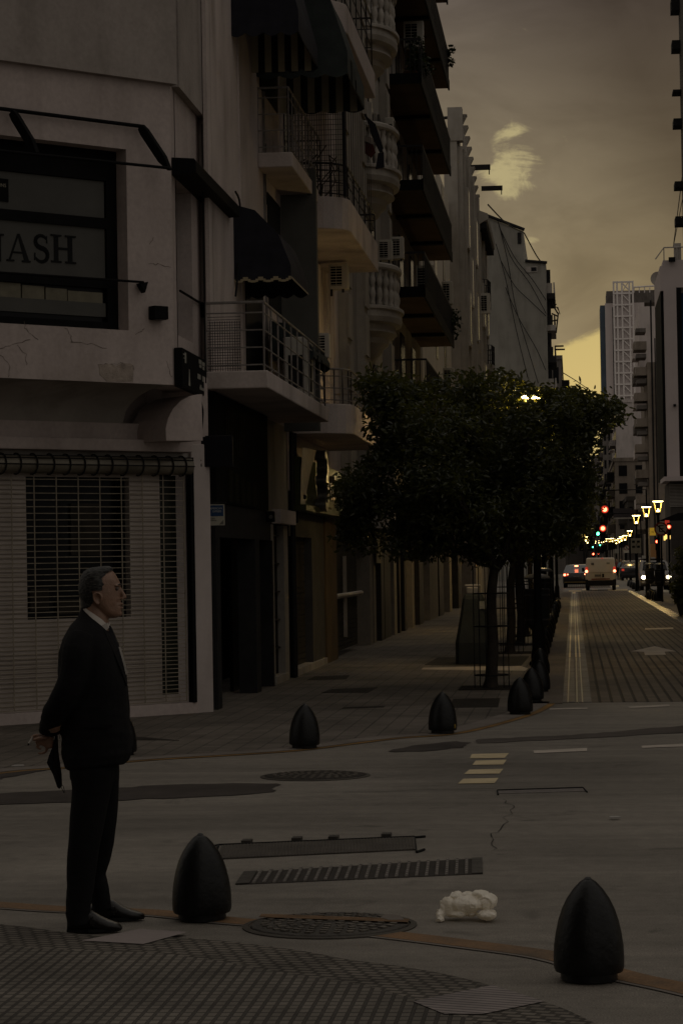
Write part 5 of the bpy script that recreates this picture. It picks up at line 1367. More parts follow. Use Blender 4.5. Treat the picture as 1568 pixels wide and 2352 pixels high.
for k in range(1, 60):
    t_ = k/60; a_ = A_.lerp(D_, t_); b_ = B_.lerp(C_, t_); m.tube([(a_.x,a_.y,.009),(b_.x,b_.y,.009)], .0035, 4)
m.build('ribs', M('hatch_ribs', (.085,.075,.065), .7, .4, 4), o)
m = MB(); m.tube([gp(545,1957,.012), gp(690,1973,.012)], .010, 5); m.bm.free()
# slotted drain
o, P = cover('drain_grate', 'slotted steel drain grate with a row of oblong bars in the road', ((541,2033),(560,2005),(1107,1972),(1108,2008)), M('grate_dark', (.040,.035,.031), .8, .3, 5), .004, 'drain grate')
m = MB(); A_, B_, C_, D_ = P; n = 22
mm_ = M('grate_steel', (.155,.14,.128), .40, .35, 14, .3, 60, metal=.3)
for k in range(n):
    t_ = (k+1.6)/(n+2.4); w_ = .30/(n+2)
    a_, b_ = A_.lerp(D_, t_), B_.lerp(C_, t_); a2, b2 = A_.lerp(D_, t_+w_), B_.lerp(C_, t_+w_)
    m.prism([a_.xy, a2.xy, b2.xy, b_.xy], 0, .012, 'z'); 
    a3, b3 = A_.lerp(D_, t_+w_*1.5), B_.lerp(C_, t_+w_*1.5)
    for j in range(8):
        p_ = a_.lerp(b_, (j+.5)/8).lerp(a2.lerp(b2,(j+.5)/8), .5); m.ball((p_.x,p_.y,.013), (.010,.02,.006), 4)
m.build('bars', mm_, o)
m = MB()
for t0, t1 in ((0,.055),(.955,1)):
    m.prism([A_.lerp(D_,t0).xy, A_.lerp(D_,t1).xy, B_.lerp(C_,t1).xy, B_.lerp(C_,t0).xy], 0, .010, 'z')
m.pieces('end_plate', ironc, o)
o, P = cover('drain_channel', 'short narrow drain channel with a broken dark edge, right of the crossing stripes', ((1143,1824),(1143,1816),(1336,1810),(1346,1818)), M('channel_steel', (.12,.105,.10), .5, .35, 20, .4, 60), .004, 'drain')
m = MB(); m.tube([gp(1143,1825,.006), gp(1141,1815,.006), gp(1240,1812,.006), gp(1338,1809,.006), gp(1347,1819,.006)], .007, 5); m.build('broken_edge', rubber, o)
dk_ = M('cover_dark', (.028,.024,.02), .75, .35, 5, .4, 50)
for pts, lb in ((((628,1676) if False else (705,1564),(722,1556),(803,1553),(795,1562)), 'dark rectangular cover near the shop doors on the far pavement'),
    (((738,1594),(762,1585),(868,1581),(845,1593)), 'second dark rectangular cover on the far pavement, below the first'),
    (((785,1630),(790,1627),(884,1624),(881,1627)), 'thin dark cover strip in the far pavement above the lone bollard'),
    (((1033,1628),(1040,1608),(1148,1606),(1143,1627)), 'square ribbed cover in the pavement between bollard and tree'),
    (((300,1703),(306,1696),(340,1697),(412,1704)), 'dark wedge shaped cover behind the man near the bollard'),
    (((975,1529),(1005,1512),(1215,1509),(1195,1532)), 'dark ribbed base plate under the waste container')):
    cover('pavement_cover', lb, pts, dk_, .016)
m = sheet('white_kerb_edge', [gp(*p) for p in ((967,1540),(972,1536),(1195,1532),(1212,1538),(1206,1543))], white_p, .018)
# ---------------------------------------------------------------- crumpled plastic bag
c = gp(1076,2112); kb = c.y/F*1.1
BL = MB(); bp = lambda x, y: ((x-1076)*kb, (2118-y)*kb*1.0)
for x, y, rx, ry, rz, dy in ((1072,2082,.088,.085,.050,0),(1033,2086,.045,.055,.052,-.01),(1112,2078,.058,.065,.050,.01),(1050,2064,.034,.05,.030,.02),(1098,2060,.044,.05,.026,.02),(1075,2068,.05,.06,.034,.03),(1116,2104,.050,.070,.028,-.06),(1050,2104,.050,.06,.028,-.02),(1082,2106,.03,.05,.016,0)):
    X_, Z_ = bp(x, y); BL.ball((X_, dy, max(Z_, rz*.7)), (rx, ry, rz), 12)
X0, Z0 = bp(1022,2098); X1_, Z1_ = bp(1016,2124)
BL.tube([(X0,-.02,Z0),((X0+X1_)/2-.004,-.05,.03),(X1_+.004,-.09,.012),(X1_-.004,-.105,.004)], [.034,.022,.018,.02], 9)
o = empty('plastic_bag', 'crumpled translucent white plastic bag lying on the road', 'bag', loc=(c.x, c.y, .004))
bgm = bpy.data.materials.new('bag_plastic'); bgm.use_nodes = True; nt = bgm.node_tree
b_ = nt.nodes['Principled BSDF']; b_.inputs['Base Color'].default_value = (.90,.85,.76,1); b_.inputs['Roughness'].default_value = .16; b_.inputs['Specular IOR Level'].default_value = .75
trn = nt.nodes.new('ShaderNodeBsdfTranslucent'); trn.inputs[0].default_value = (.95,.88,.74,1); mxn = nt.nodes.new('ShaderNodeMixShader'); mxn.inputs[0].default_value = .36
tcn = nt.nodes.new('ShaderNodeTexCoord'); nn = nt.nodes.new('ShaderNodeTexNoise'); nn.inputs['Scale'].default_value = 24; nn.inputs['Distortion'].default_value = 2.5; nn.inputs['Detail'].default_value = 4
bpn = nt.nodes.new('ShaderNodeBump'); bpn.inputs['Strength'].default_value = .3; bpn.inputs['Distance'].default_value = .015
nt.links.new(tcn.outputs['Object'], nn.inputs['Vector']); nt.links.new(nn.outputs['Fac'], bpn.inputs['Height']); nt.links.new(bpn.outputs['Normal'], b_.inputs['Normal'])
nt.links.new(b_.outputs[0], mxn.inputs[1]); nt.links.new(trn.outputs[0], mxn.inputs[2]); nt.links.new(mxn.outputs[0], nt.nodes['Material Output'].inputs['Surface'])
bo = BL.build('body', bgm, None); md = bo.modifiers.new('r', 'REMESH'); md.mode = 'VOXEL'; md.voxel_size = .0032
bpy.context.view_layer.update()
me = bpy.data.meshes.new_from_object(bo.evaluated_get(bpy.context.evaluated_depsgraph_get())); bo.modifiers.clear(); bo.data = me
ns_ = [Vector(v_.normal) for v_ in me.vertices]; fl_c = []
for v_, n0 in zip(me.vertices, ns_):
    p = Vector(v_.co); h = 0
    for sc, am in ((.058,.13),(.024,.06)):
        q_ = p/sc+Vector((3.3,1.7,5.1)); ds_v, pt_ = noise.voronoi(q_); c_ = pt_[0]
        r_ = noise.random_unit_vector() if False else Vector((noise.noise(c_*3.1+Vector((9,0,0)))*2, noise.noise(c_*3.1+Vector((0,9,0)))*2, noise.noise(c_*3.1+Vector((0,0,9)))*2))
        h += (q_-c_).dot(r_)*am*sc + .045*sc*max(0, 1-(ds_v[1]-ds_v[0])/.25)
    h -= .022*abs(noise.noise(p*9+Vector((2,0,4))))
    p = p+n0*h; p.z = max(p.z*.86, .002); fl_c += list(p)
me.vertices.foreach_set('co', fl_c); me.update()
for p in me.polygons: p.use_smooth = True
if not me.materials: me.materials.append(bgm)
bo.parent = o
# ---------------------------------------------------------------- litter
lit = M('litter_pale', (.34,.32,.30), .7, .2)
for i, (x, y, s_, lb) in enumerate(((43,1763,.05,'scrap of white paper on the kerb at the far left'),(1410,1883,.035,'tiny white scrap on the open road right of the cracks'),(786,1547,.05,'white scrap on the pavement by the shop doors'))):
    g_ = gp(x,y); m = MB(); m.prism([(g_.x-s_,g_.y-s_),(g_.x+s_*1.2,g_.y-s_*.6),(g_.x+s_*.7,g_.y+s_),(g_.x-s_*.8,g_.y+s_*.8)], .013, .022, 'z'); tag(m.build('litter', lit), lb, 'litter', 'scraps of litter on the ground')
# ---------------------------------------------------------------- waste container
wc_m = M('container_green_grey', (.040,.043,.040), .55, .2, 3, .15, 30, stain=.2)
wY = 41.0
L0, L1 = at(1046,1526,wY).x, at(1113,1526,wY).x; cxw = (L0+L1)/2+.06; hw = (L1-L0)/2+.06
o = empty('waste_container', 'tall tapering grey waste container standing behind the tree trunk', 'container', loc=(cxw, wY+.35, .016))
rings = []
for z_, f in ((0,1),(.36,1),(.37,.995),(.80,.74),(1.10,.58),(1.16,.50),(1.19,.40)):
    rings.append([(sx*hw*f*(1 if abs(sx)+abs(sy)<2 else .96), sy*.40*f, z_) for sx,sy in ((-1,-.8),(-.8,-1),(.8,-1),(1,-.8),(1,.8),(.8,1),(-.8,1),(-1,.8))])
MB().loft(rings).build('body', wc_m, o, world=False)
MB().box(-.12,.10,-.08,.08,1.185,1.30).box(-.15,.13,-.05,.05,1.30,1.345).build('lifting_lug', steel_l, o, bevel=.02, world=False)
MB().box(.10,.22,-.258,-.25,.93,1.06).bend(lambda v: Vector((v.x, v.y-(1.06-v.z)*.22, v.z))).build('notice', M('sticker_pale', (.25,.245,.22), .6, .3, 60), o, world=False)
MB().box(-.02,.14,-.30,-.285,.60,.78).bend(lambda v: Vector((v.x, v.y-(.78-v.z)*.24, v.z))).build('vent', darkgrey, o, world=False)
# ---------------------------------------------------------------- street lamps
lamp_hot = M('lamp_glow', (1,.8,.45), .5, 0, emit=(1,.76,.30), estr=16)
lamp_glass = M('lamp_strut_glow', (.5,.35,.08), .4, 0, emit=(1,.64,.13), estr=.9)
lamp_bulb = M('lamp_bulb', (1,.85,.5), .5, 0, emit=(1,.76,.30), estr=14)
LH = 4.12
def street_lamp(label, grp):
    o = empty('street_lamp', label, 'street lamp', grp)
    MB().lathe([(.16,0),(.16,.05),(.11,.10),(.105,.55),(.075,.62),(.065,.8),(.055,3.2),(.06,LH-.62),(.10,LH-.56),(.10,LH-.50),(.05,LH-.47)], 14).build('post', blackm, o, smooth=True, world=False)
    MB().lathe([(.225,LH-.035),(.235,LH-.02),(.20,LH+.01),(.06,LH+.035)], 20).build('cap', darkgrey, o, smooth=True, world=False)
    MB().lathe([(.205,LH-.065),(.215,LH-.037),(.20,LH-.036),(.05,LH-.036)], 20).build('reflector', lamp_hot, o, smooth=True, world=False)
    s = MB()
    for k in range(4):
        a = R(45+90*k); ca_, sa_ = math.cos(a), math.sin(a)
        s.tube([(.215*ca_,.215*sa_,LH-.06),(.20*ca_,.20*sa_,LH-.16),(.115*ca_,.115*sa_,LH-.49)], .016, 6)
    s.build('struts', lamp_glass, o, world=False)
    MB().lathe([(.055,LH-.47),(.062,LH-.44),(.03,LH-.40),(.012,LH-.35)], 12).build('bulb', lamp_bulb, o, smooth=True, world=False)
    return o
def lamp_light(o, watt, z=LH-.2, col=(1,.70,.28)):
    l = bpy.data.lights.new('lamp_light', 'POINT'); l.energy = watt; l.color = col; l.shadow_soft_size = .12
    q_ = bpy.data.objects.new('lamp_light', l); COL.objects.link(q_); q_.parent = o; q_.location = (0,0,z); return q_
lamp0 = street_lamp('lit street lamp shining through the crown of the nearest tree', 'lit street lamps')
g_ = gp(1237,1530); lamp0.location = (g_.x, g_.y, .01)
lamps = [lamp0]
RL = [((1514,1381),None),((1487,1372),None),((1463,1358),None)]
wordr = ['nearest','second','third']
for i, (p, _) in enumerate(RL):
    o = copy_tree(lamp0); g_ = gp(*p); o.location = (g_.x, g_.y, .01); o['label'] = f'{wordr[i]} and {["tallest looking","slightly lower","smallest"][i]} of the three large lit lamps in the right hand row'; lamps.append(o)
far_l = [(1445,1218),(1434,1229),(1426,1232),(1421,1236),(1414,1240),(1405,1236),(1399,1236.5),(1391,1237),(1385,1239),(1380,1240.5),(1374,1241.5),(1366,1242.5)]
ds_ = [198,222,246,268,292,318,345,372,400,430,465,500]
nmw = ['fourth','fifth','sixth','seventh','eighth','ninth','tenth','eleventh','twelfth','thirteenth','fourteenth','fifteenth']
for i, ((x, y), d) in enumerate(zip(far_l, ds_)):
    o = copy_tree(lamp0); q_ = at(x, y, d); o.location = (q_.x, q_.y, q_.z-LH); o['label'] = f'{nmw[i]} lit lamp of the right hand row, counted from its near end'; lamps.append(o)
for i, (x, y, d) in enumerate(((1339,1221,204),(1344,1232,240),(1348,1238,275))):
    o = copy_tree(lamp0); q_ = at(x, y, d); o.location = (q_.x, q_.y, q_.z-LH); o['label'] = ['tall bright lamp cluster left of the green light, nearest of three','middle lamp of the three left of the green light','lowest lamp of the three left of the green light'][i]; lamps.append(o)
for i, o in enumerate(lamps):
    if i == 0: lamp_light(o, 125)
    elif i < 4: lamp_light(o, 55)
    elif i < 8: lamp_light(o, 45)
for d, X_ in ((62,-.75),(84,-.75),(108,-.75)):
    o = copy_tree(lamp0); o.location = (X_, d, .01); o['label'] = {62:'lit lamp hidden in the trees just beyond the nearest lamp on the left kerb',84:'lit lamp buried in the foliage midway along the left kerb',108:'lit lamp behind the trees near the far end of the left kerb'}[d]; lamp_light(o, 22)
lamp0.scale = (1,1,1.095)
# ---------------------------------------------------------------- litter bins
bin_m = M('bin_dark', (.020,.021,.022), .5, .2, 5)
def litter_bin(label):
    o = empty('litter_bin', label, 'litter bin', 'black litter bins on the posts')
    MB().lathe([(.10,0),(.19,.10),(.20,.14),(.205,.66),(.215,.68),(.20,.70)], 20).build('bucket', bin_m, o, smooth=True, world=False)
    MB().lathe([(.212,.86),(.22,.885),(.17,.93),(.06,.955)], 20).build('lid', M('bin_lid', (.10,.10,.105), .3, .2, 5), o, smooth=True, world=False)
    s = MB()
    for k in range(4): a = R(45+90*k); s.tube([(.18*math.cos(a),.18*math.sin(a),.68),(.18*math.cos(a),.18*math.sin(a),.88)], .012, 6)
    s.build('lid_supports', bin_m, o, world=False)
    MB().lathe([(.209,.17),(.211,.185),(.209,.20)], 20).lathe([(.209,.58),(.211,.595),(.209,.61)], 20).build('steel_bands', M('bin_band', (.06,.06,.06), .35, .2, metal=.4), o, world=False)
    return o
lb0 = litter_bin('dark litter bin with domed lid strapped to the lamp post among the bollards')
g_ = gp(1237,1530); lb0.location = (g_.x-.01, g_.y+.30, .58)
for d, X_, lb in ((57.5,-.72,'smaller looking litter bin on a post behind the nearest one on the left kerb'),(98.6,3.45,'litter bin hanging on the nearest right hand lamp post'),(109.5,3.38,'litter bin hanging on the second right hand lamp post')):
    o = copy_tree(lb0); o.location = (X_, d+.3 if d<90 else d-.3, .62); o['label'] = lb
m = MB(); m.tube([(0,0,0),(0,0,1.5)], .06, 10)
pst = m.build('bin_post', blackm); pst.location = (-.72, 58.1, .01); tag(pst, 'dark post carrying the second litter bin of the left kerb', 'post')
# ---------------------------------------------------------------- signs on the right
sw = M('sign_face_white', (.34,.32,.28), .5, .1, 6); sk = M('sign_ink', (.01,.01,.01), .6); sr = M('sign_red', (.16,.018,.014), .5)
def disc(name, c, r, th, mat, parent, r0=0):
    m = MB()
    if r0:
        P_ = [(r0,0),(r,0),(r,th),(r0,th)]
        rg_ = [[m.v((q_*math.cos(2*math.pi*k/32), q_*math.sin(2*math.pi*k/32), z_)) for k in range(32)] for q_, z_ in P_]
        m.skin(rg_+rg_[:1], False)
    else: m.lathe([(r,0),(r,th)], 32)
    m.bend(lambda v: Vector((c[0]+v.x, c[1]-v.z, c[2]+v.y))); return m.build(name, mat, parent)
def no_park(label, x, y, Yd, rpx):
    c = at(x, y, Yd); r = rpx/F*Yd
    o = empty('no_parking_sign', label, 'traffic sign', 'round no parking signs', (c.x,Yd,c.z))
    disc('face', c, r, .02, sw, o); disc('red_ring', (c.x,c.y-.021,c.z), r, .006, sr, o, r*.80)
    lettering('letter_mark', 'E', r*1.45, frame((c.x, c.y-.024, c.z), (1,0,0), (0,0,1)), sk, o, .003, 1.25)
    m = MB(); m.box(-r*.85, r*.85, -.004, 0, -r*.085, r*.085); m.bend(lambda v: Vector((c.x+(v.x*.72+v.z*.70), c.y-.029+v.y, c.z+(-v.x*.70+v.z*.72)))); m.build('slash', sk, o)
    MB().tube([(c.x+.0,Yd+.06,0),(c.x,Yd+.06,c.z+r)], .035, 8).build('post', blackm, o)
    return o
no_park('round no parking sign with crossed letter beside the nearest right hand lamp', 1517, 1215, 97.5, 15.5)
no_park('distant round no parking sign among the far lamps', 1438, 1258, 205, 5.5)
o = empty('parking_board', 'white board with four dark squares on a post by the crossing', 'sign', loc=(at(1460,1250,130).x,130,0))
p0, p1 = at(1448,1271,130), at(1471,1236,130); MB().box(p0.x,p1.x,130,130.04,p0.z,p1.z).build('board', sw, o)
m = MB(); W_, H_ = p1.x-p0.x, p1.z-p0.z
for fx_ in (.12,.60):
    for fz in (.36,.70): m.box(p0.x+W_*fx_, p0.x+W_*(fx_+.27), 129.985, 129.998, p0.z+H_*fz, p0.z+H_*(fz+.14))
m.build('dark_squares', sk, o)
m = MB(); m.tube([(p0.x+W_*.5,129.99,p0.z+H_*.4),(p0.x+W_*.52,129.99,p0.z+H_*.58),(p0.x+W_*.62,129.99,p0.z+H_*.64),(p0.x+W_*.70,129.99,p0.z+H_*.64)], .010, 5); m.build('arrow_line', sk, o)
MB().tube([((p0.x+p1.x)/2,130.1,0),((p0.x+p1.x)/2,130.1,p1.z)], .06, 8).build('post', blackm, o)
o = empty('yellow_sign', 'small yellow lit sign between the second lamp and the no parking sign', 'sign', loc=(at(1497,1220,118).x,118,at(1497,1230,118).z))
p0, p1 = at(1491,1230,118), at(1504.5,1212,118); MB().box(p0.x,p1.x,118,118.06,p0.z,p1.z).build('panel', M('yellow_panel', (.55,.36,.05), .5, .1, 3, emit=(1,.6,.06), estr=.16), o); lettering('sign_text', 'IIIII', .10, frame(((p0.x+p1.x)/2,117.99,(p0.z+p1.z)/2-.02), (1,0,0),(0,0,1)), sk, o, .002)
MB().tube([(at(1489,1220,118.2).x,118.2,0),(at(1489,1220,118.2).x,118.2,p1.z)], .05, 6).build('post', steel_l, o)
for i, (x0_,y0_,x1_,y1_,Yd,lb) in enumerate(((1410,1271,1420,1261,260,'small white sign among the distant lamps'),(1431,1270,1443,1263,205,'small white plate under the distant no parking sign'))):
    p0, p1 = at(x0_,y0_,Yd), at(x1_,y1_,Yd); o = empty('sign_plate', lb, 'sign', loc=(p0.x,Yd,p0.z)); MB().box(p0.x,p1.x,Yd,Yd+.05,p0.z,p1.z).build('plate', sw, o); MB().tube([((p0.x+p1.x)/2,Yd+.1,0),((p0.x+p1.x)/2,Yd+.1,p1.z)], .05, 6).build('post', blackm, o)
# ---------------------------------------------------------------- traffic lights
def traffic(label, x, y, Yd, r, col, strength, ped=False, arm=None, grp='lit traffic lights'):
    c = at(x, y, Yd); o = empty('traffic_light', label, 'traffic light', grp, (c.x,Yd,c.z))
    k = 1 if col=='r' else -1
    hgt = 1.0 if not ped else .6
    zl = (c.z-hgt+.18, c.z+.20) if col=='r' else (c.z-.2, c.z+hgt-.18)
    MB().box(c.x-r*1.25,c.x+r*1.25,Yd+.02,Yd+.25,zl[0],zl[1]).build('housing', blackm, o, bevel=.02)
    if col == 'r':
        m = MB(); m.lathe([(r*1.6,0),(r*1.55,.02),(.01,.03)], 24); m.bend(lambda v: Vector((c.x+v.x, Yd+.0195-v.z*.1, c.z+v.y))); m.build('halo_disc', M('signal_halo', (.6,.03,.02), .5, 0, emit=(1,.07,.03), estr=.42), o)  # glowing red disc added to imitate the halo round the lens
    mc = {'r':M('signal_red', (1,.1,.06), .5, 0, emit=(1,.13,.06), estr=strength), 'g':M('signal_green', (.1,1,.6), .5, 0, emit=(.08,1,.38), estr=strength)}[col]
    m = MB(); m.lathe([(r,0),(r*.85,r*.25),(r*.4,r*.42),(.01,r*.46)], 20); m.bend(lambda v: Vector((c.x+v.x, Yd+.019-v.z, c.z+v.y))); m.build('lens', mc, o, smooth=True)
    m = MB()
    for a0 in range(0, 181, 20):
        a_, b_ = R(a0), R(a0+20)
        if a0 < 180: m.face([(c.x+r*1.15*math.cos(a_),Yd+.019,c.z+r*1.15*math.sin(a_)),(c.x+r*1.15*math.cos(b_),Yd+.019,c.z+r*1.15*math.sin(b_)),(c.x+r*1.15*math.cos(b_),Yd-.2,c.z+r*1.15*math.sin(b_)),(c.x+r*1.15*math.cos(a_),Yd-.2,c.z+r*1.15*math.sin(a_))])
    m.build('visor', blackm, o)
    m = MB(); zo = (c.z-.32*k)
    m.lathe([(r*.9,0),(.01,.02)], 14); m.bend(lambda v: Vector((c.x+v.x, Yd+.018-v.z, zo+v.y))); m.build('dark_lens', glass_d, o)
    if arm: m = MB(); m.tube([(c.x,Yd+.12,zl[1]),(c.x,Yd+.12,arm),(4.2,Yd+.12,arm),(4.3,Yd+.12,0)] if arm > 0 else [(c.x,Yd+.12,zl[0]),(c.x,Yd+.12,0)], .045, 6); m.build('mast', blackm, o)
    return o, c
t, c_r = traffic('upper red traffic light hanging over the road, larger of the two', 1387.8, 1170, 139, .135, 'r', 9, arm=5.7)
traffic('lower red traffic light hanging below the larger one', 1383.4, 1213.7, 152, .13, 'r', 9, arm=4.6)
traffic('green traffic light right of the left lamp cluster', 1372, 1225.7, 230, .15, 'g', 3, arm=-1)
traffic('red pedestrian light beside the no parking sign at the right edge', 1535, 1210, 120, .075, 'r', 9, True, arm=-1)
traffic('red pedestrian light on the post left of the crossing pillar', 1507.5, 1244, 119, .06, 'r', 9, True, arm=-1)
traffic('distant small green light, left one of two', 1360.5, 1256.5, 330, .09, 'g', 2.5, arm=-1); traffic('distant small green light, right one of two', 1377, 1252, 330, .09, 'g', 2.5, arm=-1)
traffic('distant small red light low over the taxi', 1361.5, 1272.5, 330, .12, 'r', 9, arm=-1); traffic('faint distant red light right of the low red one', 1373, 1272.5, 380, .09, 'r', 9, arm=-1)
o = empty('red_signboard', 'small glowing red shop sign above the pedestrian light at the right edge', 'sign', loc=(at(1527,1200,150).x,150,at(1527,1206,150).z))
p0, p1 = at(1526,1206,150), at(1536,1195,150); MB().box(p0.x,p1.x,150,150.2,p0.z,p1.z).build('panel', M('red_lit_panel', (.5,.05,.03), .5, .1, emit=(1,.07,.04), estr=.22), o); MB().box(p0.x-.03,p1.x+.03,150.21,150.3,p0.z-.03,p1.z+.03).build('backplate', blackm, o)
# small lit shop lamps on the right
for i, (x, y) in enumerate(((1525,1236),(1528.5,1233),(1536.5,1233))):
    c = at(x,y,150); o = empty('wall_lantern', ['left of three tiny yellow lamps on the dark shopfront at right','middle of three tiny yellow lamps on the dark shopfront at right','right of three tiny yellow lamps on the dark shopfront at right'][i], 'lamp', 'tiny yellow lamps on the dark shopfront', tuple(c))
    MB().lathe([(.05,-.14),(.06,0),(.05,.14)], 10).build('glass', M('lantern_glow', (1,.6,.2), .5, 0, emit=(1,.62,.16), estr=1.6), o, world=False); MB().lathe([(.07,.141),(.02,.2)], 10).build('cap', blackm, o, world=False)
# orange shop lamps far away
for i, (x, y) in enumerate(((1399,1255),(1399,1246),(1417,1257))):
    c = at(x,y,340); o = empty('hanging_lamp', ['lower orange lamp far down the right side','upper orange lamp far down the right side','orange lamp rightmost among the far signs'][i], 'lamp', 'orange lamps far down the street', tuple(c))
    MB().lathe([(.12,-.14),(.18,0),(.08,.16)], 10).build('globe', M('orange_glow', (1,.6,.2), .5, 0, emit=(1,.5,.12), estr=3), o, world=False); MB().tube([(0,0,.16),(0,0,.9)], .03, 5).build('stem', blackm, o, world=False)
# ---------------------------------------------------------------- trees
def leaf_material(name, c, t):
    m = bpy.data.materials.new(name); m.use_nodes = True; nt = m.node_tree
    b = nt.nodes['Principled BSDF']; out = nt.nodes['Material Output']
    geo = nt.nodes.new('ShaderNodeNewGeometry'); rp = nt.nodes.new('ShaderNodeValToRGB')
    nt.links.new(geo.outputs['Random Per Island'], rp.inputs['Fac'])
    rp.color_ramp.elements[0].color = (c[0]*.55,c[1]*.6,c[2]*.6,1); rp.color_ramp.elements[1].color = (c[0]*1.6,c[1]*1.45,c[2]*1.2,1)
    nt.links.new(rp.outputs['Color'], b.inputs['Base Color']); b.inputs['Roughness'].default_value = .30; b.inputs['Specular IOR Level'].default_value = .45
    tr = nt.nodes.new('ShaderNodeBsdfTranslucent'); tr.inputs['Color'].default_value = (*t,1)
    mx = nt.nodes.new('ShaderNodeMixShader'); mx.inputs[0].default_value = .28
    nt.links.new(b.outputs[0], mx.inputs[1]); nt.links.new(tr.outputs[0], mx.inputs[2]); nt.links.new(mx.outputs[0], out.inputs['Surface'])
    return m
leaf_t = leaf_material('tree_leaf', (.030,.037,.014), (.20,.20,.025))
bark = M('tree_bark', (.040,.033,.026), .9, .35, 6, .6, 30)
def leaves_mesh(name, pts, size, mat, parent, rs):
    V_, Fc = [], []
    off = base_of(parent)
    for p in pts:
        p = Vector(p)-off
        a = Vector((rs.gauss(0,1), rs.gauss(0,1), rs.gauss(-.25,.7))).normalized()
        b = a.cross(Vector((rs.uniform(-1,1),rs.uniform(-1,1),rs.uniform(-1,1))))
        if b.length < 1e-3: continue
        b.normalize(); n_ = a.cross(b); s_ = size*rs.uniform(.65,1.25); w_ = s_*.22
        i = len(V_)
        V_ += [p, p+a*s_*.35+b*w_+n_*s_*.06, p+a*s_*.75+b*w_*.7+n_*s_*.03, p+a*s_-n_*s_*.08, p+a*s_*.75-b*w_*.7+n_*s_*.03, p+a*s_*.35-b*w_+n_*s_*.06]
        Fc += [(i,i+1,i+2,i+3),(i,i+3,i+4,i+5)]
    me = bpy.data.meshes.new(name); me.from_pydata([tuple(v) for v in V_], [], Fc); me.materials.append(mat)
    o = bpy.data.objects.new(name, me); COL.objects.link(o); o.parent = parent; return o
def inside(x, y, P):
    c = False; n = len(P)
    for i in range(n):
        (x1,y1),(x2,y2) = P[i],P[(i+1)%n]
        if (y1 > y) != (y2 > y) and x < (x2-x1)*(y-y1)/(y2-y1)+x1: c = not c
    return c
crownP = [(818,905),(822,870),(850,848),(885,862),(915,862),(940,880),(985,878),(1030,872),(1070,852),(1100,866),(1145,848),(1185,862),(1215,884),(1245,892),(1280,900),(1320,888),(1360,906),(1405,908),(1428,930),(1437,955),(1425,972),(1405,975),(1388,995),(1365,992),(1350,1004),(1372,1012),(1364,1046),(1345,1066),(1362,1090),(1358,1130),(1342,1160),(1346,1200),(1325,1235),(1300,1262),(1262,1280),(1215,1268),(1180,1275),(1140,1292),(1095,1288),(1060,1278),(1010,1276),(960,1282),(900,1268),(850,1272),(800,1254),(765,1238),(775,1200),(800,1178),(770,1150),(765,1118),(790,1080),(845,1052),(872,1020),(858,990),(835,968),(850,942)]
TX, TYY = gp(1126,1582).x, gp(1126,1582).y
def make_tree_trunk(root, base, hgt, lean, rs, fork=1.7, spread=1.3):
    b = Vector(base)
    m = MB(); top = b+Vector((lean[0],lean[1],fork))
    pts = smoothline([b, b+Vector((lean[0]*.2+.02,0,fork*.35)), b+Vector((lean[0]*.6-.03,lean[1]*.5,fork*.7)), top], 4)
    n = len(pts); m.tube(pts, [.088-.030*i/n if i else .115 for i in range(n)], 10)
    for k in range(6):
        a = 2*math.pi*k/6+rs.uniform(-.3,.3); sp_ = spread*rs.uniform(.6,1)
        e1 = top+Vector((math.cos(a)*sp_*.4, math.sin(a)*sp_*.4, rs.uniform(.25,.5))); e2 = top+Vector((math.cos(a)*sp_, math.sin(a)*sp_, rs.uniform(.7,hgt-fork-.5)))
        m.tube(smoothline([top-Vector((0,0,.12)), e1, e2], 4), [.062-.045*i/8 for i in range(9)], 7)
        for j in range(3):
            q_ = e1.lerp(e2, rs.uniform(.2,.9)); m.tube([q_, q_+Vector((rs.uniform(-.4,.4),rs.uniform(-.4,.4),rs.uniform(.1,.5)))], [.018,.006], 5)
    return m.build('trunk', bark, root, smooth=True, angle=70)
rs = random.Random(42)
t1 = empty('street_tree', 'nearest dense dark street tree with wide crown in front of the balconies', 'tree', 'street trees along the left kerb', (TX,TYY,.01))
make_tree_trunk(t1, (TX,TYY,.012), 4.2, (.10,.05), rs, 1.75, 1.4)
pts = []
cl = []
while len(cl) < 300:
    x, y = rs.uniform(765,1440), rs.uniform(845,1292)
    if inside(x, y, crownP):
        # thickness of the crown away from its rim
        edge_d = min(abs(x-a)+abs(y-b) for a,b in crownP)
        dp = min(1.5, .25+edge_d*.011); cl.append((x, y, TYY+.1+rs.uniform(-1,1)*dp, rs.uniform(.16,.34)))
for (x, y, d, r) in cl:
    for _ in range(150):
        dx, dy = rs.gauss(0,.55)*r*F/d, rs.gauss(0,.5)*r*F/d
        gx = math.hypot((x+dx-1216)/34, (y+dy-912)/15); gz_ = math.hypot((x+dx-1212)/62, (y+dy-950)/48)
        if (gx < 1 and rs.random() < .80) or (gz_ < 1 and rs.random() < .35): continue
        if inside(x+dx+rs.gauss(0,7), y+dy+rs.gauss(0,7), crownP): pts.append(at(x+dx, y+dy, d+rs.gauss(0,.5)*r))
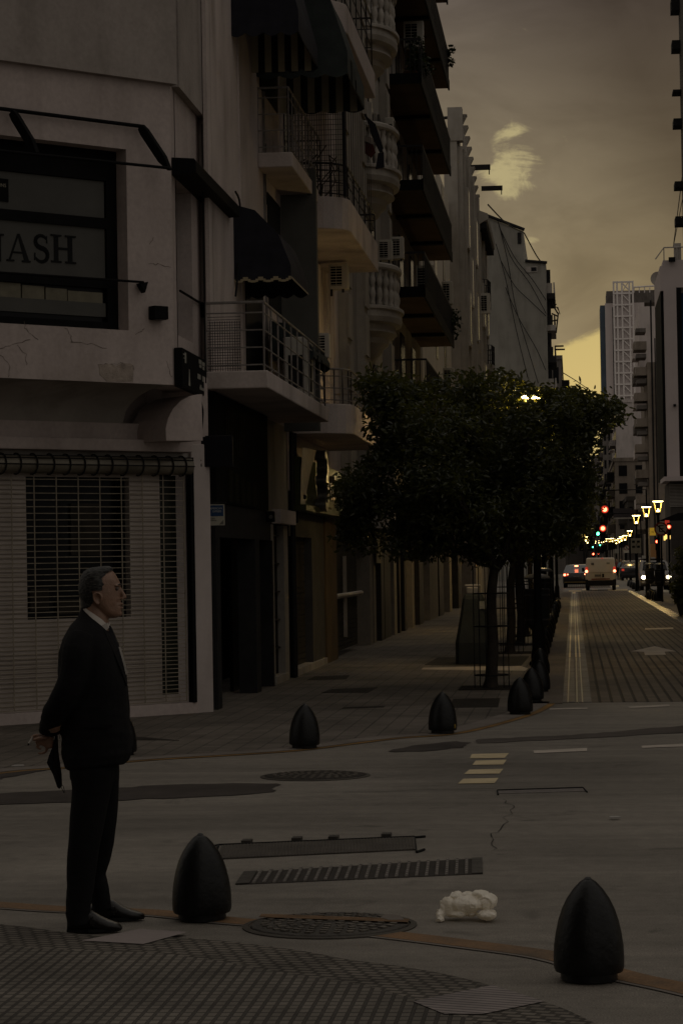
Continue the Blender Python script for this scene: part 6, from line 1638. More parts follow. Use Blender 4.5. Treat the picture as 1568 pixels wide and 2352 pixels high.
# sprays of leaves along the rim
n = len(crownP)
for i in range(n):
    (x1,y1),(x2,y2) = crownP[i], crownP[(i+1)%n]
    for _ in range(int(math.hypot(x2-x1,y2-y1)/3.2)):
        t_ = rs.random(); 
        pts.append(at(x1+(x2-x1)*t_+rs.gauss(0,8), y1+(y2-y1)*t_+rs.gauss(0,8), TYY+.1+rs.uniform(-.4,.4)))
print('leaves', len(pts))
leaves_mesh('crown', pts, .092, leaf_t, t1, rs)
sprig = MB()
for (xa, ya, xb, yb_) in ((1126,1300,1066,1272),(1066,1272,1010,1240),(1130,1300,1180,1258),(1250,1020,1425,955),(1150,1250,1250,1080),(950,1000,840,890),(1120,1260,960,1060),(1120,1280,900,1150)):
    a_, b_ = at(xa,ya,TYY+.05), at(xb,yb_,TYY+rs.uniform(-.2,.3)); sprig.tube(smoothline([a_, a_.lerp(b_,.5)+Vector((0,0,-.05)), b_], 4), [.03-.0026*i for i in range(9)], 6)
sprig.build('branches', bark, t1, smooth=True)
gm_ = M('guard_black', (.010,.010,.010), .5, .3, 9)
def guard(label, x, y, h=1.75, r=.30, ang=.4):
    o = empty('tree_guard', label, 'tree guard', 'thin iron guards around the street trees', (x,y,.01)); m = MB()
    for k in range(6):
        a = ang+2*math.pi*k/6; m.tube([(r*math.cos(a),r*math.sin(a),0),(r*math.cos(a),r*math.sin(a),h),(r*1.15*math.cos(a),r*1.15*math.sin(a),h+.10),(r*1.3*math.cos(a),r*1.3*math.sin(a),h+.02)], .0065, 6)
    m.build('uprights', gm_, o, world=False); m = MB()
    for z_ in (.18,.85,h-.35): m.tube([(r*math.cos(2*math.pi*k/16),r*math.sin(2*math.pi*k/16),z_) for k in range(17)], .009, 5)
    m.pieces('hoop', gm_, o, world=False); return o
def tree_pit(label, x, y, s_=.42):
    o = MB().box(x-s_,x+s_,y-s_*1.3,y+s_*1.3,.0121,.020).build('tree_pit', M('tree_pit_soil', (.022,.018,.014), .95, .4, 8, .6, 40)); o['kind'] = 'structure'; return o
tree_pit('', TX, TYY)
guard('thin black iron guard around the trunk of the nearest tree', TX+.02, TYY-.0, 1.65, .24, .25)
others = [(gp(1170,1501), 'second street tree from the front, with leaning trunk beside the lamp post'),(gp(1194,1482), 'third street tree from the front, half hidden behind the lamp post')]
yk = 57
for lb in ('fourth','fifth','sixth','seventh','eighth'):
    others.append((Vector((-1.15+.03*(yk-57)/10, yk, 0)), f'{lb} street tree of the left kerb row, counted from the front')); yk += 10 if yk < 80 else 14
proto = None
for i, (g_, lb) in enumerate(others):
    rs2 = random.Random(100+i)
    if i < 3:
        o = empty('street_tree', lb, 'tree', 'street trees along the left kerb', (g_.x,g_.y,.01))
        make_tree_trunk(o, (g_.x,g_.y,.012), 4.0, (.12-.1*i,.0), rs2, 1.8, 1.2)
        P = []
        for c in range(60):
            while True:
                q_ = Vector((rs2.uniform(-1,1),rs2.uniform(-1,1),rs2.uniform(-1,1)))
                if .25 < q_.length < 1: break
            c_ = Vector((g_.x+.1+q_.x*1.5, g_.y+q_.y*1.7, 3.05+q_.z*1.05))
            for _ in range(70): P.append(c_+Vector((rs2.gauss(0,.2),rs2.gauss(0,.2),rs2.gauss(0,.17))))
        if i == 0:
            lc = Vector((lamp0.location.x, lamp0.location.y, LH*1.095-.25))
            for c in range(95):
                c_ = at(rs2.gauss(1225,70), rs2.gauss(955,42), rs2.uniform(39.1,42.0))
                for _ in range(60):
                    q_ = c_+Vector((rs2.gauss(0,.13),rs2.gauss(0,.16),rs2.gauss(0,.12)))
                    x_, y_ = proj(q_)
                    if (q_-lc).length > .38 and inside(x_, y_, crownP) and (math.hypot((x_-1216)/30, (y_-912)/13) > 1 or rs2.random() < .2): P.append(q_)
        leaves_mesh('crown', P, .105, leaf_t, o, rs2); proto = o if i else proto
    else:
        o = copy_tree(proto); o.location = (g_.x, g_.y, .01); o.rotation_euler.z = rs2.uniform(0,6); o['label'] = lb
        k_ = rs2.uniform(.9,1.12); o.scale = (k_,k_,k_)
    if i < 4:
        tree_pit('', g_.x, g_.y)
        guard(f'{["second","third","fourth","fifth"][i]} iron tree guard of the row behind the waste container', g_.x, g_.y, 1.6, .26, .2+i)
# bush in a planter at the right edge
bx_, by_ = at(1566,1400,74).x+.12, 74.0
o = empty('planter_bush', 'leafy bush in a tall pot cut by the right edge of the view', 'plant', loc=(bx_,by_,.01))
rs3 = random.Random(9); P = []
for c in range(26):
    q_ = Vector((rs3.gauss(0,.16),rs3.gauss(0,.2),rs3.uniform(.85,1.95)))
    for _ in range(70): P.append(Vector((bx_,by_,0))+q_+Vector((rs3.gauss(0,.09),rs3.gauss(0,.1),rs3.gauss(0,.1))))
leaves_mesh('foliage', P, .10, leaf_t, o, rs3)
MB().lathe([(.22,0),(.30,.35),(.30,.75),(.27,.82),(.22,.80)], 18, (bx_,by_,0)).build('pot', M('pot_dark', (.035,.035,.03), .8, .2), o, smooth=True)
P = [Vector((bx_+rs3.uniform(-.33,.33), by_+rs3.uniform(-.3,.3), rs3.uniform(.5,.95))) for _ in range(900)]
leaves_mesh('trailing_grass', P, .2, leaf_t, o, rs3)
# ---------------------------------------------------------------- vehicles
tyre = M('tyre', (.010,.010,.010), .85, .2); rim = M('wheel_rim', (.16,.155,.15), .4, .1, metal=.6)
tail = M('tail_light_lit', (1,.1,.05), .4, 0, emit=(1,.22,.10), estr=8); tail2 = M('tail_light_dim', (.35,.03,.02), .3, .1, emit=(1,.08,.04), estr=.35)
headl = M('headlight_lit', (1,.9,.6), .4, 0, emit=(1,.82,.50), estr=14); platem = M('number_plate', (.12,.11,.10), .5, .3, 9)
def wheel(parent, x, y, r=.31, w_=.2):
    m = MB(); m.lathe([(r*.62,-w_/2),(r*.95,-w_/2),(r,-w_*.35),(r,w_*.35),(r*.95,w_/2),(r*.62,w_/2)], 22); m.bend(lambda v: Vector((x+v.z, y+v.x, r+v.y))); t_ = m.build('wheel', tyre, parent, smooth=True, world=False)
    m = MB(); m.lathe([(.02,-w_*.46),(r*.6,-w_*.42),(r*.6,w_*.42),(.02,w_*.46)], 16); m.bend(lambda v: Vector((x+v.z, y+v.x, r+v.y))); m.build('rim', rim, t_, world=False)
def car_body(prof, hw, belt, top, inset, mat, root, name='body'):
    m = MB(); n = 7; rings = []
    xs = [-1,-.93,-.6,0,.6,.93,1]
    for xf in xs:
        ring = []
        for (y_, z_) in prof:
            f = 1 if z_ <= belt else 1-inset*(z_-belt)/(top-belt)
            rd = .05*(abs(xf) > .95)
            cy = sum(p[0] for p in prof)/len(prof); cz = sum(p[1] for p in prof)/len(prof)
            ring.append((xf*hw*f, y_+(cy-y_)*rd*.6, z_+(cz-z_)*rd))
        rings.append(ring)
    m.loft(rings); return m.build(name, mat, root, smooth=True, angle=35, world=False)
def quad(name, pts, mat, parent, th=.012):
    m = MB(); P = [Vector(p) for p in pts]; n_ = (P[1]-P[0]).cross(P[2]-P[0]).normalized()*th
    m.loft([[p-n_ for p in P],[p+n_ for p in P]]); return m.build(name, mat, parent, world=False)
# white van seen from behind
vp = gp(1379,1356.5)
o = empty('van', 'white panel van with black bumper seen from behind, brake lights on', 'van', loc=(vp.x, vp.y, .01), rz=R(-.6))
wv = M('van_white', (.46,.40,.32), .4, .06, .8, stain=.1)
prof = [(0,.42),(-.02,.95),(.05,1.12),(.13,1.70),(.22,1.80),(1.2,1.84),(2.5,1.78),(3.2,1.18),(4.0,1.02),(4.15,.8),(4.15,.32),(3.9,.25),(.2,.25)]
car_body(prof, .86, 1.0, 1.84, .09, wv, o)
MB().box(-.83,.83,-.11,.10,.27,.60).bend(lambda v: Vector((v.x, v.y+.10*(abs(v.x)/.83)**3, v.z))).build('bumper', M('bumper_black', (.014,.013,.013), .6), o, bevel=.04, world=False)
MB().box(-.86,-.70,-.03,.5,.22,.62).box(.70,.86,-.03,.5,.22,.62).build('lower_trim', rubber, o, bevel=.02, world=False)
MB().box(-.52,.52,-.032,.02,.61,.67).build('red_reflector_strip', M('reflector_red', (.14,.02,.012), .4), o, world=False)
MB().box(-.006,.006,-.035,.0,.68,1.02).build('door_seam', rubber, o, world=False)
MB().box(-.62,.62,-.034,0,.99,1.0).build('panel_crease', rubber, o, world=False)
for sx in (-1,1):
    MB().box(sx*.70,sx*.845,.015,.08,1.0,1.32).build('light_housing', tail2, o, bevel=.02, world=False)
    l_ = MB(); l_.lathe([(.075,0),(.05,.03),(.01,.035)], 12); l_.bend(lambda v: Vector((sx*.785+v.x, .013-v.z, 1.08+v.y*1.1))); l_.build('tail_light', tail, o, world=False)
    MB().box(sx*.92,sx*1.06,2.45,2.6,1.05,1.28).build('wing_mirror', rubber, o, bevel=.03, world=False)
    for y_ in (.75,3.45): wheel(o, sx*.74, y_)
MB().box(-.33,.02,-.045,-.03,.78,.90).build('number_plate', platem, o, world=False); MB().box(.08,.19,-.05,-.03,.73,.93).build('door_handle', rubber, o, world=False)
MB().box(.02,.16,.12,.16,1.785,1.815).build('brake_light', tail2, o, world=False); MB().box(-.52,-.36,.07,.09,1.43,1.56).build('vent_panel', M('vent_grey', (.12,.11,.10), .6), o, world=False)
MB().box(.34,.52,.06,.085,1.47,1.57).build('glossy_badge', M('badge_gold', (.6,.5,.15), .25, .1, emit=(1,.75,.2), estr=.35) if False else chrome, o, world=False)
# taxi
vp = gp(1323,1350)
o = empty('taxi', 'dark and yellowish saloon car waiting with brake lights on, left of the white van', 'car', loc=(vp.x, vp.y, .01), rz=R(-1))
dkc = M('car_black', (.018,.017,.018), .25, .2, 2, coat=.6); ylc = M('car_ochre', (.22,.15,.055), .35, .1, 1, coat=.4)
prof = [(.05,.30),(-.02,.55),(.03,.80),(.10,.92),(.55,.97),(1.15,1.38),(1.8,1.45),(2.5,1.40),(3.2,.98),(4.1,.88),(4.3,.6),(4.25,.28),(3.9,.2),(.4,.2)]
car_body(prof, .84, .92, 1.45, .24, dkc, o)
MB().box(-.80,.80,-.09,.12,.30,.60).bend(lambda v: Vector((v.x, v.y+.12*(abs(v.x)/.80)**3, v.z))).build('bumper', ylc, o, bevel=.05, world=False)
quad('rear_window', [(-.60,.62,1.00),(.60,.62,1.00),(.50,1.12,1.335),(-.50,1.12,1.335)], glass_d, o)
MB().box(-.11,.11,.98,1.0,1.315,1.385).build('brake_light', tail, o, world=False)
for sx in (-1,1):
    MB().box(sx*.55,sx*.80,-.03,.10,.72,.90).build('light_housing', tail2, o, bevel=.02, world=False)
    MB().box(sx*.66,sx*.79,-.045,-.028,.75,.87).build('tail_light', tail, o, world=False)
    MB().box(sx*.50,sx*.56,-.045,-.03,.80,.86).build('reversing_light', tail, o, world=False)
    for y_ in (.8,3.4): wheel(o, sx*.72, y_, .3)
MB().box(-.18,.18,-.03,-.0,.66,.76).build('number_plate', platem, o, world=False)
# car facing us at the crossing
vp = gp(1508,1357)
o = empty('parked_car', 'dark car facing the camera with lit headlights behind the lamp posts at right', 'car', loc=(vp.x, vp.y+1, .01), rz=R(2))
gry = M('car_grey', (.11,.10,.095), .35, .1, 1, coat=.4)
prof = [(.05,.28),(-.03,.55),(.05,.82),(.25,.95),(1.0,1.06),(1.65,1.55),(2.2,1.66),(3.6,1.62),(4.2,1.1),(4.35,.7),(4.3,.3),(3.9,.22),(.4,.22)]
car_body(prof, .86, 1.0, 1.66, .18, gry, o)
quad('windscreen', [(-.68,1.02,1.10),(.68,1.02,1.10),(.58,1.62,1.56),(-.58,1.62,1.56)], glass_d, o)
MB().box(-.5,.5,-.06,.05,.52,.74).build('grille', blackm, o, bevel=.02, world=False); MB().box(-.84,.84,-.12,.1,.28,.48).build('bumper', gry, o, bevel=.05, world=False); MB().box(-.22,.22,-.135,-.1,.36,.47).build('number_plate', platem, o, world=False)
MB().box(-.55,.55,2.2,3.4,1.66,1.74).build('roof_rack', rubber, o, bevel=.02, world=False)
for sx in (-1,1):
    m = MB(); m.ball((sx*.68,-.02,.72),(.13,.06,.095),8); m.build('headlight', headl, o, smooth=True, world=False)
    MB().box(sx*.90,sx*1.06,1.25,1.4,1.05,1.22).build('wing_mirror', rubber, o, bevel=.03, world=False)
    for y_ in (.8,3.5): wheel(o, sx*.74, y_, .32)
hl = bpy.data.lights.new('headlight_beam', 'SPOT'); hl.energy = 60; hl.spot_size = R(60); hl.color = (1,.85,.6); hl.shadow_soft_size = .1
q_ = bpy.data.objects.new('headlight_beam', hl); COL.objects.link(q_); q_.parent = o; q_.location = (0,-.2,.7); q_.rotation_euler = (R(82),0,R(180))
# farther parked cars
def plain_car(label, x, yb, Yd, mat, hw=.84, hh=1.0, rz=0):
    c = at(x, yb, Yd); o = empty('parked_car', label, 'car', 'parked cars far down the street', (c.x, Yd, .01), R(rz))
    prof = [(.05,.30),(-.02,.55),(.03,.80*hh),(.10,.92*hh),(.55,1.0*hh),(1.0,1.38*hh),(1.8,1.46*hh),(2.5,1.40*hh),(3.2,.98*hh),(4.1,.88*hh),(4.3,.6),(4.25,.28),(3.9,.2),(.4,.2)]
    car_body(prof, hw, .92*hh, 1.46*hh, .24, mat, o)
    quad('rear_window', [(-.6,.60,1.03*hh),(.6,.60,1.03*hh),(.5,1.0,1.34*hh),(-.5,1.0,1.34*hh)], glass_d, o)
    for sx in (-1,1):
        MB().box(sx*.6,sx*.8,-.03,.1,.7*hh,.85*hh).build('tail_light', tail2, o, world=False)
        for y_ in (.8,3.4): wheel(o, sx*.72, y_, .3)
    MB().box(-.8,.8,-.08,.1,.3,.55).build('bumper', mat, o, bevel=.04, world=False)
    return o
plain_car('dark parked car with rounded back right of the white van', 1450, 1331, 196, dkc, .95, 1.12)
plain_car('small dark car parked behind the rounded one, farther off', 1441, 1325, 240, M('car_brown', (.05,.035,.03), .35, .1, 1, coat=.3), .85, 1.0)
o = empty('red_kiosk', 'red street kiosk panel between the lamp posts at right', 'kiosk', loc=(at(1486,1300,165).x,165,0))
p0, p1 = at(1470,1330,165), at(1501,1284,165); MB().box(p0.x,p1.x,165,166.4,0,p1.z).build('panel', M('kiosk_red', (.12,.018,.015), .6, .2, 2), o, bevel=.04); MB().box(p0.x-.08,p1.x+.08,164.9,166.5,p1.z+.001,p1.z+.12).build('roof', plaster_g, o)
MB().box(p0.x+.15,p1.x-.15,164.96,164.998,1.0,p1.z-.35).build('poster', M('kiosk_poster', (.20,.03,.022), .5, .5, 3), o)
m = MB(); m.box(at(1473,1280,150).x, at(1483,1280,150).x, 150, 150.1, at(1473,1284,150).z, at(1473,1276,150).z); m.tube([(at(1478,1280,150).x,150.05,0),(at(1478,1280,150).x,150.05,at(1473,1276,150).z)], .05, 6); tag(m.build('small_board', sw), 'tiny pale board beside the red kiosk', 'sign')
# ---------------------------------------------------------------- people far away
def far_person(label, x, Yd, h, top, legs):
    c = at(x, 1300, Yd); o = empty('person', label, 'person', 'people far down the street', (c.x,Yd,0)); m = MB()
    for sx in (-1,1): m.tube([(sx*.09,.06*sx,0),(sx*.10,.02*sx,.45),(sx*.09,0,.86)], [.055,.065,.085], 8)
    m.build('trousers', legs, o, smooth=True, world=False); m = MB()
    m.loft([[(a*math.cos(R(t)),b_*math.sin(R(t)),z_) for t in range(0,360,30)] for a,b_,z_ in ((.17,.12,.80),(.18,.12,.95),(.19,.13,1.2),(.20,.12,1.38),(.10,.08,1.47),(.06,.06,1.5))])
    for sx in (-1,1): m.tube([(sx*.19,0,1.38),(sx*.25,.0,1.12),(sx*.24,-.05,.86)], [.06,.05,.04], 7)
    m.build('jacket', top, o, smooth=True, world=False); m = MB()
    m.tube([(0,0,1.47),(0,0,1.56)], .05, 8); m.ball((0,-.01,1.65),(.075,.095,.115),7); m.build('body', M('skin_far', (.25,.16,.11), .6), o, smooth=True, world=False)
    MB().ball((0,.015,1.68),(.082,.095,.10),7).build('hair', rubber, o, smooth=True, world=False)
    return o
far_person('person in a dark red coat far down the street right of the van', 1415, 205, 1.7, M('coat_red', (.09,.025,.022), .8), rubber)
far_person('person in a light blue jacket next to the red coat far down the street', 1424.5, 203, 1.7, M('coat_blue', (.14,.20,.25), .8), rubber)
# ---------------------------------------------------------------- the man in the dark suit
g_ = gp(232, 2131)
pr_ = empty('person', 'grey haired man in a dark suit standing in profile with hands behind his back', 'person', loc=(g_.x, g_.y, .008), rz=yaw)
Mi = Matrix.Rotation(-yaw, 3, 'Z')
fwd = Vector((-math.sin(yaw), math.cos(yaw), 0))
def PP(px, py, yl=0.0):
    w_ = pl(px, py, Vector((g_.x,g_.y,0))+fwd*yl, fwd); return Mi @ (w_-Vector((g_.x,g_.y,.008)))
KP = g_.y/F
def ring(b, f, w_, yc=0.0, n=24, e=.85, taper=0.0):
    pb_, pf_ = PP(b[0],b[1],yc), PP(f[0],f[1],yc); c = (pb_+pf_)/2; a = (pf_-pb_)/2; out = []
    for k in range(n):
        t_ = 2*math.pi*k/n; ct, st = math.cos(t_), math.sin(t_)
        q1 = math.copysign(abs(ct)**e, ct); q2 = math.copysign(abs(st)**e, st)
        out.append(c+a*q1+Vector((0, w_*q2*(1-taper*max(0,ct)**1.5), 0)))
    return out
def remesh(mb, name, vox, mat, smooth_it=2, disp=None, parent=pr_):
    o = mb.build(name, mat, None); md = o.modifiers.new('r', 'REMESH'); md.mode = 'VOXEL'; md.voxel_size = vox; md.use_smooth_shade = True
    if smooth_it:
        s_ = o.modifiers.new('s', 'SMOOTH'); s_.iterations = smooth_it; s_.factor = .5
    bpy.context.view_layer.update()
    me = bpy.data.meshes.new_from_object(o.evaluated_get(bpy.context.evaluated_depsgraph_get()))
    old = o.data; o.modifiers.clear(); o.data = me; bpy.data.meshes.remove(old); me.name = name
    if not me.materials: me.materials.append(mat)
    if disp:
        ns = [Vector(v_.normal) for v_ in me.vertices]; cs_ = [Vector(v_.co) for v_ in me.vertices]
        flat = [q for a, b in zip(cs_, ns) for q in disp(a, b)]
        me.vertices.foreach_set('co', flat); me.update()
    for p in me.polygons: p.use_smooth = True
    if parent is not None: o.parent = parent
    return o
suit = M('suit_cloth', (.0075,.0072,.0078), .85, .2, 30, .3, 200, spec=.12)
suit_t = M('trouser_cloth', (.0068,.0066,.0072), .85, .2, 30, .3, 200, spec=.12)
skin = M('skin', (.215,.122,.080), .38, .16, 26, .18, 160, fine=.10, spec=.45)
hairm = bpy.data.materials.new('hair_greying'); hairm.use_nodes = True; nt = hairm.node_tree; hb_ = nt.nodes['Principled BSDF']
tcn = nt.nodes.new('ShaderNodeTexCoord'); mpn = nt.nodes.new('ShaderNodeMapping'); mpn.inputs['Scale'].default_value = (22, 150, 190); mpn.inputs['Rotation'].default_value = (0, .35, 0)
nn = nt.nodes.new('ShaderNodeTexNoise'); nn.inputs['Scale'].default_value = 1.6; nn.inputs['Detail'].default_value = 5; nn.inputs['Distortion'].default_value = .4
rn = nt.nodes.new('ShaderNodeValToRGB'); rn.color_ramp.elements[0].position = .46; rn.color_ramp.elements[0].color = (.008,.0075,.007,1); rn.color_ramp.elements[1].position = .76; rn.color_ramp.elements[1].color = (.085,.080,.072,1)
bpn = nt.nodes.new('ShaderNodeBump'); bpn.inputs['Strength'].default_value = .4; bpn.inputs['Distance'].default_value = .004
nt.links.new(tcn.outputs['Object'], mpn.inputs[0]); nt.links.new(mpn.outputs[0], nn.inputs['Vector']); nt.links.new(nn.outputs['Fac'], rn.inputs[0]); nt.links.new(rn.outputs[0], hb_.inputs['Base Color']); nt.links.new(nn.outputs['Fac'], bpn.inputs['Height']); nt.links.new(bpn.outputs[0], hb_.inputs['Normal'])
hb_.inputs['Roughness'].default_value = .5; hb_.inputs['Specular IOR Level'].default_value = .25
shirt = M('shirt_white', (.50,.46,.42), .75, .05, 9, .1, 120)
leather = M('shoe_leather', (.007,.006,.0055), .3, .2, 14, .15, 60, coat=.12, spec=.3)
# --- body: head, neck, trunk, limbs and hands in one skin
hd = MB()
HR = [(1304.8,225,243,.014),(1308,206,255,.040),(1314,196,262,.055),(1322,190.5,267.5,.066),(1332,186.5,273.5,.073),(1342,184.5,277.5,.077),(1352,183.5,276.5,.079),(1362,184.5,276.5,.0785),(1372,187,277,.076),(1380,191,278,.071),(1388,200,279.5,.066),(1396,211,280,.061),(1404,221,279.5,.054),(1411,230,279,.044),(1416,240,275,.031),(1420,250,266,.014)]
hd.loft([ring((b,y_),(f,y_),w_,0,28,.92,.30 if y_>1335 else .22) for y_,b,f,w_ in HR])
hd.loft([ring((189,1372),(236,1384),.054), ring((190,1392),(250,1421),.058), ring((188,1412),(251,1442),.062), ring((176,1432),(252,1465),.11)])
hd.loft([ring((176,1430),(250,1462),.10), ring((160,1470),(262,1490),.17), ring((150,1545),(278,1550),.18), ring((158,1650),(282,1650),.165), ring((172,1738),(262,1732),.13)])
tube_p = lambda m, P, r, n=10: m.tube([PP(*p) for p in P], r, n)
# nose, brow, lips, chin, cheeks
tube_p(hd, ((275,1350,0),(280.5,1360,0),(285.3,1370,0)), [.008,.010,.0125], 10)
hd.ball(PP(285.6,1371.6,0), (.0125,.012,.010), 7)
for s_ in (-1,1):
    hd.ball(PP(281.5,1374.5,s_*.010), (.0095,.007,.0065), 6)
    tube_p(hd, ((277,1344,s_*.006),(275,1343.5,s_*.030),(266,1346,s_*.052)), [.0055,.006,.004], 8)
    # ears
    e_ = MB(); 
    ec = PP(225.5,1375,s_*.079)
    hd.ball(ec, (.021,.010,.028), 8)
    hd.tube([ec+Vector((.012,s_*.008,-.010)), ec+Vector((.016,s_*.010,.008)), ec+Vector((.010,s_*.012,.024)), ec+Vector((-.006,s_*.014,.029)), ec+Vector((-.019,s_*.014,.017)), ec+Vector((-.020,s_*.013,-.002)), ec+Vector((-.010,s_*.011,-.020)), ec+Vector((.004,s_*.009,-.028))], .0052, 7)
hd.ball(PP(280.6,1387.5,0), (.0085,.022,.0055), 7); hd.ball(PP(280,1395.5,0), (.0082,.020,.0055), 7); hd.ball(PP(275.5,1409.5,0), (.013,.020,.014), 7)
# arms
RA = ((184,1474,-.17),(166,1540,-.215),(150,1600,-.215),(128,1638,-.15),(114,1676,-.06))
LA = ((190,1474,.17),(178,1545,.21),(166,1602,.20),(160,1640,.10),(152,1660,-.02))
tube_p(hd, RA, [.05,.044,.038,.034,.026]); tube_p(hd, LA, [.05,.044,.038,.034,.026])
# legs
tube_p(hd, ((215,1755,-.09),(195,1930,-.11),(180,2110,-.13)), [.075,.05,.035]); tube_p(hd, ((225,1755,.09),(231,1925,.125),(222,2008,.155),(231,2072,.17)), [.075,.045,.035,.03])
# right hand hanging below the cuff
def palm(P): hd.loft([[c+Vector((math.cos(t_)*a,math.sin(t_)*b_,math.sin(t_)*0))+Vector((0,0,0)) for t_ in [2*math.pi*k/12 for k in range(12)]] for c,a,b_ in P])
palm([(PP(113,1678,-.060),.026,.020),(PP(113,1690,-.058),.026,.018),(PP(112,1700,-.056),.027,.015),(PP(112,1711,-.054),.025,.013),(PP(113,1719,-.052),.019,.011)])
FR = (((105,1697,-.060),(94,1690,-.068),(82,1689,-.068),(73,1694,-.062)), ((103,1703,-.055),(91,1699,-.052),(84.5,1705,-.048),(90,1711,-.046)), ((104,1711,-.052),(92,1707.5,-.046),(86,1715,-.042),(93,1720,-.040)),
      ((109,1718,-.050),(105,1727,-.048),(97,1730.5,-.048),(90,1730,-.050)), ((108,1694,-.072),(98,1695,-.082),(88,1697.5,-.080),(78,1699.5,-.070)))
for i, P in enumerate(FR):
    r0 = (.0098,.0100,.0095,.0082,.0105)[i]; hd.tube(smoothline([PP(*p) for p in P], 3), [r0*(1-.035*k) for k in range(10)], 9); hd.ball(PP(*P[-1]), r0*.72, 5)
# left hand gripping the right forearm from behind
palm([(PP(152,1660,-.02),.024,.024),(PP(144,1663,-.09),.022,.024),(PP(137,1667,-.145),.020,.020)])
for i, P in enumerate((((139,1659,-.150),(131,1659,-.172),(121,1660,-.168),(113,1660,-.150)), ((138,1664,-.150),(129,1666,-.168),(119,1667,-.162),(110,1667,-.145)), ((137,1670,-.145),(128,1673,-.160),(119,1675,-.152),(113,1675,-.138)), ((137,1675,-.138),(130,1679,-.148),(122,1681,-.142),(117,1681,-.130)), ((147,1656,-.09),(140,1651,-.150),(132,1650,-.182),(125,1652,-.184)))):
    r0 = (.0095,.0098,.0095,.0080,.0100)[i]; hd.tube(smoothline([PP(*p) for p in P], 3), [r0*(1-.03*k) for k in range(10)], 9)
eyes = [PP(270.5,1351.8,s_*.031) for s_ in (-1,1)]
FC = {}
def PC(*a):
    if a not in FC: FC[a] = PP(*a)
    return FC[a]
def face(v, n):
    if v.z < 1.4: return v
    for s_, e_ in zip((-1,1), eyes):
        d = (v-(e_+Vector((.012,0,0)))).length
        v = v-Vector((.007,s_*.002,0))*math.exp(-(d/.013)**2)
    for s_ in (-1,1):
        ec = PC(227,1375,s_*.088); d = (v-ec).length; v = v-Vector((0,s_*.010,0))*math.exp(-(d/.011)**2)
        # fold from nose to mouth, hollow of the temple
        d = (v-PC(272,1384,s_*.030)).length; v = v-Vector((.004,s_*.002,0))*math.exp(-(d/.010)**2)
        d = (v-PC(262,1396,s_*.058)).length; v = v-Vector((0,s_*.006,0))*math.exp(-(d/.022)**2)
        d = (v-PC(256,1344,s_*.070)).length; v = v-Vector((0,s_*.004,0))*math.exp(-(d/.022)**2)
    d = abs(v.z-PC(280,1391.8,0).z); 
    if v.x > PC(270,1391,0).x and abs(v.y) < .03: v = v-Vector((.004,0,0))*math.exp(-(d/.0028)**2)
    return v
body = remesh(hd, 'body', .0038, skin, 2, face)
for e_ in eyes: MB().ball(e_+Vector((-.0045,0,0)), .0105, 10).build('eye', M('eye_dark', (.11,.09,.08), .15, .1, 200), pr_, smooth=True, world=False)
eb = MB()
for s_ in (-1,1): eb.tube(smoothline([PP(279.0,1343.5,s_*.010), PP(277.6,1341.5,s_*.026), PP(271,1342.5,s_*.047)], 3), [.0022,.0034,.0036,.0036,.0032,.0026,.0012], 6)
# --- hair grown from the scalp of that same skin
k_ = KP
def pxof(v):
    py = 1304.7+(CAMZ-.008-v.z)/k_; return 232+v.x/k_-.017*(2128-py), py
HB = [(1296,285),(1307,266),(1312,258),(1316,250),(1323,241),(1331,236),(1342,241),(1352,238),(1362,236),(1368,234),(1368.5,226),(1378,219),(1388,212),(1396,206),(1401,186),(1500,0)]
def hb(py):
    for (a,b_),(c,d) in zip(HB, HB[1:]):
        if a <= py <= c: return b_+(d-b_)*(py-a)/(c-a)
    return 0
def hmask(v):
    if v.z < 1.40: return -9
    x_, y_ = pxof(v); 
    if y_ > 1401: return -9
    return hb(y_)-x_+2.2*noise.noise(v*90)
bmh = bmesh.new(); bmh.from_mesh(body.data)
ear_z0, ear_z1 = PP(225,1391).z, PP(225,1361).z
dele = []
for f in bmh.faces:
    c = f.calc_center_median()
    x_, y_ = pxof(c)
    ear = 1358 < y_ < 1392 and 212 < x_ < 240 and abs(c.y) > .0755
    if hmask(c) <= 0 or ear: dele.append(f)
bmesh.ops.delete(bmh, geom=dele, context='FACES')
bmh.normal_update()
hn = [Vector(v_.normal) for v_ in bmh.verts]
for v_, n0 in zip(bmh.verts, hn):
    h = max(0, min(1, hmask(v_.co)/9)); x_, y_ = pxof(v_.co)
    quiff = .006*math.exp(-((x_-250)/14)**2)*(1 if y_ < 1316 else 0)
    strand = noise.noise(Vector((v_.co.x*40, v_.co.y*170, v_.co.z*170)))*.0022
    v_.co += n0*(.0012+.0055*h+quiff+strand*h)
me = bpy.data.meshes.new('hair'); bmh.to_mesh(me); bmh.free(); me.materials.append(hairm)
for p in me.polygons: p.use_smooth = True
eb.build('eyebrow', hairm, pr_, smooth=True, world=False)
ho = bpy.data.objects.new('hair', me); COL.objects.link(ho); ho.parent = pr_
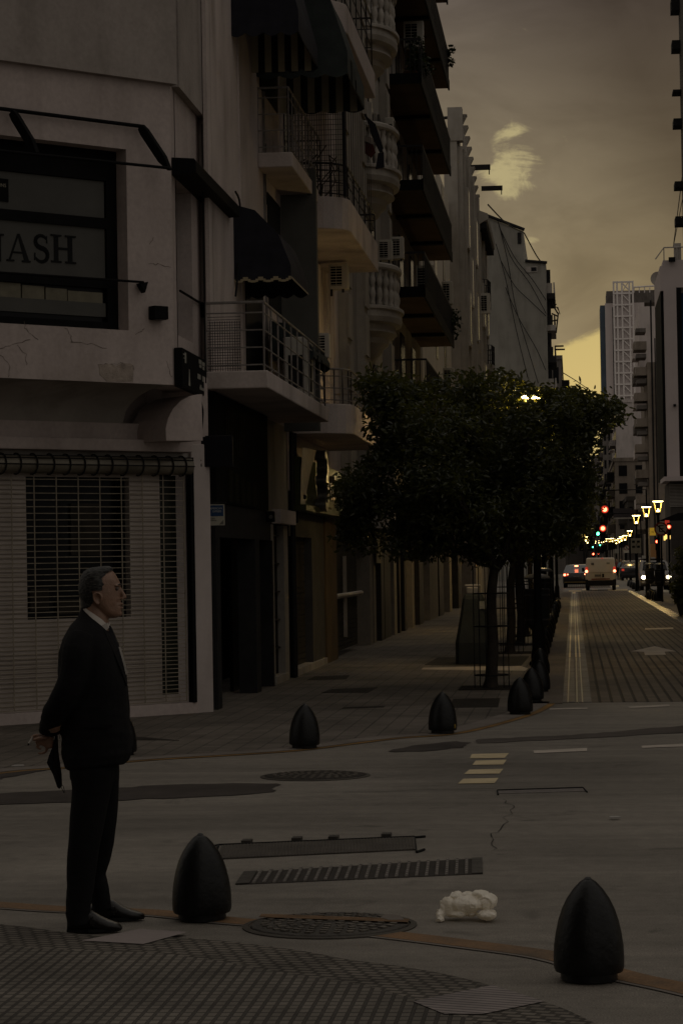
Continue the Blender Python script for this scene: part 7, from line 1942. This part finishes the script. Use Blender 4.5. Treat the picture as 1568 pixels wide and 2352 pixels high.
# --- jacket
jk = MB()
JR = [((188,1396),(245,1441),.068),((180,1418),(254,1452),.125),((163,1438),(263,1470),.180),((146,1468),(272,1490),.208),((137,1500),(281,1516),.215),((135,1545),(290,1548),.215),((141,1600),(295,1598),.205),((144,1650),(299,1648),.205),((142,1700),(303,1690),.210),((143,1738),(304,1728),.210),((151,1762),(298,1745),.205),((166,1768),(288,1752),.185)]
jk.loft([ring(b,f,w_,0,28,.82) for b,f,w_ in JR])
sl = lambda P, r: jk.tube(smoothline([PP(*p) for p in P], 4), r, 14)
def lin(a, n):
    out = []
    for i in range(len(a)-1):
        for j in range(n): out.append(a[i]+(a[i+1]-a[i])*j/n)
    return out+[a[-1]]
sl(((186,1462,-.165),(178,1495,-.205),(170,1548,-.225),(150,1598,-.222),(127,1638,-.16),(116,1664,-.09),(111,1684,-.065)), lin([.062,.074,.071,.066,.060,.054,.049],4))
sl(((190,1462,.165),(184,1495,.205),(175,1548,.22),(166,1602,.21),(158,1640,.12),(152,1660,.03)), lin([.062,.074,.071,.066,.060,.052],4))
def wr(v, n):
    a = noise.noise(Vector((v.x*7, v.y*9, v.z*10)))*.0045 + noise.noise(Vector((v.x*13+v.z*8, v.y*13, v.z*30)))*.0042*min(1,max(.25,(1.35-v.z)*2.2))
    return v+n*a
remesh(jk, 'jacket', .007, suit, 4, wr)
# lapel, pocket flap and vent edges as slim raised folds
lp = MB(); 
lp.loft([[PP(x,y,w_)+Vector((dx,dy,0)) for dx,dy in ((0,0),(.006,-.004),(.006,.006),(0,.006))] for x,y,w_ in ((236,1447,-.10),(247,1470,-.120),(262,1505,-.125),(277,1540,-.105),(289,1575,-.06))])
lp.loft([[PP(x,y,w_) for x,y in ((a,b_),(a+c_,b_+.5),(a+c_,b_+8),(a,b_+7.5))] for a,b_,c_,w_ in ((196,1664,62,-.207),(196,1664,62,-.214))])
lp.build('lapel_and_flap', suit, pr_, world=False, smooth=True)
# --- trousers
tr = MB()
TN = [((162,1745),(262,1745),.105),((162,1775),(264,1775),.105),((165,1808),(258,1808),.098),((162,1867),(246,1867),.090),((157,1947),(229,1947),.078),((153,2028),(218,2028),.072),((152,2070),(211,2070),.070),((154,2105),(209,2106),.070),((157,2128),(212,2120),.070)]
TF = [((180,1745),(274,1745),.105),((184,1775),(275,1775),.105),((188,1826),(272,1826),.095),((193,1887),(268,1887),.086),((197,1939),(262,1939),.078),((199,1980),(252,1980),.072),((200,2008),(243,2008),.070),((203,2030),(249,2030),.070),((207,2050),(252,2050),.070),((211,2072),(254,2071),.068),((216,2094),(256,2086),.064)]
tr.loft([ring(b,f,w_,-.085-.0002*(b[1]-1745),22,.85) for b,f,w_ in TN]); tr.loft([ring(b,f,w_,.085+.00028*(b[1]-1745),22,.85) for b,f,w_ in TF])
tr.loft([ring((161,1735),(276,1735),.17), ring((162,1790),(272,1790),.16)])
def wr2(v, n):
    lowf = max(0, 1-v.z/.5)
    return v+n*(noise.noise(Vector((v.x*6, v.y*8, v.z*7)))*.004+noise.noise(Vector((v.x*12, v.y*14, v.z*30)))*.004*lowf)
remesh(tr, 'trousers', .007, suit_t, 3, wr2)
# --- shirt collar, shirt front, tie
co = MB(); co.loft([ring((190,1390),(249,1430),.0625,0,28,.95), ring((189.5,1393),(250.5,1434),.066,0,28,.95), ring((190,1409),(251,1447),.073,0,28,.95)])
co.prism([(q.x,q.z) for q in (PP(236,1436),PP(249.5,1430),PP(252,1441),PP(244,1452))], -.060, .060, 'y')
so = co.build('shirt', shirt, pr_, smooth=True, world=False)
sf = MB(); sf.loft([[PP(x,y,w_) for x,y in ((a,b_),(a+4.0,b_-1),(a+4.4,b_+1),(a,b_+1))] for a,b_,w_ in ((273,1486,-.055),(279.5,1508,-.056),(285.5,1530,-.052),(289.3,1548,-.047))] ); sf.build('shirt_front', shirt, pr_, world=False)
ti = MB(); ti.loft([[PP(x,y,0)+Vector((dx,dy,0)) for dx,dy in ((-.01,-w_),(.008,-w_*.7),(.008,w_*.7),(-.01,w_))] for x,y,w_ in ((250.5,1437,.020),(255,1446,.017),(261,1460,.026),(270,1483,.034),(278,1505,.040),(287,1540,.044))]); ti.build('tie', M('tie_black', (.009,.009,.011), .5, .2, 40), pr_, smooth=True, world=False)
# --- shoes
def shoe(P, yl, rz_=0):
    m = MB(); rings = []
    for px, h, w_, z0 in P:
        c = PP(px, 2131, yl); out = []
        for k in range(16):
            t_ = 2*math.pi*k/16; st = math.sin(t_); ct = math.cos(t_)
            out.append(Vector((c.x, yl+w_*math.copysign(abs(ct)**.8,ct), max(z0+.0, .5*h+ .5*h*math.copysign(abs(st)**.7,st)))))
        rings.append(out)
    m.loft(rings); s_ = m.build('shoe', leather, pr_, smooth=True, angle=60, world=False)
    c0, c1 = PP(P[0][0]-1,2131,yl).x, PP(P[-1][0]-2,2131,yl).x
    so_ = MB(); n = 12
    L = [(c0+(c1-c0)*i/n, yl+.052*math.sin(math.pi*min(1,.18+.82*i/n*1.0))**.5*(.72 if i<5 else 1)) for i in range(n+1)]
    poly = [(x,y) for x,y in L]+[(x,2*yl-y) for x,y in L[::-1]]
    so_.prism(poly, 0, .014, 'z'); so_.build('sole', rubber, s_, world=False)
    st = MB(); xm = PP(P[3][0]+4,2131,yl).x; st.tube([(xm,yl-.05,.03),(xm-.004,yl-.042,.065),(xm-.010,yl,.088),(xm-.004,yl+.042,.065)], .006, 6); st.box(xm-.014,xm+.010,yl-.060,yl-.046,.040,.060); st.build('strap', leather, s_, world=False)
    return s_
shoe([(156,.055,.026,.004),(164,.085,.034,.004),(185,.105,.038,.004),(213,.098,.042,.004),(232,.072,.048,.004),(252,.052,.050,.004),(268,.040,.043,.004),(278,.028,.026,.006),(281,.016,.010,.008)], -.155)
sh2 = shoe([(207,.06,.026,.004),(216,.09,.034,.004),(238,.112,.038,.004),(262,.098,.042,.004),(283,.066,.047,.004),(304,.046,.047,.004),(320,.036,.040,.004),(330,.028,.024,.006),(334,.018,.010,.008)], .215)
# --- things in his hands
ci = empty('cigarette', 'lit cigarette between the fingers of the man with hands behind his back', 'cigarette', loc=tuple(Matrix.Rotation(yaw,3,'Z') @ PP(71,1697,-.066)+Vector((g_.x,g_.y,.008))))
toW = lambda p: Matrix.Rotation(yaw,3,'Z') @ p + Vector((g_.x,g_.y,.008))
a_, b_ = toW(PP(76,1692,-.070)), toW(PP(67.2,1707,-.066)); c_ = toW(PP(65,1712,-.066))
MB().tube([a_,b_], .0042, 10).build('paper', shirt, ci, smooth=True); MB().tube([b_,c_], [.0042,.0036], 10).build('ash_tip', M('ash', (.02,.016,.014), .9), ci, smooth=True)
fm = empty('face_mask', 'black cloth face mask dangling by its loops from the hand behind his back', 'face mask', loc=tuple(toW(PP(130,1740,-.07))))
mp_ = [(131,1688),(136.5,1686.5),(137.5,1700),(139,1722),(143,1750),(146,1776),(146.4,1803),(141,1809),(137,1804),(137,1793),(126,1775),(117.5,1760),(112.6,1749),(118,1733),(125,1715),(129.5,1706)]
m = MB(); P = [PP(x,y,0) for x,y in mp_]; A_ = [m.v(toW(Vector((p.x,-.080+.012*math.sin(i*1.3),p.z)))) for i,p in enumerate(P)]; B_ = [m.v(toW(Vector((p.x,-.068+.012*math.sin(i*1.3),p.z)))) for i,p in enumerate(P)]
m.bm.faces.new(A_[::-1]); m.bm.faces.new(B_)
for i in range(len(P)): m.bm.faces.new((A_[i],A_[(i+1)%len(P)],B_[(i+1)%len(P)],B_[i]))
bmesh.ops.triangulate(m.bm, faces=[f for f in m.bm.faces if len(f.verts) > 4])
m.build('cloth', M('mask_cloth', (.010,.0095,.011), .9, .2, 20), fm)
m = MB(); w2 = lambda *q: toW(PP(*q))
m.tube([w2(136,1672,-.075),w2(136.5,1680,-.075),w2(135,1688,-.074)], .0015, 5); m.tube([w2(139,1672,-.075),w2(139,1685,-.075),w2(137.5,1697,-.074)], .0015, 5)
m.tube(smoothline([w2(140,1806,-.074),w2(143.5,1813,-.074),w2(148,1821,-.074),w2(147.5,1811,-.074),w2(144.5,1803,-.074)], 4), .0015, 5); m.build('ear_loops', rubber, fm)
